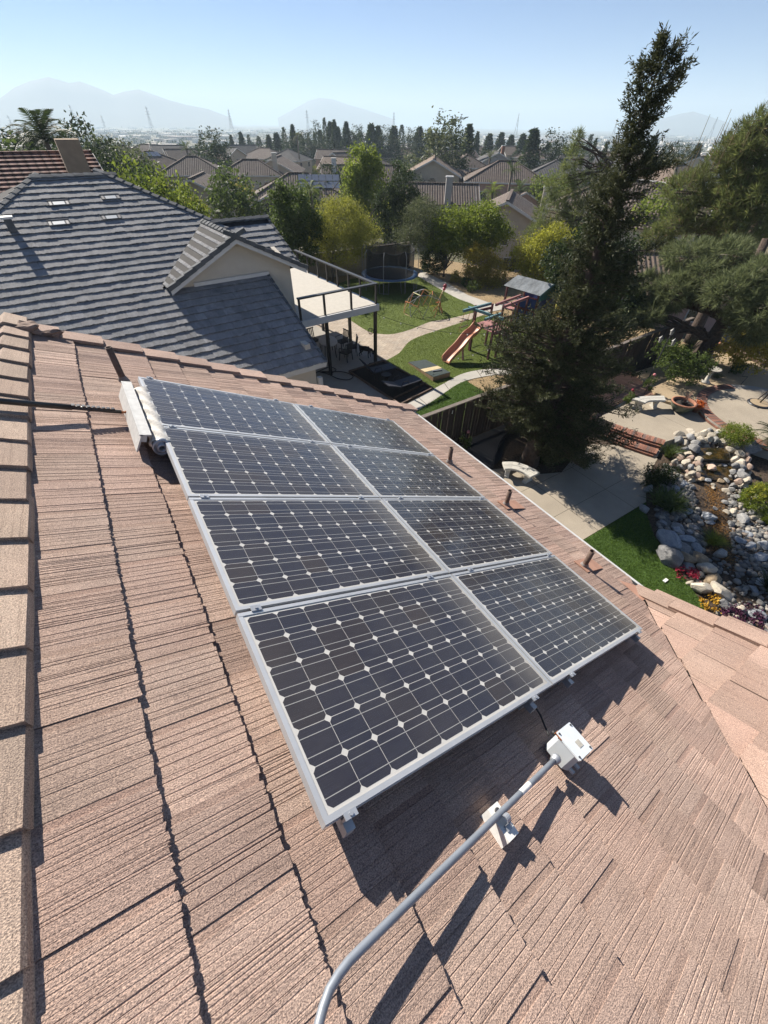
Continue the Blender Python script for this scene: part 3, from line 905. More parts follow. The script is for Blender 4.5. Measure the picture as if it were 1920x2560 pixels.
mb = MB(); mb.box((-5.02, -1.9, 0), (0.03, 4.1 / C2, 0.16), Matrix.Rotation(P2, 3, 'X')); o = mb.build("fascia", "trim_white", gh); o.location = (0, 0, zmain(-1.9) - .09); 
o.data.transform(Matrix.Translation((0, 0, 0)))
mb = MB(); mb.box((-6.6, -3.7, 2.52), (3.0, 0.5, 0.02)); mb.build("soffit", "trim_white", gh)
mb = MB(); mb.box((-5.18, -3.60, 1.0), (0.16, 0.16, 2.0)); mb.box((-5.18, -3.60, 0.15), (0.26, 0.26, 0.3)); mb.build("pier", "trim_white", gh)
mb = MB(); mb.box((-3.94, 4.0, 1.05), (0.03, 1.8, 2.1)); d_ = mb.build("patio_door", "dark_glass", gh)
mb = MB(); mb.box((-3.94, 5.6, 3.85), (0.03, 1.7, 2.0)); mb.build("patio_door", "dark_glass", gh)
# flat roof vents and a flue
for (a, b) in ((-10.62, 4.53), (-8.90, 4.66), (-10.93, 3.62), (-9.24, 3.69)):
    vm = frame((a, b, zmain(b)), (1, 0, 0), (0, C2, S2), (0, -S2, C2))
    mb = MB(); mb.box((0, 0, 0.035), (0.64, 0.24, 0.03)); mb.box((0, 0.14, 0.035), (0.66, 0.04, 0.05))
    v_ = mb.build("roof_vent", "grey_cap", gh, False, vm)
    mb = MB(); mb.box((0.0, -0.03, 0.054), (0.36, 0.16, 0.008)); mb.build("vent_plate", "vent_pale", v_)
    for s_ in (-1, 1):
        mb = MB(); mb.box((s_ * .26, -0.03, 0.053), (0.08, 0.18, 0.010)); mb.build("louvre", "bolt_dark", v_)
fm = Matrix.Translation((-12.3, 3.45, zmain(3.45)))
mb = MB(); mb.box((0, 0, 0.16), (0.22, 0.22, 0.36)); fl = mb.build("flue", "grey_cap", gh, False, fm)
mb = MB(); mb.box((0, 0, 0.38), (0.34, 0.34, 0.06)); mb.build("flue_cap", "trim_white", fl)
# ---------------------------------------------------------------- balcony
bal = thing("balcony", "cream balcony deck with black metal railing on thin black posts", "balcony", M=GM)
mb = MB(); mb.box((-1.93, 4.1, 2.67), (4.16, 8.4, 0.28)); mb.build("slab", "trim_white", bal)
mb = MB(); mb.box((-1.95, 4.1, 2.825), (3.9, 8.2, 0.015)); mb.build("deck_floor", "deck_coat", bal)
for (a, b) in ((0.0, 0.03), (-0.03, 2.36), (-2.7, 0.05), (-0.03, 5.4), (-0.03, 8.1)):
    mb = MB(); mb.box((a, b, 1.265), (0.13, 0.13, 2.53)); mb.build("post", "steel_black", bal)
for (a, b) in ((0.02, 0.0), (-.02, 1.27), (-.03, 2.3), (-.03, 3.35), (-.03, 4.43), (-.03, 5.39), (-.03, 6.54), (-.03, 7.7), (-1.36, 0.0), (-2.75, 0.0), (-3.95, 0.0)):
    mb = MB(); mb.box((a, b, 3.24), (0.08, 0.08, 0.84)); mb.build("rail_post", "steel_black", bal)
simple("rail_grey", (0.045, 0.047, 0.05), 0.45, 0.1, 6)
mb = MB(); mb.box((-0.02, 3.95, 3.69), (0.17, 8.1, 0.06)); mb.build("top_rail", "rail_grey", bal)
mb = MB(); mb.box((-2.05, 0.0, 3.69), (3.90, 0.17, 0.06)); mb.build("top_rail", "rail_grey", bal)
# hanging wind spinner on the corner post
ws = thing("wind_spinner", "small dark wire sphere ornament hanging on the balcony corner post", "ornament", GM @ Vector((-0.28, 0.02, 1.62)))
mb = MB()
for k in range(5):
    a = math.pi * k / 5
    mb.tube([(0.15 * math.sin(q) * math.cos(a), 0.15 * math.sin(q) * math.sin(a), 0.15 * math.cos(q)) for q in [2 * math.pi * i / 14 for i in range(15)]], 0.008, 5)
mb.build("wire_ball", "steel_black", ws)
MB().bar((0, 0, 0.0), (0.24, 0, 0.0), 0.02).build("bracket", "steel_black", ws)

# ================================================================== ground and yards
def speckle(name, base, dark, scale=90.0, amt=0.5, rough=0.9, patch=0.12, bump=0.15):
    m, t = newmat(name)
    v = t.coord("Object")
    sp = t.noise(v, scale, 2.0, 0.6); bigv = t.noise(v, 0.9, 4.0, 0.6)
    c = t.mix(base, dark, t.math('MULTIPLY', t.ramp(sp, [(0.42, (1, 1, 1)), (0.58, (0, 0, 0))]), amt))
    c = t.mix(c, t.ramp(bigv, [(0.3, (1 - patch,) * 3), (0.7, (1 + patch,) * 3)]), 1.0, 'MULTIPLY')
    t.link(c, t.b.inputs["Base Color"]); t.b.inputs["Roughness"].default_value = rough
    t.b.inputs["Specular IOR Level"].default_value = 0.25
    t.link(t.bump(sp, bump, 0.01), t.b.inputs["Normal"])
    return m
speckle("concrete_aggregate", (0.37, 0.32, 0.25), (0.24, 0.20, 0.15), 70, 0.6)
speckle("concrete_plain", (0.30, 0.28, 0.25), (0.28, 0.26, 0.22), 30, 0.4)
speckle("concrete_path", (0.42, 0.395, 0.35), (0.34, 0.32, 0.28), 40, 0.4)
speckle("soil", (0.085, 0.060, 0.042), (0.030, 0.022, 0.016), 16, 0.8, bump=0.6)
speckle("bark_mulch", (0.028, 0.020, 0.016), (0.010, 0.008, 0.007), 26, 0.8, bump=0.8)
speckle("straw_mulch", (0.36, 0.26, 0.14), (0.12, 0.085, 0.05), 22, 0.8, bump=0.8)
speckle("tan_gravel", (0.40, 0.31, 0.20), (0.22, 0.16, 0.10), 60, 0.6, bump=0.5)
speckle("turf", (0.105, 0.140, 0.026), (0.058, 0.080, 0.015), 35, 0.7, bump=0.5)
speckle("lawn_green", (0.065, 0.115, 0.020), (0.022, 0.045, 0.008), 30, 0.7, bump=0.6)
speckle("dry_land", (0.16, 0.135, 0.085), (0.07, 0.075, 0.04), 0.06, 0.7, patch=0.3)
m, t = newmat("paver")
bk = t.node("ShaderNodeTexBrick", i_Scale=1.0); bk.inputs["Color1"].default_value = (0.34, 0.28, 0.22, 1); bk.inputs["Color2"].default_value = (0.42, 0.36, 0.29, 1); bk.inputs["Mortar"].default_value = (0.16, 0.13, 0.10, 1)
bk.inputs["Brick Width"].default_value = 0.30; bk.inputs["Row Height"].default_value = 0.15; bk.inputs["Mortar Size"].default_value = 0.008
t.link(t.coord("Object"), bk.inputs[0])
c = t.mix(bk.outputs[0], t.ramp(t.noise(t.coord("Object"), 1.6, 4), [(0.3, (0.78, 0.78, 0.78)), (0.7, (1.15, 1.12, 1.08))]), 1.0, 'MULTIPLY')
t.link(c, t.b.inputs["Base Color"]); t.b.inputs["Roughness"].default_value = 0.9
t.link(t.bump(bk.outputs["Fac"], -0.4, 0.01), t.b.inputs["Normal"])
simple("brick", (0.23, 0.105, 0.070), 0.9, 0.25, 10, objvar=0.35, bump=0.3, bscale=80)
simple("brick_dark", (0.13, 0.085, 0.072), 0.9, 0.25, 10, objvar=0.3)
simple("fence_brown", (0.050, 0.034, 0.026), 0.85, 0.3, 9, objvar=0.25)
simple("fence_cap", (0.15, 0.125, 0.105), 0.85, 0.2, 9)

def terr(x, y):
    r_ = math.hypot(x, y)
    e = max(x - 27.5, y - 34.5 - 0.0 * x, -x - 40, -y - 20, 0.0)
    z = -min(2.6, e * 0.55)
    def lerp(a, b, f): return a + (b - a) * f
    pts = [(40, 0), (60, -0.9), (100, -2.0), (200, -5.0), (500, -11), (1000, -18), (3000, -30), (9000, -38)]
    s = 0.0
    if r_ >= pts[-1][0]: s = pts[-1][1]
    else:
        for (r0, z0), (r1, z1) in zip(pts, pts[1:]):
            if r0 <= r_ < r1: s = lerp(z0, z1, (r_ - r0) / (r1 - r0)); break
    return -0.03 + z + s
mb = MB(); V = []; F = []
rads = [0.01, 4, 8, 12, 16, 20, 24, 26, 28, 30, 32, 34, 36, 38, 40, 43, 47, 52, 60, 70, 85, 100, 130, 170, 220, 300, 400, 550, 750, 1000, 1400, 2000, 3000, 4500, 6500, 8700]
NA = 96
for r_ in rads:
    for k in range(NA):
        a = 2 * math.pi * k / NA
        x, y = r_ * math.cos(a), r_ * math.sin(a); V.append((x, y, terr(x, y)))
for i in range(len(rads) - 1):
    for k in range(NA):
        F.append((i * NA + k, (i + 1) * NA + k, (i + 1) * NA + (k + 1) % NA, i * NA + (k + 1) % NA))
mb.add(V, F)
structure("ground", mb, "dry_land", True)

def sheet(name, pts, z, mat, thick=None):
    a = sum(p_[0] * q_[1] - q_[0] * p_[1] for p_, q_ in zip(pts, pts[1:] + pts[:1]))
    if a < 0: pts = pts[::-1]
    mb = MB()
    if thick: mb.prism(pts, z - thick, z)
    else: mb.add([(p_[0], p_[1], z) for p_ in pts], [tuple(range(len(pts)))])
    return structure(name, mb, mat)
def smooth_poly(pts, n=4, closed=True):
    """Catmull-Rom through the points"""
    out = []; N = len(pts)
    for i in range(N if closed else N - 1):
        p0, p1, p2, p3 = (pts[(i - 1) % N], pts[i], pts[(i + 1) % N], pts[(i + 2) % N]) if closed else (pts[max(i - 1, 0)], pts[i], pts[i + 1], pts[min(i + 2, N - 1)])
        for k in range(n):
            t_ = k / n
            out.append(tuple(0.5 * ((2 * b) + (-a + c_) * t_ + (2 * a - 5 * b + 4 * c_ - d_) * t_ ** 2 + (-a + 3 * b - 3 * c_ + d_) * t_ ** 3) for a, b, c_, d_ in zip(p0, p1, p2, p3)))
    if not closed: out.append(tuple(pts[-1]))
    return out
sheet("yard_soil", [(3, -6), (30, -6), (30, 10.30), (25.8, 10.15), (3.9, 9.36), (3, 9.36)], -0.012, "soil")
sheet("neighbour_soil", [(-8, 9.37), (3.9, 9.37), (25.8, 10.16), (27.5, 10.25), (30.5, 26), (27, 34.4), (-8, 34.4)], -0.010, "straw_mulch")
# neighbour side
la = [(12.5, 23.6), (12.5, 21.47), (12.93, 20.73), (13.56, 20.33), (14.85, 20.39), (16.73, 20.84), (18.12, 20.68), (20.33, 20.76)]
lb = [(11.15, 17.4), (12.34, 17.85), (13.66, 18.84), (14.83, 19.24), (16.83, 19.53), (18.99, 19.84), (20.37, 20.04)]
las = smooth_poly(la, 4, False); lbs = smooth_poly(lb, 4, False)
rr_ = smooth_poly([(20.33, 20.76), (21.3, 21.86), (21.26, 23.68), (21.63, 26.55), (22.17, 29.76)], 4, False)
lowu = smooth_poly([(9.26, 13.0), (11.42, 13.58), (12.3, 13.80), (13.55, 14.12), (14.8, 14.0), (16.11, 13.43), (18.2, 12.4)], 4, False)
lowl = smooth_poly([(8.3, 11.8), (9.45, 12.29), (11.03, 12.79), (12.95, 13.42), (14.39, 13.34), (15.53, 12.97), (17.6, 11.9)], 4, False)
sheet("neighbour_patio", [(3.9, 6.0), (7.5, 9.75), (9.2, 12.1), (9.26, 13.15), (8.9, 17.22), (11.05, 17.4), (11.14, 20.34), (11.02, 21.76), (10.5, 22.4), (10.1, 27), (3.9, 27)], 0.0, "concrete_plain")
sheet("paver_path", lbs + [(21.3, 20.35)] + las[::-1] + [(12.3, 27), (10.05, 27), (10.16, 23.9), (10.52, 22.4), (11.02, 21.76), (11.14, 20.34)], 0.004, "paver")
sheet("lawn", las + rr_[1:] + [(21.5, 31.2), (17, 31.8), (12.3, 29.5), (12.3, 26)], 0.008, "turf")
sheet("lawn", lbs + [(21.3, 19.3), (20.5, 13.2), (18.2, 12.45)] + lowu[::-1][1:-4], 0.008, "turf")
sheet("concrete_path", lowu + lowl[::-1], 0.012, "concrete_path")
sheet("concrete_path", rr_ + [(23.54, 31.2), (23.06, 27.18), (22.44, 23.84), (22.6, 21.69), (23.3, 20.2), (21.3, 20.3)], 0.012, "concrete_path")
sheet("lawn", lowl[:14] + [(13.3, 9.8), (7.7, 9.8)], 0.003, "lawn_green")
for a, b in (((10.351, 13.196, 0), (10.273, 12.263, 0)), ((12.333, 13.986, 0), (12.058, 13.219, 0)), ((14.567, 14.055, 0), (14.211, 13.251, 0))):
    mb = MB(); mb.bar((a[0], a[1], 0.0145), (b[0], b[1], 0.0145), 0.025, 0.003); structure("path_joint", mb, "soil")
# planting bed with timber edge
bed = [(8.9, 17.22), (11.05, 17.4), (11.43, 13.63), (9.26, 13.15)]
sheet("mulch_bed", bed, 0.010, "bark_mulch")
ed = thing("bed_edging", "dark timber edging round the mulch bed with loungers", "edging")
simple("edge_timber", (0.10, 0.065, 0.045), 0.85, 0.3, 8)
for p_, q_ in zip(bed, bed[1:] + bed[:1]):
    mb = MB(); mb.bar((p_[0], p_[1], 0.045), (q_[0], q_[1], 0.045), 0.06, 0.09); mb.build("timber", "edge_timber", ed)
mb = MB(); mb.bar((9.31, 13.77, 0.04), (11.3, 14.18, 0.04), 0.05, 0.08); mb.build("timber", "edge_timber", ed)
# own side
def slabs(name, poly, xs, ys, z, th, mat, gap=0.012, smooth_=None):
    a = sum(p_[0] * q_[1] - q_[0] * p_[1] for p_, q_ in zip(poly, poly[1:] + poly[:1]))
    if a < 0: poly = poly[::-1]
    base = MB(); base.prism(poly, z - th, z)
    me0 = base.mesh("tmp", mat)
    root = thing(name, "", ""); del root["label"]
    root["kind"] = "structure"
    n_ = 0
    for x0, x1 in zip(xs, xs[1:]):
        for y0, y1 in zip(ys, ys[1:]):
            me = cut_mesh(me0, Matrix.Identity(4), [((x0 + gap / 2, 0, 0), (1, 0, 0)), ((x1 - gap / 2, 0, 0), (-1, 0, 0)), ((0, y0 + gap / 2, 0), (0, 1, 0)), ((0, y1 - gap / 2, 0), (0, -1, 0))], "slab")
            if me is not None: link("slab", me, root)
    bpy.data.meshes.remove(me0)
    return root
slabs("lower_patio", [(3.95, 3.59), (12.77, 3.59), (13.84, 4.29), (15.40, 4.80), (15.10, 5.98), (14.0, 6.76), (12.8, 6.55), (11.6, 6.15), (10.6, 6.6), (9.99, 7.4), (9.51, 7.62), (3.95, 7.9)],
      [3.9, 6.3, 8.3, 10.25, 12.15, 14.0, 16], [3.5, 4.72, 6.15, 8.0], 0.0, 0.08, "concrete_aggregate")
upl = [(15.80, 6.2), (15.98, 5.15), (16.65, 5.05), (17.6, 4.7), (18.6, 4.2), (18.9, 4.5), (19.4, 5.3), (20.2, 5.95), (20.6, 6.6), (19.6, 7.2), (17.6, 7.9), (15.5, 7.6)]
slabs("upper_patio", upl, [15, 17.9, 21], [3.5, 9], 0.30, 0.34, "concrete_aggregate")
circ = [(21.6 + 2.42 * math.cos(2 * math.pi * k / 40), 3.7 + 2.42 * math.sin(2 * math.pi * k / 40)) for k in range(40)]
slabs("circle_patio", circ, [18, 30], [-2, 3.55, 8], 0.45, 0.48, "concrete_aggregate")
sheet("gravel_terrace", [(19.0, 7.0), (19.5, 5.4), (19.0, 3.2), (20, 1.0), (27, 0.5), (27.3, 8.9), (20.5, 9.3)], 0.40, "tan_gravel", 0.44)
sheet("lawn", [(3.95, 3.57), (12.72, 3.57), (12.17, 3.2), (11.51, 2.51), (10.94, 1.49), (10.28, 0.36), (9.8, -0.5), (9, -3), (3.95, -3)], 0.004, "lawn_green")
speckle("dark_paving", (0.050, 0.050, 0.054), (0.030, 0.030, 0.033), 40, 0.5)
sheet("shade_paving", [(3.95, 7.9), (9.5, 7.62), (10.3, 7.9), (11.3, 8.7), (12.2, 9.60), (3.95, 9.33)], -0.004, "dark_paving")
m, t = newmat("brick_paving")
bk = t.node("ShaderNodeTexBrick", i_Scale=1.0); bk.inputs["Color1"].default_value = (0.17, 0.085, 0.06, 1); bk.inputs["Color2"].default_value = (0.24, 0.13, 0.09, 1); bk.inputs["Mortar"].default_value = (0.20, 0.16, 0.12, 1)
bk.inputs["Brick Width"].default_value = 0.20; bk.inputs["Row Height"].default_value = 0.10; bk.inputs["Mortar Size"].default_value = 0.006
t.link(t.coord("Object", rot=(0, 0, 0.7)), bk.inputs[0]); t.link(bk.outputs[0], t.b.inputs["Base Color"]); t.b.inputs["Roughness"].default_value = 0.9
sheet("brick_terrace", [(15.3, 7.62), (17.62, 7.93), (19.62, 7.22), (20.2, 7.4), (20.7, 9.2), (20.4, 9.88), (15.3, 9.70)], 0.296, "brick_paving", 0.32)
# brick work: ring round the circle and two steps
mb = MB(); mb.box((0, 0, 0), (0.40, 0.088, 0.065)); bme = mb.mesh("brick", "brick")
mb = MB(); mb.box((0, 0, 0), (0.40, 0.088, 0.065)); bmd = mb.mesh("brick", "brick_dark")
ring = thing("brick_ring", "brick band around the round concrete patio", "paving")
mb = MB(); o_, i_ = 2.86, 2.43
V = []; N = 60
for k in range(N):
    a = 2 * math.pi * k / N
    V += [(21.6 + i_ * math.cos(a), 3.7 + i_ * math.sin(a), 0.442), (21.6 + o_ * math.cos(a), 3.7 + o_ * math.sin(a), 0.442), (21.6 + o_ * math.cos(a), 3.7 + o_ * math.sin(a), -0.02)]
mb.add(V, [(3 * k, 3 * k + 1, (3 * k + 4) % (3 * N), (3 * k + 3) % (3 * N)) for k in range(N)] + [(3 * k + 1, 3 * k + 2, (3 * k + 5) % (3 * N), (3 * k + 4) % (3 * N)) for k in range(N)])
mb.build("mortar_bed", "concrete_plain", ring)
for k in range(150):
    a = R(60) + R(170) * k / 110
    if a > R(262): break
    o = link("brick", bme if k % 3 else bmd, ring)
    o.location = (21.6 + 2.645 * math.cos(a), 3.7 + 2.645 * math.sin(a), 0.425 + rnd.uniform(-.004, .004)); o.rotation_euler = (0, 0, a)
for k in range(36):
    a = R(140) + R(110) * k / 36
    o = link("brick", bme, ring); o.scale = (0.5, 2.3, 1.0)
    o.location = (21.6 + 2.80 * math.cos(a), 3.7 + 2.80 * math.sin(a), 0.345); o.rotation_euler = (0, 0, a)
stp = thing("brick_steps", "two curved brick steps up to the higher patio", "steps")
for lvl, (A_, B_, z_) in enumerate((((14.75, 6.75), (15.42, 4.85), 0.15), ((15.25, 6.85), (15.95, 5.0), 0.30))):
    A_, B_ = Vector(A_), Vector(B_); d_ = (B_ - A_); L_ = d_.length; d_.normalize(); nn = Vector((-d_.y, d_.x))
    if nn.x < 0: nn = -nn
    ang = math.atan2(nn.y, nn.x)
    c_ = (A_ + B_) / 2
    mb = MB(); mb.box((c_.x + nn.x * .22, c_.y + nn.y * .22, z_ / 2 - 0.04), (0.5, L_, z_ - 0.06), Matrix.Rotation(ang, 3, 'Z')); mb.build("mortar_bed", "concrete_plain", stp)
    for k in range(int(L_ / 0.097)):
        q = A_ + d_ * (k * 0.097 + 0.05) + nn * (0.20 - 0.05 * math.sin(k * 0.097 / L_ * math.pi))
        o = link("brick", bme if k % 4 else bmd, stp); o.location = (q.x, q.y, z_ - 0.028 + rnd.uniform(-.003, .003)); o.rotation_euler = (0, 0, ang)
    for k in range(int(L_ / 0.21)):
        q = A_ + d_ * (k * 0.21 + 0.1) + nn * (-0.02 - 0.05 * math.sin(k * 0.21 / L_ * math.pi))
        o = link("brick", bme, stp); o.scale = (0.25, 2.25, 1.0); o.location = (q.x, q.y, z_ - 0.10); o.rotation_euler = (0, 0, ang)
# curved edging near the tree
eg = thing("curved_edging", "black curved edging strip across the shaded paving by the bench", "edging")
pts = [Vector((9.607, 7.616, 0.1)), Vector((10.15, 8.069, 0.1)), Vector((10.659, 8.454, 0.1)), Vector((11.215, 8.775, 0.1)), Vector((11.735, 8.919, 0.1)), Vector((12.433, 8.891, 0.1))]
ep = smooth_poly([tuple(q) for q in pts], 4, False)
mb = MB()
for a, b in zip(ep, ep[1:]): mb.bar((a[0], a[1], 0.10), (b[0], b[1], 0.10), 0.05, 0.22)
mb.build("strip", "steel_black", eg)
# ---------------------------------------------------------------- board fence between the yards
fe = thing("board_fence", "dark brown board fence with cap rail between the two yards", "fence")
simple("fence_rail", (0.05, 0.036, 0.028), 0.85, 0.2)
bm_ = []
for i in range(5):
    mb = MB(); w_ = 0.138 + 0.002 * i; mb.box((0, 0, 0.88), (w_, 0.019, 1.74)); bm_.append(mb.mesh("board", "fence_brown"))
def fy(x): return 9.42 + (x - 6) * 0.036
x = 3.95
while x < 25.8:
    o = link("board", rnd.choice(bm_), fe); o.location = (x, fy(x) + rnd.uniform(-.004, .004), -0.028 + rnd.uniform(-.012, .012)); o.rotation_euler = (rnd.uniform(-.006, .006), rnd.uniform(-.008, .008), 0.036)
    x += 0.156 + rnd.uniform(0, 0.010)
for z_ in (0.35, 1.45):
    mb = MB(); mb.bar((3.95, fy(3.95) + .035, z_), (25.8, fy(25.8) + .035, z_), 0.04, 0.09); mb.build("rail", "fence_rail", fe)
mb = MB(); mb.bar((3.95, fy(3.95), 1.80), (25.8, fy(25.8), 1.80), 0.16, 0.035); mb.build("cap_rail", "fence_cap", fe)
for k in range(10):
    x = 4.2 + 2.4 * k; mb = MB(); mb.box((x, fy(x) + .09, 0.88), (0.09, 0.09, 1.76)); mb.build("post", "fence_rail", fe)
mb = MB(); mb.box((9.0, fy(9.0) - .015, 1.55), (0.05, 0.01, 0.13)); mb.build("tag", "white_tag", fe)
# ---------------------------------------------------------------- benches
simple("cast_stone", (0.46, 0.44, 0.39), 0.9, 0.12, 8, bump=0.3, bscale=60)
def bench(label, outer, inner, z0, hs, group):
    b = thing("stone_bench", label, "bench", (0, 0, 0), group=group)
    o2, i2 = smooth_poly(outer, 5, False), smooth_poly(inner, 5, False)
    n_ = len(o2)
    for k in range(4):
        i0, i1 = round(k * (n_ - 1) / 4), round((k + 1) * (n_ - 1) / 4)
        for (f0, f1) in ((0.0, 0.5), (0.5, 1.0)):
            def mixp(u, f_): return tuple(a * (1 - f_) + b_ * f_ for a, b_ in zip(o2[u], i2[u]))
            mb = MB(); poly = [mixp(u, f0 + .02) for u in range(i0, i1 + 1)] + [mixp(u, f1 - .02) for u in range(i1, i0 - 1, -1)]
            ar = sum(p_[0] * q_[1] - q_[0] * p_[1] for p_, q_ in zip(poly, poly[1:] + poly[:1]))
            if ar < 0: poly = poly[::-1]
            c_ = (sum(p_[0] for p_ in poly) / len(poly), sum(p_[1] for p_ in poly) / len(poly))
            poly = [(c_[0] + (p_[0] - c_[0]) * .97, c_[1] + (p_[1] - c_[1]) * .97) for p_ in poly]
            mb.prism(poly, z0 + hs - 0.012, z0 + hs + rnd.uniform(0, .002)); mb.build("flagstone", "cast_stone", b)
    poly = o2 + i2[::-1]
    ar = sum(p_[0] * q_[1] - q_[0] * p_[1] for p_, q_ in zip(poly, poly[1:] + poly[:1]))
    mb = MB(); mb.prism(poly if ar > 0 else poly[::-1], z0 + hs - 0.075, z0 + hs - 0.008); mb.build("seat", "cast_stone", b)
    for u in (round((n_ - 1) * .17), round((n_ - 1) * .83)):
        a, c_ = Vector(o2[u]), Vector(i2[u]); d_ = (c_ - a).normalized(); pc = (a + c_) / 2; L_ = (c_ - a).length
        M = Matrix.Rotation(math.atan2(d_.y, d_.x), 3, 'Z')
        mb = MB()
        for (w1, z1, w2, z2) in ((.46, .0, .46, .06), (.36, .06, .28, .18), (.28, .18, .44, hs - .075)):
            V = []
            for w_, zz in ((w1, z1), (w2, z2)):
                for sx, sy in ((-1, -1), (1, -1), (1, 1), (-1, 1)):
                    q = M @ Vector((sx * w_ * L_ * .9, sy * 0.075, 0)); V.append((pc.x + q.x, pc.y + q.y, z0 + zz))
            mb.add(V, [(3, 2, 1, 0), (4, 5, 6, 7), (0, 1, 5, 4), (1, 2, 6, 5), (2, 3, 7, 6), (3, 0, 4, 7)])
        mb.build("leg", "cast_stone", b)
bench("curved pale stone bench under the dark conifer, beside the gutter", [(9.73, 7.37), (10.12, 7.12), (10.36, 6.66), (10.41, 6.24)], [(9.5, 7.02), (9.74, 6.88), (9.90, 6.60), (9.92, 6.24)], 0.0, 0.43, "curved stone benches")
bench("curved pale stone bench on the upper patio beside the bowl planter", [(17.25, 7.45), (17.65, 7.43), (18.1, 7.25), (18.71, 6.91)], [(17.42, 6.95), (17.7, 6.98), (18.0, 6.86), (18.36, 6.62)], 0.30, 0.43, "curved stone benches")
# ---------------------------------------------------------------- pots, bird bath, lamp, stand
simple("glaze_green", (0.07, 0.085, 0.06), 0.3, 0.2, 10)
simple("terracotta", (0.30, 0.13, 0.075), 0.8, 0.2, 12)
simple("pot_soil", (0.025, 0.02, 0.018), 0.95, 0.3, 30)
bp = thing("bowl_planter", "wide green glazed bowl planter with terracotta rim and spiky grass", "planter", (18.95, 6.15, 0.30))
mb = MB(); mb.lathe([(0.20, 0), (0.30, 0.05), (0.42, 0.20), (0.46, 0.36), (0.46, 0.40)], 24, cap=False); mb.build("bowl", "glaze_green", bp, True)
mb = MB(); mb.lathe([(0.46, 0.38), (0.49, 0.39), (0.49, 0.43), (0.42, 0.43), (0.41, 0.33)], 24); mb.build("rim", "terracotta", bp, True)
mb = MB(); mb.lathe([(0.0, 0.34), (0.43, 0.33)], 24); mb.build("soil", "pot_soil", bp)
mb = MB(); mb.lathe([(0.13, 0.33), (0.15, 0.46), (0.14, 0.46), (0.12, 0.42), (0.0, 0.42)], 14); mb.build("inner_pot", "black_rubber", bp)
def blades(n, h, spread, w_, seed, bend=0.4, base=0.04):
    g = random.Random(seed); mb = MB()
    for _ in range(n):
        a = g.uniform(0, 2 * math.pi); hh = h * g.uniform(0.55, 1.0); sp = spread * g.uniform(0.2, 1.0)
        bx, by = base * g.uniform(-1, 1), base * g.uniform(-1, 1)
        px_, py_ = -math.sin(a), math.cos(a)
        V = []
        for s_ in (0, 0.4, 0.75, 1.0):
            r_ = sp * (s_ ** (1 + bend)); z = hh * (s_ - bend * 0.55 * s_ ** 3); ww = w_ * (1 - s_ ** 1.5) * 0.5
            x, y = bx + r_ * math.cos(a), by + r_ * math.sin(a)
            V += [(x + px_ * ww, y + py_ * ww, z), (x - px_ * ww, y - py_ * ww, z)]
        mb.add(V, [(0, 1, 3, 2), (2, 3, 5, 4), (4, 5, 7, 6)])
    return mb
leafmat("blade_brown", (0.12, 0.065, 0.05), (0.24, 0.15, 0.12), 0.2)
o = blades(30, 0.62, 0.28, 0.022, 5, 0.1).build("spiky_leaves", "blade_brown", bp); o.location = (0, 0, 0.42)
fp = thing("succulent_pot", "terracotta pot of orange red succulents beside the bowl planter", "potted plant", (19.45, 5.78, 0.30))
mb = MB(); mb.lathe([(0.0, 0.0), (0.11, 0.0), (0.16, 0.19), (0.18, 0.19), (0.18, 0.23), (0.15, 0.23), (0.14, 0.20), (0, 0.20)], 16); mb.build("pot", "terracotta", fp, True)
bb = thing("bird_bath", "grey stone bird bath on a pedestal in the gravel", "bird bath", (22.35, 6.91, 0.40))
mb = MB(); mb.lathe([(0.0, 0), (0.20, 0), (0.18, 0.07), (0.09, 0.12), (0.075, 0.4), (0.10, 0.56), (0.16, 0.58)], 16); mb.build("pedestal", "cast_stone", bb, True)
mb = MB(); mb.lathe([(0.10, 0.57), (0.30, 0.62), (0.36, 0.68), (0.34, 0.69), (0.28, 0.645), (0, 0.63)], 20); mb.build("basin", "concrete_plain", bb, True)
simple("lamp_metal", (0.06, 0.06, 0.058), 0.5, 0.2, 12, metal=0.4)
simple("lamp_frost", (0.30, 0.29, 0.26), 0.4, 0.1)
lp = thing("lamp_post", "thin lamp post with three lanterns beside the board fence", "lamp post", (20.45, 8.55, 0.35))
mb = MB(); mb.lathe([(0.09, 0), (0.06, 0.08), (0.03, 0.12), (0.026, 1.95)], 10); mb.build("pole", "lamp_metal", lp, True)
for k in range(3):
    a = R(120 * k + 20); c_, s_ = math.cos(a), math.sin(a)
    zz = 1.85 if k else 2.1
    rr2 = 0.30
    mb = MB(); mb.tube([(0, 0, zz - .15), (c_ * .15, s_ * .15, zz - .22), (c_ * rr2, s_ * rr2, zz - .12)], 0.014, 6); mb.build("arm", "lamp_metal", lp)
    ln = MB(); ln.lathe([(0.05, 0.0), (0.085, 0.18)], 6, (c_ * rr2, s_ * rr2, zz - .12)); l_ = ln.build("lantern", "lamp_frost", lp)
    mb = MB(); mb.lathe([(0.11, 0.18), (0.03, 0.27), (0.0, 0.31)], 6, (c_ * rr2, s_ * rr2, zz - .12)); mb.build("lantern_roof", "lamp_metal", l_)
    mb = MB(); mb.lathe([(0.0, -0.03), (0.06, 0.0)], 6, (c_ * rr2, s_ * rr2, zz - .12)); mb.build("lantern_base", "lamp_metal", l_)
hs = thing("hanging_chair_stand", "black tubular hanging chair stand at the edge of the round patio", "chair stand", (22.2, 4.56, 0.45))
mb = MB(); mb.lathe([(0.0, 0.05), (0.42, 0.05), (0.45, 0.02), (0.45, 0)], 20); mb.build("base", "steel_black", hs)
mb = MB(); mb.lathe([(0.0, 0.075), (0.36, 0.06)], 16); mb.build("pebble_tray", "tan_gravel", hs)
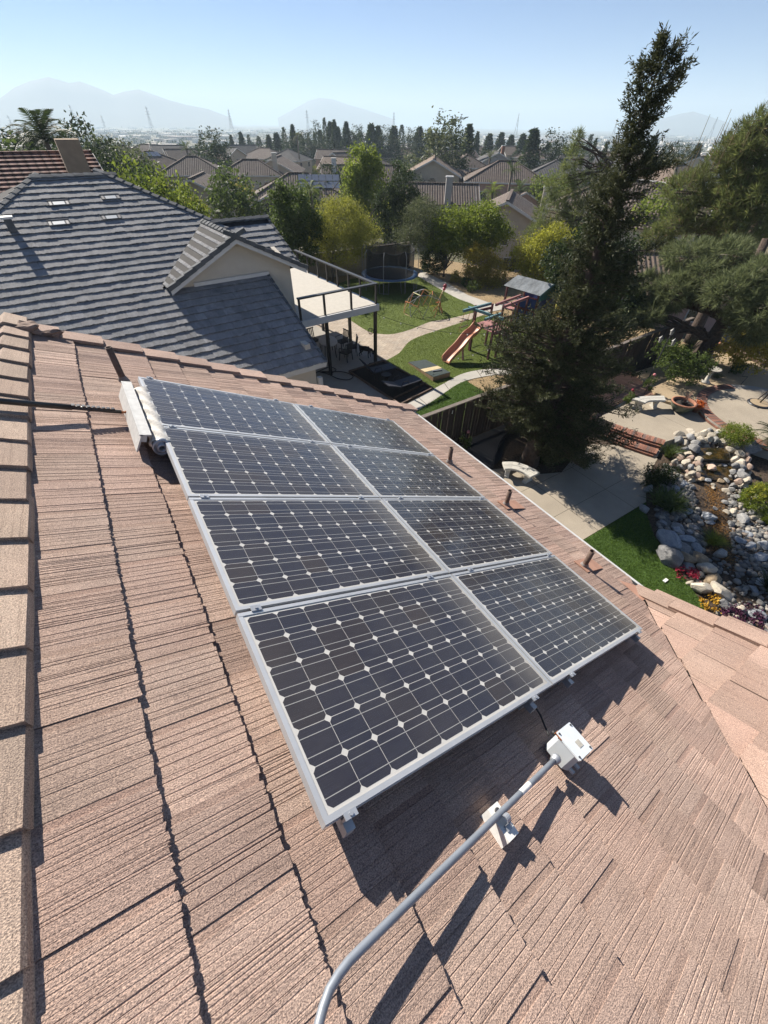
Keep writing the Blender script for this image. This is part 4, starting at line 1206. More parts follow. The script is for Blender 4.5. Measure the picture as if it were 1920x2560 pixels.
MB().tube([(0, 0, 0.05), (0.05, -0.10, 0.7), (0.02, -0.3, 1.4), (0.1, -0.75, 1.95), (0.2, -1.2, 1.9)], 0.03, 8).build("pole", "steel_black", hs, True)
MB().tube([(0.25, 0.2, 0.02), (0.1, 0.0, 0.7), (0.05, -0.2, 1.2)], 0.02, 8).build("brace", "steel_black", hs, True)
MB().tube([(-0.5, -0.15, 0.02), (0.3, 0.1, 0.05)], 0.015, 6).build("foot_bar", "steel_black", hs)
wp = thing("glazed_pot", "round tan glazed pot on the ground behind the pine trunk", "pot", (26.769, 8.931, 0.4))
mb = MB(); mb.lathe([(0.0, 0), (0.20, 0), (0.34, 0.2), (0.33, 0.36), (0.27, 0.38), (0.25, 0.3), (0, 0.25)], 16); mb.build("pot", "terracotta", wp, True)
mb = MB(); mb.box((0, 0, 0), (0.16, 0.08, 0.02)); o = mb.build("valve_cover", "white_tag"); o.location = (10.184, 1.387, 0.03); tag(o, "small white valve cover lying in the lawn near the gutter", "valve cover")
# garden border beyond the gravel
fw = thing("low_garden_wall", "low brown block wall at the far edge of the gravel terrace", "wall", (26.3, 5.5, 0.4))
simple("block_brown", (0.20, 0.14, 0.10), 0.9, 0.2, 6, objvar=0.2)
mb = MB(); mb.box((0, 0, 0.1), (0.2, 0.395, 0.19)); bk_ = mb.mesh("block", "block_brown")
for k in range(18):
    o = link("block", bk_, fw); o.location = (rnd.uniform(-.005, .005) + 0.06 * k, -3.4 + k * 0.4, 0); o.rotation_euler = (0, 0, -0.15)

# ================================================================== neighbour's yard furniture
simple("pad_blue", (0.045, 0.11, 0.22), 0.5, 0.2, 3)
simple("mat_black", (0.012, 0.013, 0.016), 0.7, 0.2)
simple("net_pole", (0.24, 0.24, 0.25), 0.6, 0.15)
m, t = newmat("net_mesh")
t.b.inputs["Base Color"].default_value = (0.012, 0.012, 0.014, 1); t.b.inputs["Roughness"].default_value = 0.9
tr = t.node("ShaderNodeBsdfTransparent"); mx = t.node("ShaderNodeMixShader"); mx.inputs[0].default_value = 0.66
t.link(tr.outputs[0], mx.inputs[1]); t.link(t.b.outputs[0], mx.inputs[2]); t.link(mx.outputs[0], t.out.inputs[0])
TC = (18.55, 28.45, 0)
tp_ = thing("trampoline", "round trampoline with blue pad and black safety net on the lawn", "trampoline", TC)
mb = MB(); mb.lathe([(2.12, 0.86), (2.14, 0.92), (1.78, 0.93), (1.76, 0.90), (2.12, 0.86)], 40); mb.build("pad", "pad_blue", tp_, True)
mb = MB(); mb.lathe([(0.0, 0.895), (1.80, 0.90)], 40); mb.build("jump_mat", "mat_black", tp_)
mb = MB()
V = []; F = []; N = 48
for zi, zz in enumerate((0.92, 1.5, 2.1, 2.6)):
    for k in range(N):
        a = 2 * math.pi * k / N; sag = 0.16 * abs(math.sin(a * 4)) if zi == 3 else 0
        r_ = 1.80 - (0.10 * abs(math.sin(a * 4)) if zi in (1, 2) else 0.05 * abs(math.sin(a * 4)))
        V.append((r_ * math.cos(a), r_ * math.sin(a), zz - sag))
for i in range(3):
    for k in range(N): F.append((i * N + k, i * N + (k + 1) % N, (i + 1) * N + (k + 1) % N, (i + 1) * N + k))
mb.add(V, F); mb.build("safety_net", "net_mesh", tp_)
mb = MB(); ring_ = V[3 * N:]; mb.tube(ring_ + ring_[:1], 0.02, 5, False); mb.build("net_hem", "mat_black", tp_)
for k in range(8):
    a = 2 * math.pi * (k + 0.0) / 8
    mb = MB(); c_, s_ = math.cos(a), math.sin(a)
    mb.tube([(2.06 * c_, 2.06 * s_, 0.0), (2.12 * c_, 2.12 * s_, 1.0), (2.12 * c_, 2.12 * s_, 2.35), (1.95 * c_, 1.95 * s_, 2.62)], 0.022, 6); mb.build("net_post", "net_pole", tp_)
for k in range(4):
    a = 2 * math.pi * (k + 0.5) / 4
    mb = MB(); c0, c1 = a - 0.18, a + 0.18
    mb.tube([(1.95 * math.cos(c0), 1.95 * math.sin(c0), 0.86), (1.95 * math.cos(c0), 1.95 * math.sin(c0), 0.03), (1.95 * math.cos(c1), 1.95 * math.sin(c1), 0.03), (1.95 * math.cos(c1), 1.95 * math.sin(c1), 0.86)], 0.02, 6); mb.build("leg", "net_pole", tp_)
la_ = thing("trampoline_ladder", "small two rail ladder leaning on the trampoline rim", "ladder", (0, 0, 0))
for q in (((18.404, 26.597, 0), (18.047, 26.234, 0.9)), ((18.718, 26.504, 0), (18.336, 26.204, 0.9))):
    MB().tube([q[0], q[1]], 0.016, 6).build("rail", "net_pole", la_)
# climbing dome
simple("bar_tan", (0.50, 0.34, 0.16), 0.5, 0.15); simple("bar_grey", (0.22, 0.23, 0.25), 0.5, 0.15)
simple("bar_yellow", (0.42, 0.40, 0.05), 0.5, 0.15); simple("bar_orange", (0.45, 0.15, 0.05), 0.5, 0.1)
dm = thing("climbing_dome", "geodesic climbing dome of thin coloured bars on the lawn", "climbing frame", (17.402, 22.598, 0))
bmd_ = bmesh.new(); bmesh.ops.create_icosphere(bmd_, subdivisions=2, radius=1.30)
ev = [(v_.co.copy()) for v_ in bmd_.verts]
mn = ["bar_tan", "bar_grey", "bar_yellow", "bar_grey", "bar_orange"]
for i, e in enumerate(bmd_.edges):
    a, b = e.verts[0].co, e.verts[1].co
    if a.z > -0.12 and b.z > -0.12:
        MB().tube([(a.x, a.y, max(a.z, 0.0) * 1.05), (b.x, b.y, max(b.z, 0.0) * 1.05)], 0.020, 5).build("bar", mn[(i * 7) % 5], dm)
bmd_.free()
ty = thing("bouncy_pole_toy", "bent yellow pole toy with a red ball top beside the climbing dome", "toy", (18.383, 22.076, 0))
MB().tube([(0, 0, 0), (0.0, 0.02, 0.5), (-0.02, 0.05, 0.75), (0.05, 0.0, 1.05), (0.16, -0.05, 1.28)], [0.045, 0.045, 0.05, 0.04, 0.035], 8).build("pole", "bar_tan", ty, True)
simple("toy_red", (0.28, 0.02, 0.035), 0.4, 0.15); simple("toy_pink", (0.55, 0.10, 0.14), 0.4, 0.15)
mb = MB(); mb.ball((0.19, -0.06, 1.36), (0.10, 0.10, 0.10)); mb.build("collar", "toy_pink", ty, True)
mb = MB(); mb.ball((0.23, -0.07, 1.54), (0.12, 0.12, 0.12)); mb.build("ball", "toy_red", ty, True)
for k in range(3):
    a = R(120 * k + 30); MB().tube([(0, 0, 0.55), (0.4 * math.cos(a), 0.4 * math.sin(a), 0.02)], 0.025, 6).build("leg", "bar_orange", ty)
mb = MB(); mb.box((-0.2, -0.05, 0.62), (0.32, 0.12, 0.05)); mb.build("seat", "bar_orange", ty)
# ---------------------------------------------------------------- play set
simple("play_red", (0.10, 0.030, 0.032), 0.8, 0.25, 8, objvar=0.2); simple("play_teal", (0.10, 0.20, 0.22), 0.7, 0.2, 8)
simple("play_pink", (0.34, 0.16, 0.15), 0.8, 0.2, 8, objvar=0.2); simple("slide_peach", (0.44, 0.19, 0.10), 0.45, 0.08, 3)
simple("tarp_grey", (0.165, 0.182, 0.195), 0.8, 0.3, 3, bump=0.6, bscale=5, bdist=0.05); simple("tarp_teal", (0.015, 0.13, 0.14), 0.7, 0.2); simple("tarp_blue", (0.008, 0.035, 0.16), 0.6, 0.3, 3, bump=0.5, bscale=4, bdist=0.05)
simple("slide_yellow", (0.55, 0.52, 0.10), 0.5, 0.15, 6)
ps = thing("play_set", "wooden play set with peach slide, teal beams and tarp roofed fort", "play set")
def plank_deck(A_, B_, C_, n_, mat, nm, th=0.035):
    """n planks between edge A-B, each running along B-C"""
    A_, B_, C_ = Vector(A_), Vector(B_), Vector(C_)
    for k in range(n_):
        p0 = A_.lerp(B_, (k + .04) / n_); p1 = A_.lerp(B_, (k + .96) / n_); d_ = C_ - B_
        mb = MB(); q = [p0, p1, p1 + d_, p0 + d_]
        if (q[1] - q[0]).cross(q[2] - q[0]).z < 0: q = q[::-1]
        mb.slab(q, th); mb.build(nm, mat, ps)
plank_deck((15.95, 16.25, 1.40), (17.15, 16.25, 1.40), (17.15, 14.75, 1.40), 9, "play_pink", "deck_plank")
for (x, y, h_) in ((15.95, 16.25, 2.3), (17.15, 16.25, 2.2), (15.95, 14.75, 2.3), (17.15, 14.75, 2.2), (16.5, 14.75, 1.4)):
    mb = MB(); mb.box((x, y, h_ / 2), (0.09, 0.09, h_)); mb.build("post", "play_red", ps)
for y in (16.25, 14.75):
    for z_ in (1.32, 2.0):
        mb = MB(); mb.box((16.55, y, z_), (1.2, 0.04, 0.13)); mb.build("rail", "play_red", ps)
for k in range(6):
    mb = MB(); mb.box((16.15 + k * 0.17, 14.72, 1.72), (0.09, 0.02, 0.62)); mb.build("picket", "play_red", ps)
plank_deck((17.15, 14.75, 1.38), (17.15, 13.95, 0.75), (16.45, 13.95, 0.75), 6, "play_red", "stair_tread")
# teal beams
for a, b in (((14.7, 15.799, 2.35), (16.699, 15.948, 2.35)), ((15.387, 16.19, 2.3), (15.709, 14.035, 2.3)), ((14.794, 14.329, 2.35), (16.003, 14.53, 2.35))):
    MB().bar(a, b, 0.09, 0.12).build("beam", "play_teal", ps)
mb = MB(); q = Vector((15.893, 16.132, 1.9)); mb.box((q.x, q.y, 1.1), (0.10, 0.10, 2.2)); mb.build("post", "play_red", ps)
# swing ropes and rope ladder
for a, b in (((14.809, 15.804, 2.25), (15.979, 17.28, 0.6)), ((15.226, 15.859, 2.25), (17.164, 17.991, 0.6))):
    MB().tube([a, b], 0.012, 5).build("rope", "bar_tan", ps)
for a, b in (((15.708, 17.035, 1.3), (16.34, 17.052, 1.3)), ((16.083, 17.41, 0.8), (16.774, 17.472, 0.8))):
    MB().bar(a, b, 0.04).build("rung", "edge_timber", ps)
# monkey bars
MBA, MBB = (Vector((17.021, 15.904, 2.25)), Vector((19.306, 16.36, 2.25))), (Vector((17.199, 15.482, 2.25)), Vector((19.451, 15.923, 2.25)))
for a, b in (MBA, MBB): MB().bar(a, b, 0.09, 0.13).build("beam", "play_pink", ps)
for k in range(7):
    f_ = 0.08 + k * 0.14
    MB().tube([MBA[0].lerp(MBA[1], f_), MBB[0].lerp(MBB[1], f_)], 0.018, 6).build("rung", "bar_grey", ps)
for q in (MBA[1], MBB[1]):
    MB().bar((q.x, q.y, 0), (q.x, q.y, 2.2), 0.09).build("post", "play_red", ps)
# slide
mb = MB(); V = []; F = []
A_, B_ = Vector((15.85, 15.75, 1.42)), Vector((13.70, 15.50, 0.12))
d_ = (B_ - A_); sd_ = Vector((-d_.y, d_.x, 0)).normalized()
prof = [(-0.33, 0.20), (-0.30, 0.22), (-0.26, 0.19), (-0.22, 0.03), (-0.10, 0.0), (0.10, 0.0), (0.22, 0.03), (0.26, 0.19), (0.30, 0.22), (0.33, 0.20), (0.27, -0.03), (-0.27, -0.03)]
n_ = 22
for i in range(n_ + 1):
    f_ = i / n_
    zz = A_.z + (B_.z - A_.z) * (f_ + 0.06 * math.sin(f_ * 4 * math.pi) * (1 - f_) if f_ < 1 else 1)
    if f_ > 0.88: zz = max(zz, 0.14)
    if f_ > .97: zz -= 0.05
    c_ = Vector((A_.x + d_.x * f_, A_.y + d_.y * f_, zz))
    for w_, h_ in prof: V.append(c_ + sd_ * w_ + Vector((0, 0, h_)))
k_ = len(prof)
for i in range(n_):
    for j in range(k_): F.append((i * k_ + j, (i + 1) * k_ + j, (i + 1) * k_ + (j + 1) % k_, i * k_ + (j + 1) % k_))
F += [tuple(range(k_)), tuple(n_ * k_ + j for j in range(k_ - 1, -1, -1))]
mb.add(V, F); mb.build("slide", "slide_peach", ps, True)
mb = MB(); mb.bar((14.75, 15.35, 0.0), (15.1, 15.9, 0.55), 0.08); mb.build("slide_prop", "play_red", ps)
# fort
e0, e1 = Vector((19.319, 17.745, 2.45)), Vector((19.615, 15.281, 2.45))
g0, g1, h1 = Vector((19.841, 17.327, 3)), Vector((20.161, 15.026, 3)), Vector((21.853, 15.62, 2.45))
h0 = h1 + (e0 - e1)
mb = MB(); mb.slab([e0, e1, g1, g0], 0.03); mb.build("tarp_roof", "tarp_grey", ps)
mb = MB(); mb.slab([g0, g1, h1, h0], 0.03); mb.build("tarp_roof", "tarp_grey", ps)
mb = MB(); mb.slab([e1, h1 - Vector((0, 0, .0)), g1], 0.03); mb.build("tarp_gable", "tarp_teal", ps)
dn = Vector((0, 0, -0.55))
mb = MB(); mb.slab([e1 + dn * .55, h1 + dn * 0.45, h1, e1], 0.03); mb.build("tarp_gable", "tarp_teal", ps)
ins = 0.14
cen = (e0 + e1 + h0 + h1) / 4
def inn(p_, z_): q = p_.lerp(cen, ins); return Vector((q.x, q.y, z_))
for p_ in (e0, e1, h0, h1):
    q = inn(p_, 0); mb = MB(); mb.box((q.x, q.y, 1.22), (0.10, 0.10, 2.44)); mb.build("post", "play_red", ps)
for p_, q_ in ((e0, e1), (e1, h1), (h1, h0)):
    a, b = inn(p_, 0.35), inn(q_, 0.35)
    f0 = 0.36 if p_ is e0 else 0.0
    a2 = a.lerp(b, f0)
    mb = MB(); mb.slab([a2, b, Vector((b.x, b.y, 2.15)), Vector((a2.x, a2.y, 2.15))], 0.02); mb.build("tarp_wall", "tarp_blue", ps)
    mb = MB(); mb.bar(Vector((a.x, a.y, 1.55)), Vector((b.x, b.y, 1.55)), 0.06, 0.12); mb.build("rail", "play_red", ps)
mb = MB(); mb.slab([inn(e0, 1.3), inn(e1, 1.3), inn(h1, 1.3), inn(h0, 1.3)], 0.05); mb.build("fort_floor", "play_pink", ps)
q1, q2 = inn(e1, 1.4), inn(h1, 2.3); MB().bar(q1, q2, 0.06, 0.10).build("brace", "edge_timber", ps)
ys = thing("tube_slide", "yellow plastic tube slide hanging off the tarp fort", "slide")
a, b = Vector((22.197, 15.581, 2.1)), Vector((23.587, 16.678, 0.9))
mb = MB(); pp = [a + Vector((0, 0, .1)), a.lerp(b, .3) + Vector((.05, 0, 0)), a.lerp(b, .65), b, b + (b - a) * .4]
for k in range(len(pp) - 1): mb.tube([pp[k], pp[k].lerp(pp[k + 1], .5), pp[k + 1]], [0.30, 0.34, 0.30], 14, False)
mb.build("tube", "slide_yellow", ys, True)
# ramp box on the turf
rb = thing("putting_ramp", "low dark green ramp box with a plywood band on the turf", "ramp")
simple("ramp_green", (0.022, 0.036, 0.034), 0.85, 0.3, 8); simple("plywood", (0.50, 0.40, 0.23), 0.8, 0.12, 4); simple("ply_edge", (0.30, 0.20, 0.12), 0.8, 0.2)
c1, c2, c3, c4 = Vector((12.01, 16.49, 0.10)), Vector((12.97, 16.27, 0.10)), Vector((12.92, 14.2, 0.24)), Vector((11.90, 14.23, 0.24))
def rq(f0, f1, z_=0.0): return [c1.lerp(c4, f0) + Vector((0, 0, z_)), c1.lerp(c4, f1) + Vector((0, 0, z_)), c2.lerp(c3, f1) + Vector((0, 0, z_)), c2.lerp(c3, f0) + Vector((0, 0, z_))]
for f0, f1, mt, nm in ((0.0, 0.50, "ramp_green", "turf_panel"), (0.505, 0.68, "plywood", "plywood_band"), (0.685, 1.0, "ramp_green", "turf_panel")):
    mb = MB(); mb.slab(rq(f0, f1), 0.02); mb.build(nm, mt, rb)
mb = MB(); q = [Vector((v_.x, v_.y, 0)) for v_ in (c1, c4, c3, c2)]; tpz = [v_ - Vector((0, 0, .022)) for v_ in (c1, c4, c3, c2)]
mb.add(q + tpz, [(0, 1, 5, 4), (1, 2, 6, 5), (2, 3, 7, 6), (3, 0, 4, 7)]); mb.build("side", "ply_edge", rb)
a = c1.lerp(c4, .78).lerp(c2.lerp(c3, .78), 0.55); mb = MB(); mb.box((a.x, a.y, a.z + .03), (0.5, 0.06, 0.05), Matrix.Rotation(R(-15), 3, 'Z')); mb.build("bar", "bar_grey", rb)
# ---------------------------------------------------------------- loungers and side table
simple("sling_navy", (0.018, 0.020, 0.032), 0.65, 0.15, 20); simple("wicker_dark", (0.020, 0.017, 0.016), 0.7, 0.2)
def lounger(label, x, y, rz, back):
    l_ = thing("sun_lounger", label, "lounger", (x, y, 0), rz, "dark loungers on the mulch bed")
    mb = MB(); mb.slab([(0, -.31, .36), (1.25, -.31, .36), (1.25, .31, .36), (0, .31, .36)], 0.05); mb.build("seat", "sling_navy", l_)
    mb = MB(); c_, s_ = math.cos(back), math.sin(back)
    mb.slab([(-.72 * c_, -.31, .36 + .72 * s_), (0, -.31, .36), (0, .31, .36), (-.72 * c_, .31, .36 + .72 * s_)], 0.05); mb.build("backrest", "sling_navy", l_)
    for px_ in (0.1, 1.1):
        for s2 in (-1, 1): MB().bar((px_, s2 * .29, 0.01), (px_, s2 * .29, .33), 0.045).build("leg", "wicker_dark", l_)
    for s2 in (-1, 1): MB().tube([(0.0, s2 * .33, .36), (0.08, s2 * .33, .56), (0.38, s2 * .33, .56), (0.45, s2 * .33, .36)], 0.018, 6).build("armrest", "wicker_dark", l_)
lounger("navy sling lounger on the mulch bed, beside the balcony post", 9.55, 16.15, R(-3), R(52))
lounger("navy sling lounger on the mulch bed, beside the pale path", 9.85, 14.30, R(4), R(20))
sd = thing("side_table", "small dark round side table between the two loungers", "table", (9.85, 15.25, 0))
mb = MB(); mb.lathe([(0, .42), (.24, .42), (.24, .45), (0, .45)], 14); mb.build("table_top", "wicker_dark", sd)
mb = MB(); mb.lathe([(.16, 0), (.10, .2), (.14, .42)], 10); mb.build("base", "wicker_dark", sd)
# ---------------------------------------------------------------- dining set under the balcony
simple("table_pale", (0.42, 0.42, 0.42), 0.5, 0.1)
dt = thing("dining_table", "pale oval dining table in the shade under the balcony", "table", (9.0, 19.65, 0), R(75))
mb = MB(); poly = [(0.75 * math.cos(2 * math.pi * k / 24), 0.48 * math.sin(2 * math.pi * k / 24)) for k in range(24)]; mb.prism(poly, .71, .74); mb.build("table_top", "table_pale", dt)
for sx in (-1, 1):
    for sy in (-1, 1): MB().tube([(sx * .42, sy * .24, .71), (sx * .50, sy * .30, 0)], 0.022, 6).build("leg", "steel_black", dt)
mb = MB(); mb.ball((0.1, 0.05, .80), .07); tag(mb.build("bowl", "wicker_dark", None, True), "small dark round bowl on the pale dining table", "bowl").location = (8.95, 19.6, 0.02)
def chair(label, x, y, rz, arms):
    c_ = thing("patio_chair", label, "chair", (x, y, 0), rz, "dark chairs at the dining table")
    mb = MB(); mb.box((0, 0, .43), (.50, .48, .06)); mb.build("seat", "wicker_dark", c_)
    for k in range(5):
        mb = MB(); mb.bar((-.24, -.20 + .1 * k, .45), (-.32, -.20 + .1 * k, .95), .05, .02, up=(1, 0, 0)); mb.build("back_slat", "steel_black", c_)
    MB().bar((-.32, -.26, .96), (-.32, .26, .96), .04).build("back_rail", "steel_black", c_)
    for sx in (-1, 1):
        for sy in (-1, 1): MB().bar((sx * .22, sy * .22, .42), (sx * .26, sy * .24, 0), .032).build("leg", "steel_black", c_)
    if arms:
        for sy in (-1, 1): MB().tube([(-.28, sy * .27, .68), (.20, sy * .27, .66), (.24, sy * .25, .42)], 0.022, 6).build("armrest", "steel_black", c_)
chair("dark armchair at the dining table, its back to the camera", 9.45, 18.55, R(115), True)
chair("thin metal chair at the dining table, nearest the dog", 10.05, 19.0, R(160), False)
chair("dark armchair at the dining table, on the lawn side", 9.95, 19.9, R(190), True)
chair("dark chair at the far end of the dining table", 8.7, 20.85, R(-80), False)
# ---------------------------------------------------------------- garden hose
hp = []
base = [(7.339, 17.905, 0), (7.727, 18.05, 0), (8.275, 18.174, 0), (8.443, 17.751, 0), (8.062, 17.535, 0), (7.697, 17.878, 0), (8.11, 17.631, 0), (8.623, 17.262, 0), (8.81, 16.656, 0), (8.43, 16.405, 0), (8.036, 16.759, 0), (7.843, 17.418, 0), (7.532, 17.977, 0)]
hp = smooth_poly([(a, b, 0.025 + 0.004 * i) for i, (a, b, c_) in enumerate(base)], 5, False)
tag(MB().tube(hp, 0.022, 6).build("garden_hose", "black_rubber", None, True), "black garden hose looped on the shaded patio", "hose")
# ---------------------------------------------------------------- dog
simple("dog_coat", (0.018, 0.016, 0.016), 0.75, 0.25, 9); simple("dog_pale", (0.30, 0.24, 0.19), 0.8, 0.2)
def skinned(name, pts, edges, mat, parent, sub=2, root=0):
    me = bpy.data.meshes.new(name); me.from_pydata([q[0] for q in pts], edges, [])
    o = link(name, me, parent)
    me.materials.append(MATS[mat])
    sk = o.modifiers.new("skin", 'SKIN'); sk.use_smooth_shade = True
    for i, q in enumerate(pts):
        v_ = me.skin_vertices[0].data[i]; v_.radius = q[1] if isinstance(q[1], tuple) else (q[1], q[1]); v_.use_root = (i == root)
    ss = o.modifiers.new("sub", 'SUBSURF'); ss.levels = sub; ss.render_levels = sub
    return o
dg = thing("dog", "black dog with its tail up and nose down on the patio edge", "dog", (10.48, 18.50, 0), R(-58))
P = [((0.0, 0, .44), (.10, .12)), ((.20, 0, .43), (.115, .14)), ((.38, 0, .46), (.10, .13)), ((.50, 0, .44), (.065, .07)), ((.60, 0, .33), (.055, .06)), ((.66, 0, .25), (.060, .062)), ((.73, 0, .17), (.032, .03)),
     ((-.14, 0, .45), (.095, .11)), ((-.24, 0, .50), (.03, .03)), ((-.27, 0, .62), (.018, .018)), ((-.22, 0, .72), (.013, .013)), ((-.15, 0, .76), (.008, .008)),
     ((.36, .09, .32), (.045, .05)), ((.34, .10, .18), (.026, .028)), ((.36, .10, .03), (.022, .022)), ((.40, .10, .015), (.028, .016)),
     ((.36, -.09, .32), (.045, .05)), ((.33, -.10, .18), (.026, .028)), ((.34, -.10, .03), (.022, .022)), ((.38, -.10, .015), (.028, .016)),
     ((-.13, .09, .33), (.06, .07)), ((-.08, .10, .24), (.038, .04)), ((-.19, .10, .14), (.024, .024)), ((-.17, .10, .03), (.02, .02)), ((-.13, .10, .015), (.028, .016)),
     ((-.13, -.09, .33), (.06, .07)), ((-.10, -.10, .24), (.038, .04)), ((-.21, -.10, .14), (.024, .024)), ((-.19, -.10, .03), (.02, .02)), ((-.15, -.10, .015), (.028, .016))]
E_ = [(0, 1), (1, 2), (2, 3), (3, 4), (4, 5), (5, 6), (0, 7), (7, 8), (8, 9), (9, 10), (10, 11), (2, 12), (12, 13), (13, 14), (14, 15), (2, 16), (16, 17), (17, 18), (18, 19), (7, 20), (20, 21), (21, 22), (22, 23), (23, 24), (7, 25), (25, 26), (26, 27), (27, 28), (28, 29)]
skinned("body", P, E_, "dog_coat", dg, 2, 1)
for s_ in (-1, 1):
    mb = MB(); mb.ball((.61, s_ * .075, .30), (.045, .018, .06), 8, 6); mb.build("ear", "dog_coat", dg, True)
# ---------------------------------------------------------------- string lights
m, t = newmat("bulb_white"); t.b.inputs["Base Color"].default_value = (0.8, 0.78, 0.7, 1); t.b.inputs["Roughness"].default_value = 0.3
def string(label, A_, B_, sag, n_):
    s_ = thing("string_lights", label, "string lights", (0, 0, 0), group="string lights over the turf")
    A_, B_ = Vector(A_), Vector(B_)
    pp = [A_.lerp(B_, k / 24) - Vector((0, 0, sag * 4 * (k / 24) * (1 - k / 24))) for k in range(25)]
    MB().tube(pp, 0.009, 4, False).build("wire", "black_rubber", s_)
    for k in range(n_):
        f_ = (k + .5) / n_; q = A_.lerp(B_, f_) - Vector((0, 0, sag * 4 * f_ * (1 - f_) + .06))
        mb = MB(); mb.ball((0, 0, 0), (.030, .030, .040), 8, 5); o = mb.build("bulb", "bulb_white", s_, True); o.location = q
string("string of white bulbs sagging from the balcony towards the slide", (10.67, 17.55, 2.4), (16.6, 13.1, 2.0), 0.55, 9)
string("string of white bulbs sagging along the pale path edge", (13.8, 15.2, 0.35), (16.6, 13.1, 2.0), 0.25, 5)
mb = MB(); mb.box((16.62, 13.1, 1.02), (0.06, 0.06, 2.04)); tag(mb.build("light_pole", "steel_black"), "thin dark pole holding the string lights by the path", "pole")
# ---------------------------------------------------------------- iron fence and back walls of the yard
jf = thing("iron_fence", "black iron picket fence behind the play set", "fence")
A_, B_ = Vector((24.6, 26.4, 0)), Vector((30.2, 24.2, 0)); d_ = B_ - A_
mb = MB(); mb.box((0, 0, .8), (.022, .022, 1.6)); pk = mb.mesh("picket", "steel_black")
for k in range(54):
    o = link("picket", pk, jf); o.location = A_ + d_ * (k / 53)
for z_ in (.2, 1.45): MB().bar(A_ + Vector((0, 0, z_)), B_ + Vector((0, 0, z_)), .04).build("rail", "steel_black", jf)
simple("block_wall", (0.30, 0.25, 0.19), 0.92, 0.15, 3, bump=0.3, bscale=30)
bw = thing("block_wall", "tan block garden wall behind the trampoline", "wall")
mb = MB(); mb.bar((9.5, 33.2, .85), (23.5, 33.0, .85), .2, 1.7); mb.build("wall_panel", "block_wall", bw)
mb = MB(); mb.bar((9.5, 33.2, 1.73), (23.5, 33.0, 1.73), .26, .06); mb.build("cap", "fence_cap", bw)
bw2 = thing("block_wall", "tan block wall between the grey roof house and the yard behind", "wall")
mb = MB(); mb.bar((-6, 36.5, .2), (9.5, 33.2, .2), .2, 3.0); mb.build("wall_panel", "block_wall", bw2)
# ================================================================== rocks and pond
def rock_mesh(seed, mat):
    g = random.Random(seed); bm = bmesh.new(); bmesh.ops.create_icosphere(bm, subdivisions=3, radius=1.0)
    pl = []
    for _ in range(17):
        d_ = Vector((g.uniform(-1, 1), g.uniform(-1, 1), g.uniform(-.8, 1))).normalized(); pl.append((d_, g.uniform(0.52, 0.90)))
    ph = [g.uniform(0, 6) for _ in range(6)]
    for v_ in bm.verts:
        d0 = v_.co.normalized(); r_ = 1.0
        for d_, k in pl:
            c_ = d0.dot(d_)
            if c_ > 0.05: r_ = min(r_, k / c_)
        r_ *= 1 + 0.03 * math.sin(5 * d0.x + ph[0]) * math.sin(6 * d0.y + ph[1]) + 0.02 * math.sin(13 * d0.z + ph[2]) * math.sin(11 * d0.x + ph[3])
        v_.co = d0 * r_
    me = bpy.data.meshes.new("rock"); bm.to_mesh(me); bm.free()
    me.materials.append(MATS[mat]); me.polygons.foreach_set("use_smooth", [True] * len(me.polygons))
    try: me.set_sharp_from_angle(angle=R(28))
    except Exception: pass
    return me
def rockmat(name, lo, hi, vein):
    m, t = newmat(name); r_ = t.rand()
    off = t.node("ShaderNodeCombineXYZ"); t.link(t.math('MULTIPLY', r_, 50), off.inputs[0])
    v = t.coord("Object", (1, 1, 1), off.outputs[0])
    c = t.ramp(t.noise(v, 2.2, 6, .65), [(.3, lo), (.7, hi)])
    wv = t.noise(t.coord("Object", (1, 1, 5), off.outputs[0], (.4, .3, 0)), 3.0, 5, .6)
    c = t.mix(c, vein, t.math('MULTIPLY', t.ramp(wv, [(.48, (0, 0, 0)), (.56, (1, 1, 1)), (.64, (0, 0, 0))]), .6))
    hsv = t.node("ShaderNodeHueSaturation"); t.link(t.math('ADD', t.math('MULTIPLY', r_, .5), .75), hsv.inputs["Value"]); t.link(c, hsv.inputs["Color"])
    t.link(hsv.outputs[0], t.b.inputs["Base Color"]); t.b.inputs["Roughness"].default_value = .85
    t.link(t.bump(t.noise(v, 7, 6, .7), .5, .08), t.b.inputs["Normal"])
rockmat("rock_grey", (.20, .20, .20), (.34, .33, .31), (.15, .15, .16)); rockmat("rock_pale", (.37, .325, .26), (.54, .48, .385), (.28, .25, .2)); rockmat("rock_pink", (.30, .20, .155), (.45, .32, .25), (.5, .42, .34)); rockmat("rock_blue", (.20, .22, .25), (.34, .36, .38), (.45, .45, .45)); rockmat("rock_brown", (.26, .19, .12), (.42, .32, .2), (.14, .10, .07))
RKM = {k: [rock_mesh(40 + 9 * i + j, k) for j in range(4)] for i, k in enumerate(("rock_grey", "rock_pale", "rock_pink", "rock_blue", "rock_brown"))}
def rock(spec, mat, z0, label, group, flat=0.75, name="rock"):
    x, y, rx, ry = spec
    o = link(name, rnd.choice(RKM[mat]))
    r_ = max(rx, ry); fz = min(1.0, flat * (ry / rx if rx else 1) + .12)
    o.scale = (r_ * rnd.uniform(1.15, 1.42), r_ * rnd.uniform(.9, 1.2), r_ * fz * rnd.uniform(1.0, 1.25)); o.location = (x, y, z0 + r_ * fz * .45)
    o.rotation_euler = (rnd.uniform(-.2, .2), rnd.uniform(-.2, .2), rnd.uniform(0, 6.28))
    return tag(o, label, "rock", group)
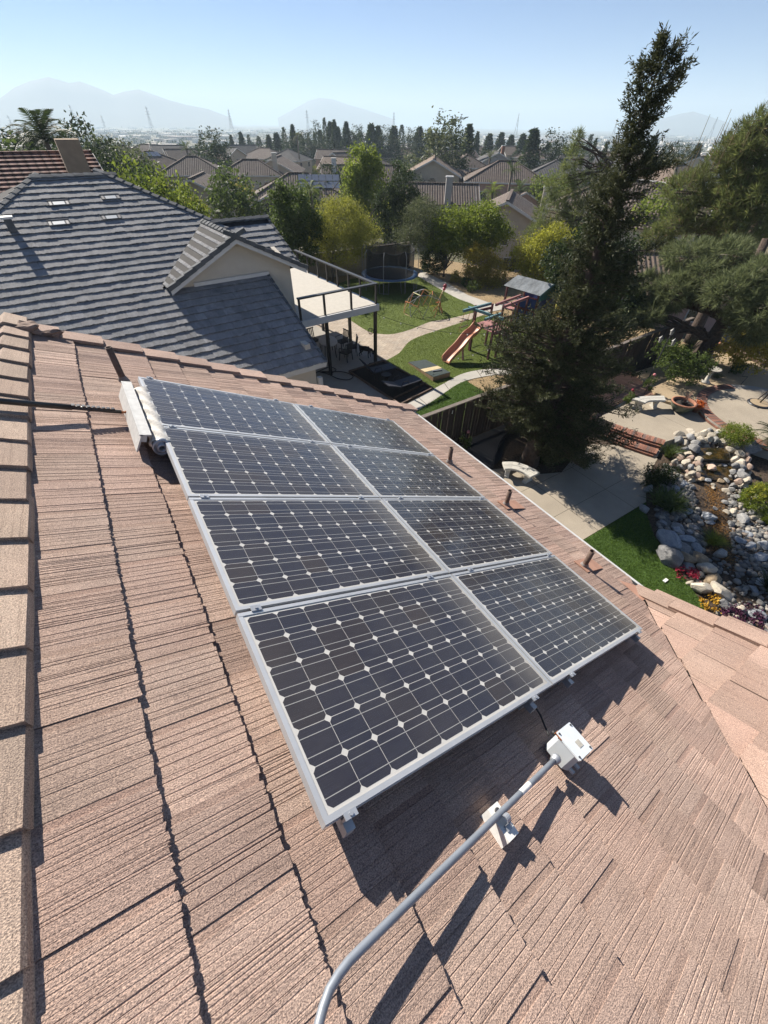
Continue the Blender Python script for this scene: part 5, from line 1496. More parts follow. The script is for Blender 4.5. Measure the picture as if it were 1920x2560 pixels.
big = [((11.718, 2.192, 0.351, 0.245), "rock_blue", "broad blue grey boulder at the shaded end of the lawn"), ((10.954, 1.811, 0.335, 0.313), "rock_grey", "large rounded grey boulder touching the lawn edge"),
       ((11.567, 0.969, 0.251, 0.186), "rock_pale", "flat topped cream boulder beside the red flowers"), ((10.725, 0.695, 0.261, 0.23), "rock_pale", "speckled white boulder beside the lawn curve"),
       ((11.04, 0.35, 0.29, 0.176), "rock_pale", "smooth oval cream boulder next to the speckled one"), ((11.343, 0.685, 0.267, 0.149), "rock_brown", "ragged brown boulder behind the oval cream one"),
       ((10.695, 0.09, 0.192, 0.161), "rock_grey", "round grey boulder beside the yellow flowers"), ((12.383, 1.062, 0.169, 0.192), "rock_grey", "upright grey slab rock below the grass clump"),
       ((10.941, -0.181, 0.16, 0.124), "rock_pale", "jagged white rock among the purple ground cover"), ((11.795, 1.285, 0.235, 0.134), "rock_brown", "long tan boulder in dappled shade, above the cream one"),
       ((11.424, 1.508, 0.224, 0.145), "rock_brown", "olive tan boulder in dappled shade, beside the rounded grey one"), ((13.784, 2.073, 0.218, 0.149), "rock_blue", "grey slab rock in the middle of the dry stream"),
       ((14.582, 1.404, 0.209, 0.172), "rock_grey", "large grey boulder on the sunny stream bank"), ((18.606, 3.182, 0.281, 0.325), "rock_grey", "big smooth shaded boulder under the bright green shrub"),
       ((16.348, 3.348, 0.18, 0.118), "rock_pink", "pinkish rock standing in the lower pool"), ((16.979, 3.826, 0.159, 0.13), "rock_pale", "white lumpy rock standing in the upper pool")]
for sp_, mt, lb_ in big: rock(sp_, mt, 0.0 if sp_[0] < 16 else 0.1, lb_, None, name="boulder")
for sp_ in ((11.703, 1.756, 0.229, 0.133), (12.153, 1.962, 0.199, 0.176), (12.375, 2.306, 0.204, 0.132), (12.543, 2.048, 0.119, 0.131), (12.93, 2.056, 0.097, 0.072), (12.075, 1.559, 0.195, 0.172), (12.339, 1.794, 0.094, 0.105), (11.215, 1.302, 0.22, 0.088)):
    rock(sp_, rnd.choice(["rock_grey", "rock_blue"]), 0, "mid sized grey rock in the pile beside the lawn", "grey rocks beside the lawn", .6)
for sp_ in ((10.582, -0.257, 0.108, 0.079), (10.374, 0.075, 0.07, 0.04), (10.672, 0.959, 0.106, 0.095), (11.2, 0.989, 0.091, 0.091)):
    rock(sp_, "rock_pale", 0, "small pale rock beside the flower patches", "small pale rocks by the flowers")
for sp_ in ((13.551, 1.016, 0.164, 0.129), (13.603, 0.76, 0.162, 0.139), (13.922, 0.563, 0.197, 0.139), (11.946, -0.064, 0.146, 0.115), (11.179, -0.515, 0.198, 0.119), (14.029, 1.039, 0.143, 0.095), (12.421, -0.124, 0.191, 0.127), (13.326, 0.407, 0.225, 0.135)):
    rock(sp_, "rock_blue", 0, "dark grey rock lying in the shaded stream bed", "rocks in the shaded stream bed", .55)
lw = [(17.142, 5.139, 0.191, 0.191), (17.77, 5.053, 0.234, 0.141), (16.759, 4.949, 0.167, 0.167), (16.836, 4.699, 0.151, 0.151), (17.367, 4.796, 0.19, 0.168), (17.172, 4.475, 0.175, 0.136), (16.696, 4.258, 0.221, 0.177), (16.415, 4.46, 0.133, 0.133), (16.273, 3.824, 0.155, 0.109), (16.045, 4.06, 0.13, 0.13), (15.962, 3.685, 0.156, 0.113), (15.515, 3.736, 0.126, 0.126), (15.639, 3.524, 0.134, 0.134), (15.235, 3.525, 0.116, 0.116), (15.262, 3.375, 0.126, 0.126), (15.679, 4, 0.142, 0.142), (15.793, 4.269, 0.13, 0.13), (15.396, 4.246, 0.114, 0.114)]
bwl = [(17.741, 4.663, 0.169, 0.169), (18.11, 4.646, 0.149, 0.149), (18.397, 4.614, 0.131, 0.131), (18.152, 4.425, 0.154, 0.154), (18.507, 4.336, 0.155, 0.155), (18.746, 4.338, 0.181, 0.131), (18.846, 4.208, 0.137, 0.137), (17.545, 4.481, 0.152, 0.152), (17.67, 4.292, 0.182, 0.182), (17.888, 4.109, 0.166, 0.166), (18.101, 3.925, 0.157, 0.157), (18.541, 3.969, 0.153, 0.153), (19.096, 4.212, 0.1, 0.1)]
rw = [(18.789, 3.885, 0.19, 0.19), (18.351, 3.588, 0.222, 0.204), (17.906, 3.542, 0.148, 0.148), (17.886, 3.213, 0.204, 0.14), (17.355, 3.137, 0.149, 0.149), (17.39, 2.911, 0.188, 0.128), (17.09, 2.783, 0.163, 0.112), (16.804, 2.635, 0.127, 0.127), (16.561, 2.469, 0.202, 0.142), (16.15, 2.429, 0.135, 0.135), (18.7, 3.443, 0.108, 0.108), (18.085, 3.046, 0.122, 0.122), (17.815, 2.868, 0.132, 0.132), (17.35, 2.602, 0.146, 0.146), (17.001, 2.939, 0.118, 0.118), (16.556, 2.804, 0.1, 0.1), (16.437, 2.285, 0.162, 0.162)]
pal = ["rock_pale", "rock_pale", "rock_grey", "rock_pink", "rock_pale", "rock_grey"]
for lst, lb_, gp in ((lw, "pale rock stacked in the waterfall wall nearest the brick steps", "rocks of the near waterfall wall"), (bwl, "rock stacked in the back wall of the upper pool", "rocks of the waterfall back wall"), (rw, "pale rock stacked in the waterfall wall below the bright green shrub", "rocks of the far waterfall wall")):
    for sp_ in lst:
        h_ = 0.18 if lst is not bwl else 0.25
        rock(sp_, rnd.choice(pal), h_, lb_, gp, .85)
        x, y, rx, ry = sp_
        o = rock((x + rnd.uniform(-.05, .05), y + rnd.uniform(-.05, .05), rx * 1.05, ry * 1.05), rnd.choice(pal), -0.05, lb_, gp, .8)
for sp_ in ((16.416, 3.8, 0.114, 0.08), (16.558, 3.65, 0.125, 0.074), (16.729, 3.502, 0.114, 0.074), (16.896, 3.353, 0.131, 0.08), (17.061, 3.23, 0.114, 0.079), (15.5, 3.257, 0.137, 0.082), (15.649, 3.119, 0.121, 0.077), (16.194, 2.733, 0.126, 0.082), (15.988, 2.84, 0.109, 0.071)):
    rock(sp_, rnd.choice(["rock_blue", "rock_grey", "rock_brown"]), 0.02, "dark wet stone on a lip of the waterfall pools", "stones on the waterfall lips", .6)
for sp_ in ((17.113, 3.628, 0.121, 0.086), (15.539, 2.85, 0.092, 0.059), (15.385, 2.758, 0.07, 0.048)):
    rock(sp_, "rock_pale", 0.02, "small pale stone lying in the pool water", "stones in the pool water")
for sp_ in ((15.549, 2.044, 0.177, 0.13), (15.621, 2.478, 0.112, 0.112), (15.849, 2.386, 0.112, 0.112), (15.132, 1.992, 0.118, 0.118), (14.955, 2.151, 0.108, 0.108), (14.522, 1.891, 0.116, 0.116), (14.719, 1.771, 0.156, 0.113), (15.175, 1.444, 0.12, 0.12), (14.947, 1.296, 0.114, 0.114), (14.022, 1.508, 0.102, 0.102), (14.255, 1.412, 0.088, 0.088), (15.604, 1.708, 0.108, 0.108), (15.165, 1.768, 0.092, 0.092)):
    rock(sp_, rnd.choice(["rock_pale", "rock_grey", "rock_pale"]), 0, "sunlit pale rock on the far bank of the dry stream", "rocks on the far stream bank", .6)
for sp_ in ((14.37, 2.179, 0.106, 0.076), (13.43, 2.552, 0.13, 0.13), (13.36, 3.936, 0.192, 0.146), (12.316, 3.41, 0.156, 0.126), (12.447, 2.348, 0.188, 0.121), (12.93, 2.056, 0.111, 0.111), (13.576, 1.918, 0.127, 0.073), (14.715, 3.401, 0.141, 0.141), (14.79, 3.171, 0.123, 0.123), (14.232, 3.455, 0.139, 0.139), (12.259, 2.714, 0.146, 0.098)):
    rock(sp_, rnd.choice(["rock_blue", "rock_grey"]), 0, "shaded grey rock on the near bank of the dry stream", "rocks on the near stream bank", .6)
# stream gravel: uncountable stones
def stones(poly_pts, n_, r0, r1, seed, z0=0.0):
    g = np.random.default_rng(seed)
    bm = bmesh.new(); bmesh.ops.create_icosphere(bm, subdivisions=1, radius=1.0); vv = np.array([v_.co[:] for v_ in bm.verts]); ff = np.array([[v_.index for v_ in f_.verts] for f_ in bm.faces]); bm.free()
    P_ = np.array(poly_pts); lo, hi = P_.min(0), P_.max(0); out = []
    while len(out) < n_:
        q = lo + g.random(2) * (hi - lo); ins_ = False; j = len(P_) - 1
        for i in range(len(P_)):
            if (P_[i, 1] > q[1]) != (P_[j, 1] > q[1]) and q[0] < (P_[j, 0] - P_[i, 0]) * (q[1] - P_[i, 1]) / (P_[j, 1] - P_[i, 1]) + P_[i, 0]: ins_ = not ins_
            j = i
        if ins_: out.append(q)
    V = []; F = []
    for i, q in enumerate(out):
        r_ = r0 + (r1 - r0) * g.random() ** 2.2
        s_ = r_ * np.array([1, .75 + .4 * g.random(), .45 + .3 * g.random()]); a = g.random() * 6.28
        w_ = vv * s_ * (1 + .15 * g.standard_normal(vv.shape)); c_, sn = math.cos(a), math.sin(a)
        w_ = np.stack([w_[:, 0] * c_ - w_[:, 1] * sn, w_[:, 0] * sn + w_[:, 1] * c_, w_[:, 2] + r_ * .2 + z0], 1) + np.array([q[0], q[1], 0])
        V.append(w_); F.append(ff + i * len(vv))
    return np.concatenate(V), np.concatenate(F)
m, t = newmat("stream_stone"); geo = t.node("ShaderNodeNewGeometry")
t.link(t.ramp(geo.outputs["Random Per Island"], [(0, (.08, .08, .08)), (.5, (.16, .155, .145)), (.85, (.30, .275, .235)), (1, (.22, .16, .12))]), t.b.inputs["Base Color"]); t.b.inputs["Roughness"].default_value = .85
for lb_, sp_, n_ in (("loose grey stones on the near bank of the dry stream", [(15.4, 4.5), (14.6, 4.2), (13.4, 3.6), (12.4, 3.0), (11.6, 2.5), (11.2, 1.6), (12.2, 1.3), (13.2, 2.0), (14.2, 2.7), (14.9, 3.2)], 1300),
                   ("loose pale stones on the far bank of the dry stream", [(15.7, 2.5), (16.5, 2.2), (16.0, 1.2), (14.5, 0.2), (12.8, -0.6), (12.3, 0.5), (13.4, 1.2), (14.6, 1.85)], 900),
                   ("dark stones on the shaded ground below the roof corner", [(11.0, 1.2), (10.3, -0.4), (10.8, -2.2), (12.8, -0.7), (12.2, 1.2)], 420)):
    V, F = stones(sp_, n_, .022, .12, 5 + n_)
    o = link("stream_gravel", mesh_np("stream_gravel", V, F, "stream_stone")); tag(o, lb_, "gravel", kind="stuff")
gl_ = np.random.default_rng(4); ch_ = [(15.5, 2.85), (15.0, 2.55), (14.4, 2.2), (13.8, 1.75), (13.2, 1.4), (12.6, 1.05), (12.2, .7)]
q_ = np.concatenate([np.array([(a_[0] + (b_[0] - a_[0]) * f_ + gl_.normal() * .12, a_[1] + (b_[1] - a_[1]) * f_ + gl_.normal() * .15, .012 + .03 * gl_.random()) for f_ in gl_.random(260)]) for a_, b_ in zip(ch_, ch_[1:])])
d_ = gl_.standard_normal((len(q_), 3)) * np.array([1, 1, .25]); d_ /= np.linalg.norm(d_, axis=1)[:, None]; s2_ = np.cross(d_, np.array([0, 0, 1.])) ; L2_ = (.03 + .04 * gl_.random(len(q_)))[:, None]
V = np.stack([q_, q_ + d_ * L2_ * .5 + s2_ * L2_ * .3, q_ + d_ * L2_, q_ + d_ * L2_ * .5 - s2_ * L2_ * .3], 1).reshape(-1, 3)
leafmat("litter_brown", (0.10, 0.045, 0.012), (0.30, 0.16, 0.05), .2)
o = link("leaf_litter", mesh_np("leaf_litter", V, np.arange(len(V)).reshape(-1, 4), "litter_brown")); tag(o, "orange brown leaf litter in the channel of the dry stream", "leaf litter", kind="stuff")
# pools
m, t = newmat("pond_water"); t.b.inputs["Base Color"].default_value = (0.055, 0.040, 0.012, 1); t.b.inputs["Roughness"].default_value = 0.06; t.b.inputs["IOR"].default_value = 1.33
t.link(t.ramp(t.noise(t.coord("Object"), 4, 3), [(.40, (.012, .010, .006)), (.75, (.085, .052, .014))]), t.b.inputs["Base Color"])
t.link(t.bump(t.noise(t.coord("Object"), 14, 2), .12, .02), t.b.inputs["Normal"])
up_ = [(16.926, 4.375, 0.22), (18.029, 3.644, 0.22), (17.291, 3.178, 0.22), (16.327, 3.849, 0.22)]
lo_ = [(16.58, 3.962, 0.05), (17.472, 3.166, 0.05), (16.386, 2.618, 0.05), (15.35, 3.326, 0.05)]
simple("shaded_wet_stone", (.030, .026, .020), .5, .4, 6, bump=.6, bscale=12, bdist=.05)  # near-black tone puts the shade of the pool drop into the colour
sheet("waterfall_ledge", [(q[0], q[1]) for q in up_], 0.215, "shaded_wet_stone", 0.24)
sheet("upper_pool_water", [(c_[0] * .93 + .07 * 17.0, c_[1] * .93 + .07 * 3.9) for c_ in up_], 0.222, "pond_water")
sheet("lower_pool_water", [(q[0], q[1]) for q in lo_], 0.05, "pond_water")

# ================================================================== vegetation
leafmat("leaf_dark", (0.016, 0.028, 0.009), (0.055, 0.08, 0.022), 0.35)
leafmat("leaf_mid", (0.04, 0.066, 0.016), (0.115, 0.155, 0.036), 0.45)
leafmat("leaf_bright", (0.090, 0.135, 0.015), (0.25, 0.30, 0.044), 0.52)
leafmat("leaf_yellow", (0.17, 0.185, 0.022), (0.42, 0.41, 0.055), 0.5)
leafmat("leaf_golden", (0.20, 0.165, 0.025), (0.44, 0.37, 0.065), 0.52)
leafmat("leaf_olive", (0.062, 0.078, 0.034), (0.16, 0.18, 0.08), 0.4)
leafmat("leaf_willow", (0.165, 0.175, 0.026), (0.37, 0.37, 0.066), 0.52)
leafmat("needle_red", (0.018, 0.025, 0.011), (0.088, 0.094, 0.040), 0.3)
leafmat("needle_pine", (0.060, 0.082, 0.026), (0.23, 0.26, 0.085), 0.45)
leafmat("needle_grey", (0.075, 0.095, 0.040), (0.22, 0.25, 0.115), 0.45)
leafmat("needle_tan", (0.16, 0.12, 0.06), (0.30, 0.23, 0.13), 0.25)
leafmat("grass_blade", (0.045, 0.09, 0.014), (0.125, 0.2, 0.034), 0.45)
leafmat("turf_blade", (0.085, 0.125, 0.022), (0.18, 0.225, 0.044), 0.42)
leafmat("flower_red", (0.22, 0.012, 0.03), (0.42, 0.04, 0.08), 0.2); leafmat("flower_yellow", (0.42, 0.22, 0.02), (0.60, 0.36, 0.05), 0.2)
leafmat("flower_purple", (0.045, 0.012, 0.030), (0.13, 0.035, 0.085), 0.2); leafmat("flower_pink", (0.50, 0.16, 0.17), (0.65, 0.28, 0.27), 0.2)
leafmat("succulent_orange", (0.45, 0.085, 0.02), (0.62, 0.20, 0.05), 0.25)
simple("bark_brown", (0.075, 0.052, 0.040), 0.95, 0.4, 9, bump=0.9, bscale=22, bdist=0.04)
simple("bark_grey", (0.10, 0.085, 0.070), 0.95, 0.4, 9, bump=0.8, bscale=18, bdist=0.03)

def rand_dirs(g, n):
    v = g.standard_normal((n, 3)); return v / np.linalg.norm(v, axis=1)[:, None]
def leaf_quads(g, P, size, asp=0.5, dirs=None, bias=None, jitter=1.0):
    """diamond leaves at points P; dirs gives the long axis"""
    n = len(P)
    D_ = rand_dirs(g, n) if dirs is None else dirs + jitter * 0.35 * g.standard_normal((n, 3))
    if bias is not None: D_ = D_ + np.array(bias)
    D_ /= np.linalg.norm(D_, axis=1)[:, None]
    S_ = np.cross(D_, rand_dirs(g, n)); S_ /= np.linalg.norm(S_, axis=1)[:, None] + 1e-9
    L_ = size * (0.6 + 0.8 * g.random(n))[:, None]
    a = P; b = P + D_ * L_ * .45 + S_ * L_ * asp * .5; c = P + D_ * L_; d = P + D_ * L_ * .45 - S_ * L_ * asp * .5
    V = np.stack([a, b, c, d], 1).reshape(-1, 3)
    return V, np.arange(4 * n).reshape(-1, 4)
def crown(g, blobs, n, size, asp=0.55, clump=0.16, shell=0.55, bias=None, gaps=0.0):
    """leaves in clumps through several ellipsoids; blobs: (cx,cy,cz,rx,ry,rz)"""
    B = np.array(blobs, float); vol = (B[:, 3] * B[:, 4] * B[:, 5]) ** (2 / 3); cnt = np.maximum(1, (n * vol / vol.sum()).astype(int))
    Ps = []
    for b, k in zip(B, cnt):
        K = max(6, k // 34)
        d_ = rand_dirs(g, K); r_ = (shell + (1 - shell) * g.random(K)) ** 0.6
        r_ *= 0.86 + 0.28 * g.random(K)
        cc = d_ * r_[:, None]
        idx = g.integers(0, K, k)
        p = cc[idx] + g.standard_normal((k, 3)) * clump * (0.6 + 0.8 * g.random(K))[idx][:, None]
        Ps.append(b[:3] + p * b[3:6])
    P = np.concatenate(Ps)
    P = P[P[:, 2] > 0.02] if bias is None or True else P
    return leaf_quads(g, P, size, asp, None, bias)
def limbs(base, tops, r0, g, seg=5, wob=0.06):
    mb = MB()
    for tpt in tops:
        a, b = np.array(base, float), np.array(tpt, float); pts = []
        for i in range(seg + 1):
            f_ = i / seg; q = a + (b - a) * f_; q[:2] += (b - a)[:2] * (-(f_ * (1 - f_)) * .5)
            q += g.standard_normal(3) * wob * (0 < i < seg); pts.append(tuple(q))
        mb.tube(pts, [r0 * (1 - .75 * i / seg) for i in range(seg + 1)], 7)
    return mb
def broad_tree(name, label, base, blobs, n, size, mat, trunk_r=0.09, trunk="bark_grey", group=None, seed=0, fork=None, asp=.55, clump=.16, cat="tree", scale=1.0, bias=None, nl=None):
    """blobs relative to base"""
    g = np.random.default_rng(seed + 1000)
    t_ = thing(name, label, cat, base, group=group)
    bl = [tuple(v_ * scale for v_ in b) for b in blobs]
    V, F = crown(g, bl, n, size, asp, clump, bias=bias)
    link("crown", mesh_np("crown", V, F, mat), t_)
    if trunk_r:
        zc = min(b[2] - b[5] * .3 for b in bl); zf = fork if fork is not None else max(.15, zc * .5)
        mb = MB(); mb.tube([(0, 0, -.05), (0.02, .01, zf * .5), (0, 0, zf)], [trunk_r * 1.25, trunk_r, trunk_r * .9], 9)
        l_ = limbs((0, 0, zf * .95), [(b[0] + g.normal() * .1, b[1] + g.normal() * .1, b[2] + b[5] * .25) for b in (bl[:nl] if nl else bl)], trunk_r * .7, g)
        mb.add(l_.v, l_.f); mb.build("trunk", trunk, t_, True)
    return t_
# ---------------------------------------------------------------- big dark conifer
def conifer(name, label, base, H, prof, mat, seed, nb, per, ll, trunk_r, droop=0.15, asp=.30, upz=0.25, group=None, bark="bark_brown", clear=0.3, lean=(0, 0)):
    """prof: list of (z, radius, side bias angle, bias amount)"""
    g = np.random.default_rng(seed); t_ = thing(name, label, "tree", base, group=group)
    zs = np.array([q[0] for q in prof]); rs = np.array([q[1] for q in prof]); ba = np.array([q[2] for q in prof]); bm_ = np.array([q[3] for q in prof])
    mb = MB(); tr_ = [(lean[0] * (z / H) ** 2 * H * .1, lean[1] * (z / H) ** 2 * H * .1, z) for z in np.linspace(-.05, H, 12)]
    mb.tube(tr_, [trunk_r * (1.25 - 1.2 * k / 11) if k else trunk_r * 1.5 for k in range(12)], 10)
    Ps = []; Ds = []
    for i in range(nb):
        z = clear + (H - clear) * ((i + g.random()) / nb) ** 1.65; r_ = np.interp(z, zs, rs); a = g.random() * 2 * math.pi
        bd = np.interp(z, zs, bm_); ang = np.interp(z, zs, ba)
        lump = .5 + .5 * math.sin(3 * a + 1.9 * z + .7) * math.sin(2.3 * z * 2 + a)
        L_ = r_ * (0.28 + 0.50 * g.random() + .50 * lump) * (1 + bd * math.cos(a - ang)) * (1 - .38 * max(0, -math.sin(a)) ** 2) * (1 - .55 * max(0, -math.cos(a))) * (1 + .32 * max(0, math.sin(a)))
        if z > 6.5: L_ *= g.uniform(.45, 1.5)
        if z < 1.3 and math.cos(a - ang) < .2: continue
        if L_ < .08: L_ = .08
        out = np.array([math.cos(a), math.sin(a), 0]); k = max(3, int(per * L_ / max(rs.max(), .1)) )
        rise = upz * (0.4 + z / H) - droop * (1 - z / H)
        s_ = np.linspace(.12, 1, 7)
        pts = [(out * L_ * q + np.array([0, 0, z + L_ * (rise * q - droop * .5 * q * q)])) for q in s_]
        mb.tube([(lean[0]*0, 0, z)] + [tuple(q) for q in pts[::2]], [max(.008, .022 * L_)] + [max(.005, .018 * L_ * (1 - q * .8)) for q in s_[::2]], 4, False)
        tang = out + np.array([0, 0, rise - droop * .3]); sd = np.array([-out[1], out[0], 0])
        nt_ = int(3 + 11 * L_ / 1.6); m_ = int(per)
        for q in range(nt_):
            f_ = .22 + .78 * g.random() ** .8 if q else 1.0
            p0 = np.array([np.interp(f_, s_, [w_[j] for w_ in pts]) for j in range(3)])
            td = tang * .75 + sd * g.choice([-1, 1]) * (.25 + .8 * g.random()) * (q > 0) + np.array([0, 0, .15 + .55 * g.random()]) ; td /= np.linalg.norm(td)
            tl_ = (.16 + .26 * g.random()) * (.7 + .25 * L_)
            h_ = g.random(m_)
            P = p0 + td * (h_ * tl_)[:, None] + g.standard_normal((m_, 3)) * .022 + np.array([0, 0, .06]) * (h_ ** 2)[:, None]
            D_ = td[None] * .9 + .75 * g.standard_normal((m_, 3))
            Ps.append(P); Ds.append(D_)
    P = np.concatenate(Ps); D_ = np.concatenate(Ds); D_ /= np.linalg.norm(D_, axis=1)[:, None]
    V, F = leaf_quads(g, P, ll, asp, D_, jitter=1.0)
    link("crown", mesh_np("crown", V, F, mat), t_); mb.build("trunk", bark, t_, True)
    return t_
XR = math.atan2(-0.533, 0.846)          # image right in plan
prof = [(0.2, 1.3, XR, .4), (1.0, 2.0, XR, .35), (2.3, 2.6, XR, .22), (3.2, 2.45, XR, .05), (4.0, 2.15, XR, -.02), (4.8, 1.8, XR, .0), (5.2, 1.25, XR, .4), (5.8, 1.05, XR, .6), (6.3, 1.05, XR, .5), (7.0, 1.0, XR, .35), (7.6, .80, XR, .2), (8.15, 1.0, XR, .5), (8.6, .36, XR, .1), (8.95, .22, XR, 0), (9.3, .50, XR, .1), (9.6, .46, XR, .2), (9.9, .30, XR, .1), (10.15, .04, XR, 0)]
prof = [(z_, r2 * (1.02 if z_ < 5 else .90), a_, b_) for z_, r2, a_, b_ in prof]
conifer("redwood_tree", "tall dark conifer leaning over the stone bench, tallest tree in view", (11.0, 7.17, 0), 10.15, prof, "needle_red", 3, 760, 26, 0.088, 0.24, asp=.25, upz=.30, droop=.22, clear=.7, lean=(0, 0))
# roots and dry litter at its foot
broad_tree("foot_shrub", "dark leafy shrub at the foot of the tall conifer", (12.3, 6.75, 0), [(0, 0, .35, .9, .45, .42), (-.7, .2, .3, .4, .3, .3)], 2600, .10, "leaf_dark", 0, cat="shrub", seed=5)
# ---------------------------------------------------------------- pines on the far side of the yard
def pine(name, label, base, limbs_, n_tuft, nl, mat, seed, trunk_pts, tr, group=None, tuft=0.30, up=.35, mats2=None, frac2=0.0):
    """limbs_: ellipsoids of needle tufts; trunk_pts relative path"""
    g = np.random.default_rng(seed); t_ = thing(name, label, "tree", base, group=group)
    B = np.array(limbs_, float); vol = (B[:, 3] * B[:, 4] * B[:, 5]) ** (2 / 3); cnt = (n_tuft * vol / vol.sum()).astype(int)
    mb = MB(); mb.tube(trunk_pts, [tr * (1.15 - .7 * i / (len(trunk_pts) - 1)) for i in range(len(trunk_pts))], 10)
    Ps = []; Ds = []
    for b, k in zip(B, cnt):
        d_ = rand_dirs(g, k); r_ = (.35 + .65 * g.random(k)) ** .5
        p = b[:3] + d_ * r_[:, None] * b[3:6]
        # branch from nearest trunk point to blob
        tp = min(trunk_pts, key=lambda q: (q[0] - b[0]) ** 2 + (q[1] - b[1]) ** 2 + (q[2] + .6 - b[2]) ** 2)
        l_ = limbs(tp, [tuple(b[:3] + .55 * b[3:6] * np.array(dd)) for dd in rand_dirs(g, 5)] + [tuple(b[:3])], tr * .35, g, 5, .10); mb.add(l_.v, l_.f)
        for q, dd in zip(p, d_):
            a = dd * .8 + np.array([0, 0, up]) ; a /= np.linalg.norm(a)
            m_ = nl
            D_ = a[None] + .75 * g.standard_normal((m_, 3)); D_ /= np.linalg.norm(D_, axis=1)[:, None]
            Ps.append(np.repeat(q[None], m_, 0) - a * .10 * g.random((m_, 1))); Ds.append(D_)
    P = np.concatenate(Ps); D_ = np.concatenate(Ds)
    V, F = leaf_quads(g, P, tuft, .06, D_, jitter=.2)
    mi = None; ms = mat
    if mats2:
        ms = [mat, mats2]; mi = (g.random(len(F)) < frac2).astype(np.int32)
    link("crown", mesh_np("crown", V, F, ms, mi=mi), t_); mb.build("trunk", "bark_brown", t_, True)
    return t_
def rel(P, b): return tuple(p_ - q_ for p_, q_ in zip(P, b))
pb = (24.6, 8.35, 0.4)
def bl_(P, b, r): return rel(P, b) + r
tk = [(0, 0, -.05), (.05, .02, 1.0), (.15, .0, 2.0), (.35, -.1, 3.0), (.4, .1, 4.0), (.5, .3, 5.2)]
pine("pine_tree", "grey green pine with rough trunk beside the bird bath terrace", pb,
     [bl_((23.197, 11.744, 3.187), pb, (1.0, .9, .75)), bl_((23.279, 10.408, 3.311), pb, (1.1, 1.0, .8)), bl_((22.551, 10.791, 2.324), pb, (1.0, .8, .55)), bl_((24.079, 9.807, 3.859), pb, (1.2, 1.1, .9)), bl_((23.163, 7.983, 3.907), pb, (1.3, 1.2, .9)), bl_((23.042, 6.712, 3.461), pb, (1.1, 1.0, .8)), bl_((24.021, 6.926, 2.57), pb, (1.1, .9, .5)), bl_((24.565, 11.206, 4.532), pb, (1.2, 1.1, .7)), bl_((25.171, 9.768, 4.73), pb, (1.2, 1.1, .7)), bl_((23.832, 7.553, 4.534), pb, (.9, .9, .8))],
     1700, 30, "needle_grey", 21, tk, .33, tuft=.34, up=.15)
pb2 = (31.5, 11.8, -2.2)
pine("pine_tree", "bushy dark pine with long upright tan shoots at the picture edge", pb2,
     [bl_((29.927, 13.907, 7.171), pb2, (1.5, 1.3, 1.1)), bl_((29.437, 12.549, 7.886), pb2, (1.5, 1.3, 1.3)), bl_((29.423, 14.943, 6.433), pb2, (1.3, 1.2, .9)), bl_((29.562, 12.25, 6.34), pb2, (1.6, 1.4, 1.0)), bl_((29.973, 13.807, 5.454), pb2, (1.6, 1.4, .9)), bl_((28.989, 10.983, 6.801), pb2, (1.3, 1.3, 1.2)), bl_((29.459, 14.872, 4.981), pb2, (1.2, 1.1, .7)), bl_((29.884, 11.442, 5.055), pb2, (1.4, 1.2, .8)), bl_((28.461, 12.288, 8.891), pb2, (1.1, 1.0, 1.0)), bl_((29.144, 13.215, 8.304), pb2, (1.1, 1.0, .9)), bl_((29.147, 15.475, 4.134), pb2, (1.0, .9, .6))],
     1250, 30, "needle_pine", 22, [(0, 0, 0), (.1, .1, 1.8), (.3, .2, 3.2), (.6, .1, 4.6), (.9, .2, 6.4), (1.1, .3, 8.8)], .36, tuft=.40, up=.9, mats2="needle_tan", frac2=.10)
# upright shoots on its top
g = np.random.default_rng(5); sh = bpy.data.objects[-1]
mb = MB()
for k in range(24):
    f_ = g.random(); p0 = Vector((28.446, 14.657, 7.486)).lerp(Vector((28.462, 12.284, 9.157)), f_) + Vector((g.normal() * .4, g.normal() * .4, -.5 + g.normal() * .25))
    hh = .6 + .7 * g.random(); mb.tube([p0, p0 + Vector((.05 * g.normal(), .05 * g.normal(), hh))], [.020, .006], 4)
for k in range(3):
    f_ = g.random(); p0 = Vector((28.13, 15.255, 7.133)).lerp(Vector((29.112, 13.285, 8.448)), f_); hh = 1.2 + .9 * g.random(); mb.tube([p0, p0 + Vector((.05, .04, hh))], [.024, .008], 4)
ob = bpy.data.objects["pine_tree.001"]; o = mb.build("shoots", "needle_tan", ob); o.matrix_parent_inverse = Matrix.Translation(pb2).inverted()
pb3 = (33.0, 22.5, -2.4)
pine("pine_tree", "soft mid green pine standing left of the tall conifer's spire", pb3,
     [bl_((31.396, 24.785, 7.26), pb3, (.7, .7, 1.1)), bl_((31.142, 25.104, 5.924), pb3, (1.1, 1.0, 1.0)), bl_((32.191, 23.743, 5.767), pb3, (.9, .9, 1.0)), bl_((31.092, 25.165, 4.262), pb3, (1.5, 1.3, 1.0)), bl_((32.351, 23.525, 4.133), pb3, (1.4, 1.2, 1.0)), bl_((30.031, 24.882, 2.86), pb3, (1.4, 1.2, .9)), bl_((31.374, 23.166, 2.495), pb3, (1.6, 1.3, .9)), bl_((29.482, 23.976, 1.747), pb3, (1.2, 1.0, .7)), bl_((32.239, 21.947, 2.359), pb3, (1.2, 1.0, .9)), bl_((31.384, 24.801, 8.298), pb3, (.35, .35, .7))],
     1100, 20, "needle_pine", 23, [(0, 0, 0), (0, 0, 3), (.1, .1, 6), (.1, .1, 9.3)], .22, tuft=.38, up=.5)
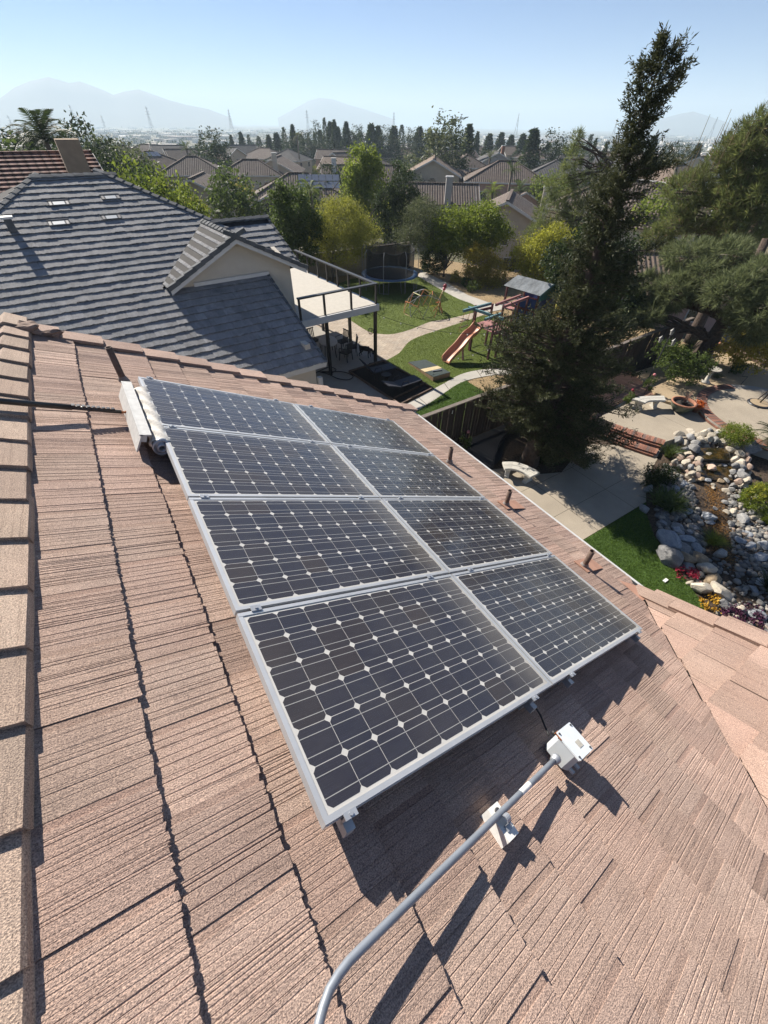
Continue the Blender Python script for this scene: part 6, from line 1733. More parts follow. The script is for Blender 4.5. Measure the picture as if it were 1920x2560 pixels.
# ---------------------------------------------------------------- garden trees and shrubs of the neighbour's yard
def crown_px(): pass
def T(name, label, base, blobs, n, size, mat, **k): return broad_tree(name, label, base, [rel(c_, base) + r_ for c_, r_ in blobs], n, size, mat, **k)
T("willow_tree", "airy yellow green tree behind the balcony railing", (15.4, 31.8, 0), [((16.435, 32.029, 3.629), (1.90, 1.79, 1.34)), ((17.709, 31.343, 2.892), (1.34, 1.34, 1.12)), ((15.058, 32.7, 2.904), (1.34, 1.34, 1.12)), ((16.387, 31.491, 2.224), (1.79, 1.57, 1.01)), ((16.49, 32.001, 4.573), (1.01, 1.01, 0.67))], 30000, .13, "leaf_willow", trunk_r=.08, asp=.3, seed=1, bias=(0, 0, .5), clump=.2)
T("leafy_tree", "loose mid green tree between the grey roof and the yellow green tree", (11.8, 32.5, 0), [((13.026, 32.486, 4.713), (1.21, 1.21, 1.32)), ((12.578, 32.662, 3.348), (1.43, 1.32, 1.21)), ((13.933, 32.107, 3.794), (0.99, 0.99, 1.10)), ((12.702, 31.538, 2.312), (1.32, 1.21, 0.77)), ((12.371, 32.741, 5.373), (0.66, 0.66, 0.66))], 13000, .17, "leaf_mid", trunk_r=.08, seed=2, clump=.2)
T("bright_tree", "upright bright green tree with a narrow leafy crown", (22, 52, -2.6), [((28.496, 50.517, 5.068), (1.46, 1.46, 2.24)), ((29.633, 49.859, 4.049), (1.57, 1.57, 2.46)), ((28.049, 50.767, 3.329), (1.68, 1.68, 2.02)), ((28.309, 49.473, 1.999), (1.79, 1.68, 1.79)), ((29.837, 49.737, 5.418), (0.90, 0.90, 1.57))], 16000, .24, "leaf_bright", trunk_r=.12, seed=3)
T("dark_cypress", "dense dark evergreen beside the upright bright green tree", (23.5, 43.5, -2.4), [((28.012, 41.417, 4.462), (1.26, 1.26, 1.78)), ((27.227, 41.937, 2.885), (1.78, 1.68, 1.89)), ((28.721, 40.928, 2.912), (1.58, 1.58, 1.89)), ((27.386, 40.633, 1.398), (1.99, 1.78, 1.58)), ((26.73, 42.255, 1.896), (1.16, 1.16, 1.37))], 18000, .17, "leaf_dark", trunk_r=.15, seed=4, bias=(0, 0, .6), clump=.12)
T("olive_tree", "silver olive tree right of the trampoline net", (21.5, 31.5, 0), [((22.502, 30.621, 3.391), (1.56, 1.44, 1.20)), ((23.346, 29.982, 3.669), (1.20, 1.20, 0.96)), ((22.176, 30.858, 2.337), (1.44, 1.32, 0.96)), ((23.411, 31.192, 4.275), (0.96, 0.96, 0.72))], 14000, .12, "leaf_olive", trunk_r=.09, seed=6, asp=.35)
T("fruit_tree", "spreading yellow green fruit tree behind the bark path", (23.9, 28.6, 0), [((24.557, 28.999, 3.461), (1.66, 1.66, 1.02)), ((25.918, 27.79, 3.526), (1.79, 1.66, 1.15)), ((25.362, 28.298, 2.465), (2.05, 1.79, 1.02)), ((27.592, 27.563, 2.657), (1.54, 1.54, 1.02)), ((24.179, 29.315, 2.407), (1.28, 1.28, 0.90)), ((26.98, 28.162, 3.911), (1.28, 1.28, 0.90))], 24000, .15, "leaf_bright", trunk_r=.07, fork=.5, seed=7)
T("golden_shrub", "golden yellow leafy shrub between the bark path and the iron fence", (25.2, 25.6, 0), [((25.079, 25.827, 1.328), (1.32, 1.21, 0.88)), ((24.772, 26.121, 0.208), (0.99, 0.99, 0.77)), ((25.89, 25.014, 0.86), (1.10, 0.99, 0.88)), ((25.24, 24.964, -0.014), (1.32, 1.10, 0.55)), ((24.766, 26.127, 2.092), (0.88, 0.88, 0.55))], 17000, .11, "leaf_golden", trunk_r=.05, seed=8)
T("yellow_shrub", "bright yellow green tree behind the play fort", (29.5, 24.0, -.8), [((28.153, 24.008, 1.874), (1.3, 1.2, 1.1)), ((28.907, 23.095, 2.347), (1.4, 1.3, 1.2)), ((29.811, 21.916, 2.587), (1.3, 1.2, 1.0)), ((28.404, 22.923, 0.998), (1.3, 1.1, .9)), ((29.311, 21.751, 1.395), (1.3, 1.1, .9)), ((29.492, 23.162, 3.16), (.9, .9, .8))], 26000, .12, "leaf_yellow", trunk_r=.07, seed=9)
T("round_shrub", "round dark green clipped shrub behind the trampoline", (22.6, 30.4, 0), [((23.715, 29.78, 1), (1.15, 1.1, 1.0))], 9000, .10, "leaf_dark", trunk_r=0, seed=10, cat="shrub", clump=.1)
T("low_shrub", "small green shrub on the straw mulch by the golden one", (23.2, 24.3, 0), [((23.221, 24.295, 0.35), (.45, .45, .35)), ((23.742, 25.66, 0.3), (.35, .35, .3))], 1400, .09, "leaf_mid", trunk_r=0, seed=11, cat="shrub")
T("dry_shrub", "rust brown dry twiggy shrub at the edge of the pale path", (23.4, 27.0, 0), [((23.728, 26.939, 0.3), (.4, .4, .4))], 900, .10, "leaf_golden", trunk_r=.02, seed=12, cat="shrub")
T("hedge_shrub", "dark green shrub mass between play fort and tall conifer", (21.6, 14.9, 0), [((22.495, 14.932, 4.07), (1.37, 1.16, 1.05)), ((21.403, 14.762, 3.299), (1.26, 1.16, 1.05)), ((22.165, 13.591, 3.271), (1.37, 1.16, 1.16)), ((20.989, 13.582, 2.488), (1.26, 1.16, 1.05)), ((21.786, 12.263, 2.518), (1.26, 1.05, 0.95)), ((23.228, 15.635, 4.967), (1.05, 0.95, 0.84)), ((21.614, 16.181, 3.746), (0.95, 0.95, 0.84)), ((23.199, 13.814, 4.2), (1.05, 0.95, 0.95))], 26000, .15, "leaf_dark", trunk_r=.10, seed=13)
T("hedge_shrub", "olive shrub with dry tips behind the lamp post", (21.5, 11.6, 0), [((21.652, 11.465, 1.997), (1.0, .9, .7)), ((22.381, 11.14, 2.159), (.9, .8, .7)), ((21.062, 11.507, 1.504), (.9, .8, .6))], 4800, .12, "leaf_olive", trunk_r=.05, seed=14, cat="shrub")
# ---------------------------------------------------------------- own garden plants
def clump(name, label, base, h, spread, n, w_, mat, seed, bend=.5, cat="grass clump", base_r=.10, group=None):
    t_ = thing(name, label, cat, base, group=group); blades(n, h, spread, w_, seed, bend, base_r).build("leaves", mat, t_); return t_
clump("grass_clump", "green fountain grass clump beside the brick steps", (15.865, 4.676, 0), .62, .62, 300, .020, "leaf_mid", 31)
clump("grass_clump", "spreading strap leaf clump on the shaded near bank", (13.131, 3.133, 0), .62, .75, 420, .045, "leaf_mid", 32, .6, base_r=.3)
clump("grass_clump", "yellow green fine grass clump among the grey rocks", (12.757, 1.445, 0), .42, .55, 420, .014, "leaf_bright", 33, .5)
clump("grass_clump", "small green grass tuft at the far stream bank edge", (15.14, 1.014, 0), .45, .45, 260, .016, "leaf_bright", 34, .5)
clump("grass_clump", "dark strap leaf clump at the shaded stream bank edge", (12.319, -0.256, 0), .6, .6, 260, .03, "leaf_dark", 39, .5)
T("rock_garden_shrub", "dark small leaved shrub between grass clump and strap leaves", (14.6, 4.4, 0), [((14.086, 4.116, 0.3), (.55, .4, .35)), ((14.372, 3.892, 0.3), (.45, .4, .33)), ((13.781, 4.048, 0.2), (.4, .3, .25))], 3600, .055, "leaf_dark", trunk_r=0, seed=35, cat="shrub")
T("mound_shrub", "bright green feathery shrub on top of the waterfall boulder", (18.9, 3.9, .2), [((18.204, 3.707, 0.75), (.52, .5, .36)), ((18.35, 3.552, 0.65), (.38, .36, .3)), ((18.199, 3.922, 0.7), (.34, .32, .26))], 6500, .055, "leaf_bright", trunk_r=0, seed=36, cat="shrub", asp=.35, bias=(0, 0, .6))
T("globe_shrub", "clipped yellow green globe shrub on the far stream bank", (15.7, 1.6, 0), [((15.65, 1.583, 0.35), (.55, .52, .48))], 6500, .05, "leaf_bright", trunk_r=0, seed=37, cat="shrub", clump=.09)
T("globe_shrub", "golden cap of leaves on the clipped globe shrub's sunny side", (15.75, 1.75, 0.1), [((15.508, 1.65, 0.6), (.40, .35, .22))], 1500, .045, "leaf_yellow", trunk_r=0, seed=38, cat="shrub", clump=.09)
cy_ = thing("cycad", "dark cycad with stiff fronds beside the round patio", "cycad", (19.219, 2.835, 0.2))
mb = MB(); mb.lathe([(.24, 0), (.27, .2), (.22, .45), (.1, .55)], 12); mb.build("trunk", "bark_brown", cy_, True)
def frond_mesh(L_, n_, lw, ll_, seed, droop=.6, rise=.6):
    g_ = random.Random(seed); mb = MB(); pts = []
    for i in range(n_ + 1):
        f_ = i / n_; pts.append(Vector((L_ * f_ * (1 - .12 * f_), 0, L_ * (rise * f_ - droop * f_ * f_))))
    for a, b in zip(pts, pts[1:]): mb.bar(a, b, .02, .012)
    for i in range(1, n_ + 1):
        f_ = i / n_; l2 = ll_ * math.sin(math.pi * (.12 + .85 * f_)) + .03
        for s_ in (-1, 1):
            p0 = pts[i]; e = p0 + Vector((l2 * .55, s_ * l2 * .8, -l2 * .25 + g_.uniform(-.03, .03)))
            mb.add([p0 + Vector((-lw * .6, 0, .004)), p0 + Vector((lw * .6, 0, .004)), e], [(0, 1, 2)])
    return mb
fm_ = frond_mesh(.95, 22, .014, .22, 3).mesh("frond", "leaf_dark")
for k in range(22):
    o = link("frond", fm_, cy_); o.location = (0, 0, .5); o.rotation_euler = (0, rnd.uniform(-.5, .3), 2 * math.pi * k / 22 + rnd.uniform(-.1, .1))
for nm, lb_, pos, mt, r_ in (("red_flowers", "patch of red succulent flowers at the lawn edge", (10.893, 1.217, 0.06), "flower_red", .34), ("yellow_flowers", "patch of yellow flowers beside the lawn curve", (10.501, 0.315, 0.05), "flower_yellow", .32), ("purple_groundcover", "dark purple ground cover around the jagged white rock", (10.845, -0.41, 0.05), "flower_purple", .42), ("purple_groundcover", "purple leaves between white rock and roof corner", (10.568, -0.133, 0.05), "flower_purple", .3)):
    T(nm, lb_, pos, [((pos[0], pos[1], .07), (r_, r_ * .8, .09))], int(2600 * r_), .05, mt, trunk_r=0, seed=int(pos[0] * 100) % 97, cat="flowers", asp=.7)
g = np.random.default_rng(8); V, F = crown(g, [(0, 0, .34, .20, .20, .16)], 700, .06, .6); link("leaves", mesh_np("leaves", V, F, "succulent_orange"), fp)
T("garden_shrub", "leafy shrub with dry tips between lamp post and bird bath", (21.4, 7.5, .35), [((20.824, 7.978, 1.42), (.9, .8, .55)), ((21.053, 7.352, 1.047), (.8, .7, .5)), ((20.789, 8.607, 1.569), (.6, .6, .45)), ((21.377, 7.334, 1.353), (.6, .6, .5))], 5600, .09, "leaf_mid", trunk_r=0, seed=41, cat="shrub")
clump("agave_clump", "sword leaved plant in the shade beside the pine trunk", (25.09, 9.332, 0.4), 1.0, .7, 70, .06, "leaf_olive", 42, .25, "sword plant", .15)
clump("grass_clump", "grey green tuft beside the bird bath pedestal", (23.354, 6.899, 0.4), .28, .35, 90, .03, "leaf_olive", 43, .3)
T("dry_shrub", "tan dry shrubs along the far edge of the gravel terrace", (25.5, 5.5, .4), [((24.932, 7.376, 1.134), (1.0, .8, .6)), ((24.701, 6.335, 1.364), (1.0, .9, .6)), ((25.185, 6.459, 1.782), (.9, .8, .7)), ((25.938, 7.496, 1.478), (1.0, .8, .7))], 5000, .11, "leaf_golden", trunk_r=0, seed=44, cat="shrub")
T("garden_shrub", "twiggy small shrub on the gravel terrace near the round patio", (23.6, 5.9, .4), [((24.644, 6.638, 0.7), (.35, .3, .35))], 700, .09, "leaf_mid", trunk_r=.02, seed=45, cat="shrub")
for lb_, base, h_ in (("rose bush with a pink bloom by the gutter", (9.469, 9.061, 0), .75), ("rose bush with a pink bloom behind the upper bench", (19.063, 7.828, 0.3), .85), ("rose bush with a red bloom beside the upper bench", (17.475, 7.698, 0.3), .6), ("leggy rose bush against the board fence", (9.521, 9.904, 0), .6)):
    t_ = thing("rose_bush", lb_, "rose bush", base)
    g = np.random.default_rng(int(base[0] * 50)); V, F = crown(g, [(0, 0, h_ * .55, .22, .22, h_ * .4)], 380, .075, .6); link("leaves", mesh_np("leaves", V, F, "leaf_mid"), t_)
    limbs((0, 0, 0), [(.08, .02, h_), (-.1, .05, h_ * .8), (.02, -.1, h_ * .85)], .012, g, 4, .02).build("stems", "bark_brown", t_)
    if "bloom" in lb_:
        mb = MB(); mb.ball((.08, .02, h_ + .03), .065, 9, 6); mb.build("bloom", "flower_red" if "red" in lb_ else "flower_pink", t_, True)
# ---------------------------------------------------------------- grass blades
def blade_field(name, label, poly, n_, h_, w_, mat, seed, z0):
    g = np.random.default_rng(seed); P_ = np.array([(p_[0], p_[1]) for p_ in poly]); lo, hi = P_.min(0), P_.max(0)
    q = lo + g.random((n_ * 3, 2)) * (hi - lo); ins_ = np.zeros(len(q), bool); j = len(P_) - 1
    for i in range(len(P_)):
        c_ = ((P_[i, 1] > q[:, 1]) != (P_[j, 1] > q[:, 1])) & (q[:, 0] < (P_[j, 0] - P_[i, 0]) * (q[:, 1] - P_[i, 1]) / (P_[j, 1] - P_[i, 1] + 1e-9) + P_[i, 0]); ins_ ^= c_; j = i
    q = q[ins_][:n_]; k = len(q); a = g.random(k) * 6.283; hh = h_ * (.5 + .8 * g.random(k)); ln_ = .5 * g.standard_normal((k, 2)) * h_
    b0 = np.stack([q[:, 0] + w_ * np.cos(a), q[:, 1] + w_ * np.sin(a), np.full(k, z0)], 1); b1 = np.stack([q[:, 0] - w_ * np.cos(a), q[:, 1] - w_ * np.sin(a), np.full(k, z0)], 1)
    tip = np.stack([q[:, 0] + ln_[:, 0], q[:, 1] + ln_[:, 1], z0 + hh], 1)
    V = np.stack([b0, b1, tip], 1).reshape(-1, 3)
    o = link(name, mesh_np(name, V, np.arange(3 * k).reshape(-1, 3), mat)); tag(o, label, "grass", kind="stuff")
blade_field("lawn_grass", "short green grass of the lawn below the gutter", [(5.5, 3.57), (12.72, 3.57), (12.17, 3.2), (11.51, 2.51), (10.94, 1.49), (10.28, .36), (9.8, -.5), (6, -2)], 60000, .055, .006, "grass_blade", 51, 0.0)
blade_field("turf_grass", "short artificial turf around the trampoline", las + rr_[1:] + [(21.5, 31.2), (17, 31.8), (12.3, 29.5), (12.3, 26)], 45000, .045, .010, "turf_blade", 52, 0.006)
blade_field("turf_grass", "short artificial turf around the slide", lbs + [(21.3, 19.3), (20.5, 13.2), (18.2, 12.45)] + lowu[::-1][1:-4], 45000, .045, .009, "turf_blade", 53, 0.006)
blade_field("verge_grass", "rough grass between the pale path and the board fence", lowl[:14] + [(13.3, 9.8), (7.7, 9.8)], 16000, .09, .007, "grass_blade", 54, 0.0)

# ================================================================== houses down the slope
def roofmat(name, c0, c1, period=0.34):
    m, t = newmat(name)
    tc = t.node("ShaderNodeTexCoord"); sp_ = t.node("ShaderNodeSeparateXYZ"); t.link(tc.outputs["Object"], sp_.inputs[0])
    saw = t.math('FRACT', t.math('MULTIPLY', sp_.outputs[2], 1 / (period * .43)))
    ns = t.noise(tc.outputs["Object"], 1.4, 4); n2 = t.noise(tc.outputs["Object"], 9.0, 2)
    c = t.ramp(t.math('ADD', t.math('MULTIPLY', ns, .6), t.math('MULTIPLY', n2, .4)), [(.35, c0), (.65, c1)])
    t.link(c, t.b.inputs["Base Color"]); t.b.inputs["Roughness"].default_value = .9
    so = t.node("ShaderNodeSeparateXYZ"); t.link(tc.outputs["Normal"], so.inputs[0])
    sel = t.math('GREATER_THAN', t.math('ABSOLUTE', so.outputs[0]), t.math('ABSOLUTE', so.outputs[1]))
    u = t.math('ADD', t.math('MULTIPLY', sel, sp_.outputs[1]), t.math('MULTIPLY', t.math('SUBTRACT', 1.0, sel), sp_.outputs[0]))
    col = t.math('PINGPONG', t.math('MULTIPLY', u, 1 / .36), .5)
    t.link(t.mix(c, t.ramp(col, [(.08, (.35, .33, .33)), (.28, (1, 1, 1))]), .75, 'MULTIPLY'), t.b.inputs["Base Color"])  # dark bands paint the shadow in the tile channels into the colour
    nb = t.bump(saw, .8, .06); t.link(t.bump(t.math('SQRT', col), .9, .12, nb), t.b.inputs["Normal"])
roofmat("roof_brown", (0.105, 0.078, 0.064), (0.185, 0.142, 0.115)); roofmat("roof_tan", (0.17, 0.125, 0.092), (0.27, 0.20, 0.15)); roofmat("roof_red", (0.17, 0.085, 0.065), (0.29, 0.155, 0.12)); roofmat("roof_dark", (0.06, 0.058, 0.060), (0.12, 0.112, 0.11))
simple("wall_beige", (0.46, 0.39, 0.30), .9, .06, 2); simple("wall_cream", (0.55, 0.49, 0.40), .9, .06, 2); simple("wall_pink", (0.42, 0.27, 0.22), .9, .06, 2); simple("wall_grey", (0.36, 0.34, 0.32), .9, .06, 2); simple("chimney_tan", (0.38, 0.27, 0.17), .9, .12, 4); simple("panel_blue", (0.10, 0.115, 0.15), .25, .1, 1.0, spec=.6)
def far_house(label, P, w_, d_, hw, rot, style="gable", wall="wall_beige", rf="roof_brown", pitch=24, chim=None, wins=((-.28, .6), (.28, .6)), arch=False, solar=None, two=False, group="houses down the slope", wing=None):
    rise = d_ / 2 * math.tan(R(pitch)); z0 = P[2] - hw - rise
    h = thing("house", label, "house", (P[0], P[1], z0), R(rot), group)
    mb = MB(); ov = .45
    mb.box((0, 0, hw / 2 - .6), (w_, d_, hw + 1.2))
    if style == "gable":
        for s_ in (-1, 1):
            q = [(s_ * w_ / 2, -d_ / 2, hw), (s_ * w_ / 2, d_ / 2, hw), (s_ * w_ / 2, 0, hw + rise)]
            mb.slab(q if s_ > 0 else q[::-1], .15)
    mb.build("wall", wall, h)
    tz = math.tan(R(pitch)); ez = hw - ov * tz
    mb = MB()
    if style == "gable":
        L_ = w_ / 2 + ov
        for s_ in (-1, 1):
            q = [(-L_, s_ * (d_ / 2 + ov), ez), (L_, s_ * (d_ / 2 + ov), ez), (L_, 0, hw + rise), (-L_, 0, hw + rise)]
            mb.slab(q if s_ < 0 else q[::-1], .14)
    else:
        rl = max(.3, (w_ - d_) / 2); X_, Y_ = w_ / 2 + ov, d_ / 2 + ov
        for q in ([(-X_, -Y_, ez), (X_, -Y_, ez), (rl, 0, hw + rise), (-rl, 0, hw + rise)], [(X_, Y_, ez), (-X_, Y_, ez), (-rl, 0, hw + rise), (rl, 0, hw + rise)], [(X_, -Y_, ez), (X_, Y_, ez), (rl, 0, hw + rise)], [(-X_, Y_, ez), (-X_, -Y_, ez), (-rl, 0, hw + rise)]): mb.slab(q, .14)
    ro = mb.build("roof", rf, h)
    mb = MB()
    if style == "gable": mb.bar((-w_ / 2 - ov, 0, hw + rise + .04), (w_ / 2 + ov, 0, hw + rise + .04), .32, .12)
    else:
        mb.bar((-rl, 0, hw + rise + .04), (rl, 0, hw + rise + .04), .32, .12)
        for sx in (-1, 1):
            for sy in (-1, 1): mb.bar((sx * rl, 0, hw + rise + .04), (sx * X_, sy * Y_, ez + .06), .28, .1)
    mb.build("ridge_cap", rf, ro)
    if style == "gable":
        for s_ in (-1, 1):
            for s2 in (-1, 1):
                mb = MB(); x_ = s_ * (w_ / 2 + ov + .03); mb.bar((x_, s2 * (d_ / 2 + ov), ez - .12), (x_, 0, hw + rise - .12), .05, .22); mb.build("fascia", "trim_white", h)
    else:
        for q in (((-X_, -Y_), (X_, -Y_)), ((X_, -Y_), (X_, Y_)), ((-X_, -Y_), (-X_, Y_))):
            mb = MB(); mb.bar((q[0][0], q[0][1], ez - .1), (q[1][0], q[1][1], ez - .1), .05, .2); mb.build("fascia", "trim_white", h)
    def window(x, y, z, ww, hh, face, ar=False):
        sx, sy = (1, 0) if face == 'y' else (0, 1)
        wn = MB(); wn.box((x, y, z), (ww * sx + .12 * sy + .16 * sx, ww * sy + .12 * sx + .16 * sy, hh + .16)); wo = wn.build("window", "trim_white", h)
        pn = MB(); pn.box((x, y, z), (ww * sx + .16 * sy, ww * sy + .16 * sx, hh))
        if ar:
            poly = [(ww / 2 * math.cos(math.pi * k / 10), hh / 2 + ww / 2 * math.sin(math.pi * k / 10)) for k in range(11)]
            for dd in (-.08, .08):
                V = [((x + u, y + dd, z + v_) if face == 'y' else (x + dd, y + u, z + v_)) for u, v_ in poly]; pn.add(V, [tuple(range(11)) if dd > 0 else tuple(range(10, -1, -1))])
        pn.build("pane", "dark_glass", wo)
        mu = MB(); mu.box((x, y, z), (.05 * sx + .2 * sy, .05 * sy + .2 * sx, hh)); mu.build("mullion", "trim_white", wo)
    for fx, fz in wins:
        window(fx * w_, -d_ / 2, hw * fz, 1.5, 1.2, 'y')
        if two: window(fx * w_, -d_ / 2, hw * .25, 1.6, 1.3, 'y')
    for s_ in (-1, 1):
        window(s_ * w_ / 2, 0, hw * (.68 if two else .55), 1.5, 1.2, 'x', arch)
        if two: window(s_ * w_ / 2, -d_ * .22, hw * .25, 1.4, 1.2, 'x')
    if chim:
        mb = MB(); mb.box((chim[0] * w_, chim[1] * d_, (hw + rise + 1.0) / 2), (.9, .8, hw + rise + 1.0)); c_ = mb.build("chimney", chim[2], h)
        mb = MB(); mb.box((chim[0] * w_, chim[1] * d_, hw + rise + 1.05), (1.05, .95, .14)); mb.build("chimney_cap", "trim_white", c_)
    if solar:
        s_, x0, n_, rws = solar
        for i in range(n_):
            for j in range(rws):
                y = s_ * (d_ / 2 * (.25 + .30 * j)); z = hw + rise - abs(y) * tz + .12
                M = Matrix.Translation((x0 + i * 1.08, y, z)) @ Matrix.Rotation(-s_ * R(pitch), 4, 'X'); mb = MB(); mb.box((0, 0, 0), (1.02, 1.6, .05)); mb.build("solar_module", "panel_blue", h, False, M)
    if wing:
        xo, ww, ln_, hh = wing      # front wing: gable towards -y
        mb = MB(); mb.box((xo, -d_ / 2 - ln_ / 2 + .5, hh / 2 - .6), (ww, ln_ + 1.0, hh + 1.2)); rs_ = ww / 2 * tz
        mb.slab([(xo - ww / 2, -d_ / 2 - ln_, hh), (xo + ww / 2, -d_ / 2 - ln_, hh), (xo, -d_ / 2 - ln_, hh + rs_)], .15); wo = mb.build("wing", wall, h)
        for s_ in (-1, 1):
            q = [(xo, -d_ / 2 - ln_ - .4, hh + rs_), (xo, d_ * .1, hh + rs_), (xo + s_ * (ww / 2 + .4), d_ * .1, hh - .4 * tz), (xo + s_ * (ww / 2 + .4), -d_ / 2 - ln_ - .4, hh - .4 * tz)]
            mb = MB(); mb.slab(q if s_ < 0 else q[::-1], .14); mb.build("wing_roof", rf, h)
            mb = MB(); mb.bar((xo, -d_ / 2 - ln_ - .43, hh + rs_ - .1), (xo + s_ * (ww / 2 + .4), -d_ / 2 - ln_ - .43, hh - .4 * tz - .1), .05, .22); mb.build("fascia", "trim_white", h)
        window(xo, -d_ / 2 - ln_, hh * .55, 1.6, 1.3, 'y', arch)
    return h
far_house("two storey house with red brown striped roof and tan chimney behind the grey roof", (-4.2, 30.5, 7.75), 11.5, 9, 5.2, 4, "gable", "wall_beige", "roof_red", chim=None, solar=(-1, -5.5, 5, 2))
hr = bpy.data.objects["house"]
for k in range(14):
    y0, y1 = -.30 * k - .05, -.30 * (k + 1) - .12; z_r = 5.2 + 4.5 * math.tan(R(24))
    mb = MB(); mb.slab([(-6.2, y1, z_r + y1 * math.tan(R(24)) + .13), (6.2, y1, z_r + y1 * math.tan(R(24)) + .13), (6.2, y0, z_r + y0 * math.tan(R(24)) + .05), (-6.2, y0, z_r + y0 * math.tan(R(24)) + .05)], .05); mb.build("tile_course", "roof_red", hr)
mb = MB(); mb.box((0, 0, .6), (.95, 1.1, 3.2)); o = mb.build("brick_chimney", "chimney_tan"); o.location = (1.05, 29.2, 6.1); tag(o, "tan brick chimney standing out above the grey roof ridge", "chimney")
far_house("low tan roof house with panels, behind the bushy dark trees", (19.083, 126.57, 3.991), 12, 10, 3.2, 20, "hip", "wall_cream", "roof_tan", solar=(-1, -2, 4, 1))
far_house("hip roofed beige house left of the round leafy tree", (25.404, 115.233, 3.614), 13, 11, 4.6, -20, "hip", "wall_beige", "roof_brown", wing=(3, 5, 2, 3.0))
far_house("beige gabled house with arched window and plain chimney", (16.48, 74.192, 3.561), 9, 8, 4.2, 65, "gable", "wall_beige", "roof_brown", arch=True, chim=(-.30, -.5, "wall_beige"), two=False)
far_house("brown roofed house with pale chimney between leafy trees", (34.864, 106.435, 3.374), 12, 9, 4.6, -25, "hip", "wall_cream", "roof_brown", chim=(.42, -.2, "wall_cream"))
far_house("cream two storey house with gable and arched upper window", (41.958, 110.288, 3.464), 13, 10, 5.4, 60, "gable", "wall_cream", "roof_brown", arch=True, two=True, wing=(-3, 5, 2.5, 3.0))
far_house("large hip roofed house with solar modules on its bright slope", (32.734, 77.359, 3.17), 14, 11, 3.4, -25, "hip", "wall_beige", "roof_brown", solar=(-1, 0.5, 6, 2), wing=(-4.5, 5, 2.5, 2.8), arch=True)
far_house("long brown roof behind the bright upright tree", (53.45, 93.846, 2.804), 15, 10, 3.6, -28, "gable", "wall_beige", "roof_brown", chim=(-.35, -.2, "trim_white"))
far_house("tall two storey house with brown gable and white arched window", (63.455, 82.398, 4.387), 13, 10, 5.6, 52, "gable", "wall_beige", "roof_tan", arch=True, two=True, wing=(2.5, 6, 3, 4.6))
far_house("brown roofed house with plain chimney below the tall two storey one", (47.054, 59.681, 2.748), 11, 8, 3.2, -35, "gable", "wall_grey", "roof_brown", chim=(.12, -.5, "wall_grey"))
far_house("hip roofed two storey house with palms in front", (71.085, 70.334, 4.263), 14, 11, 5.4, -40, "hip", "wall_pink", "roof_brown", arch=True, two=True, wing=(3.5, 5.5, 2.5, 3.0))
far_house("gabled beige house with tall arched windows behind the fruit tree", (41.881, 40.125, 3.404), 9, 6.5, 5.6, 42, "gable", "wall_beige", "roof_brown", arch=True, two=True, chim=(-.32, -.58, "wall_cream"))
far_house("dark gabled house with brick chimney beyond the palms", (104.202, 107.898, 3.79), 11, 8, 5.4, 55, "gable", "wall_grey", "roof_dark", two=True, chim=(.3, -.3, "terracotta"))
far_house("brown roofed house hidden behind the tall conifer", (60.727, 38.682, 4.116), 16, 11, 3.6, -60, "hip", "wall_cream", "roof_brown", two=False)
far_house("pink stucco house with tan roof behind the pine boughs", (39.162, 20.059, 1.706), 11, 8, 3.4, -42, "gable", "wall_pink", "roof_tan", arch=True)
far_house("small roof with skylight peeping through the pine branches", (54.026, 30.416, 3.345), 10, 8, 3.4, -65, "gable", "wall_cream", "roof_brown")
rr3 = random.Random(17)
hm = []
spots = []
for k in range(46):
    px_ = rr3.uniform(60, 1880); spots.append(px_)
fh = ["distant house with a brown roof among the trees", "distant house with a tan roof among the trees", "distant house with a dark roof among the trees"]
pos_far = [(11.525, 149.557, 3.053), (21.96, 198.791, 2.795), (38.421, 206.455, 2.462), (36.612, 176.237, 2.475), (51.646, 182.846, 2.508), (68.723, 219.493, 1.881), (67.518, 188.259, 1.99), (66.028, 162.066, 2.711), (97.506, 208.309, 1.303), (86.741, 169.044, 2.072), (77.191, 140.148, 2.678), (116.007, 186.929, 1.39), (134.015, 199.098, 0.801), (134.705, 186.426, 1.241), (107.961, 131.318, 3.418), (91.745, 105.749, 3.468), (158.928, 179.839, 2.163), (165.261, 159.965, 2.754), (148.552, 133.911, 2.964), (99.826, 83.275, 3.252), (119.99, 90.014, 3.366), (158.066, 105.428, 3.116), (105.422, 57.326, 3.815), (151.649, 76.828, 3.489), (40.364, 159.987, 2.668), (35.099, 237.42, 1.774), (65.671, 123.642, 2.517), (77.187, 128.616, 2.292)]
for k, P in enumerate(pos_far):
    j = rr3.randrange(3)
    far_house(fh[j], P, rr3.uniform(10, 15), rr3.uniform(8, 11), rr3.choice([3.2, 3.4, 5.4]), rr3.uniform(-70, 70), rr3.choice(["hip", "gable"]), rr3.choice(["wall_beige", "wall_cream", "wall_pink"]), ["roof_brown", "roof_tan", "roof_dark"][j], group="distant houses among the trees " + str(j))
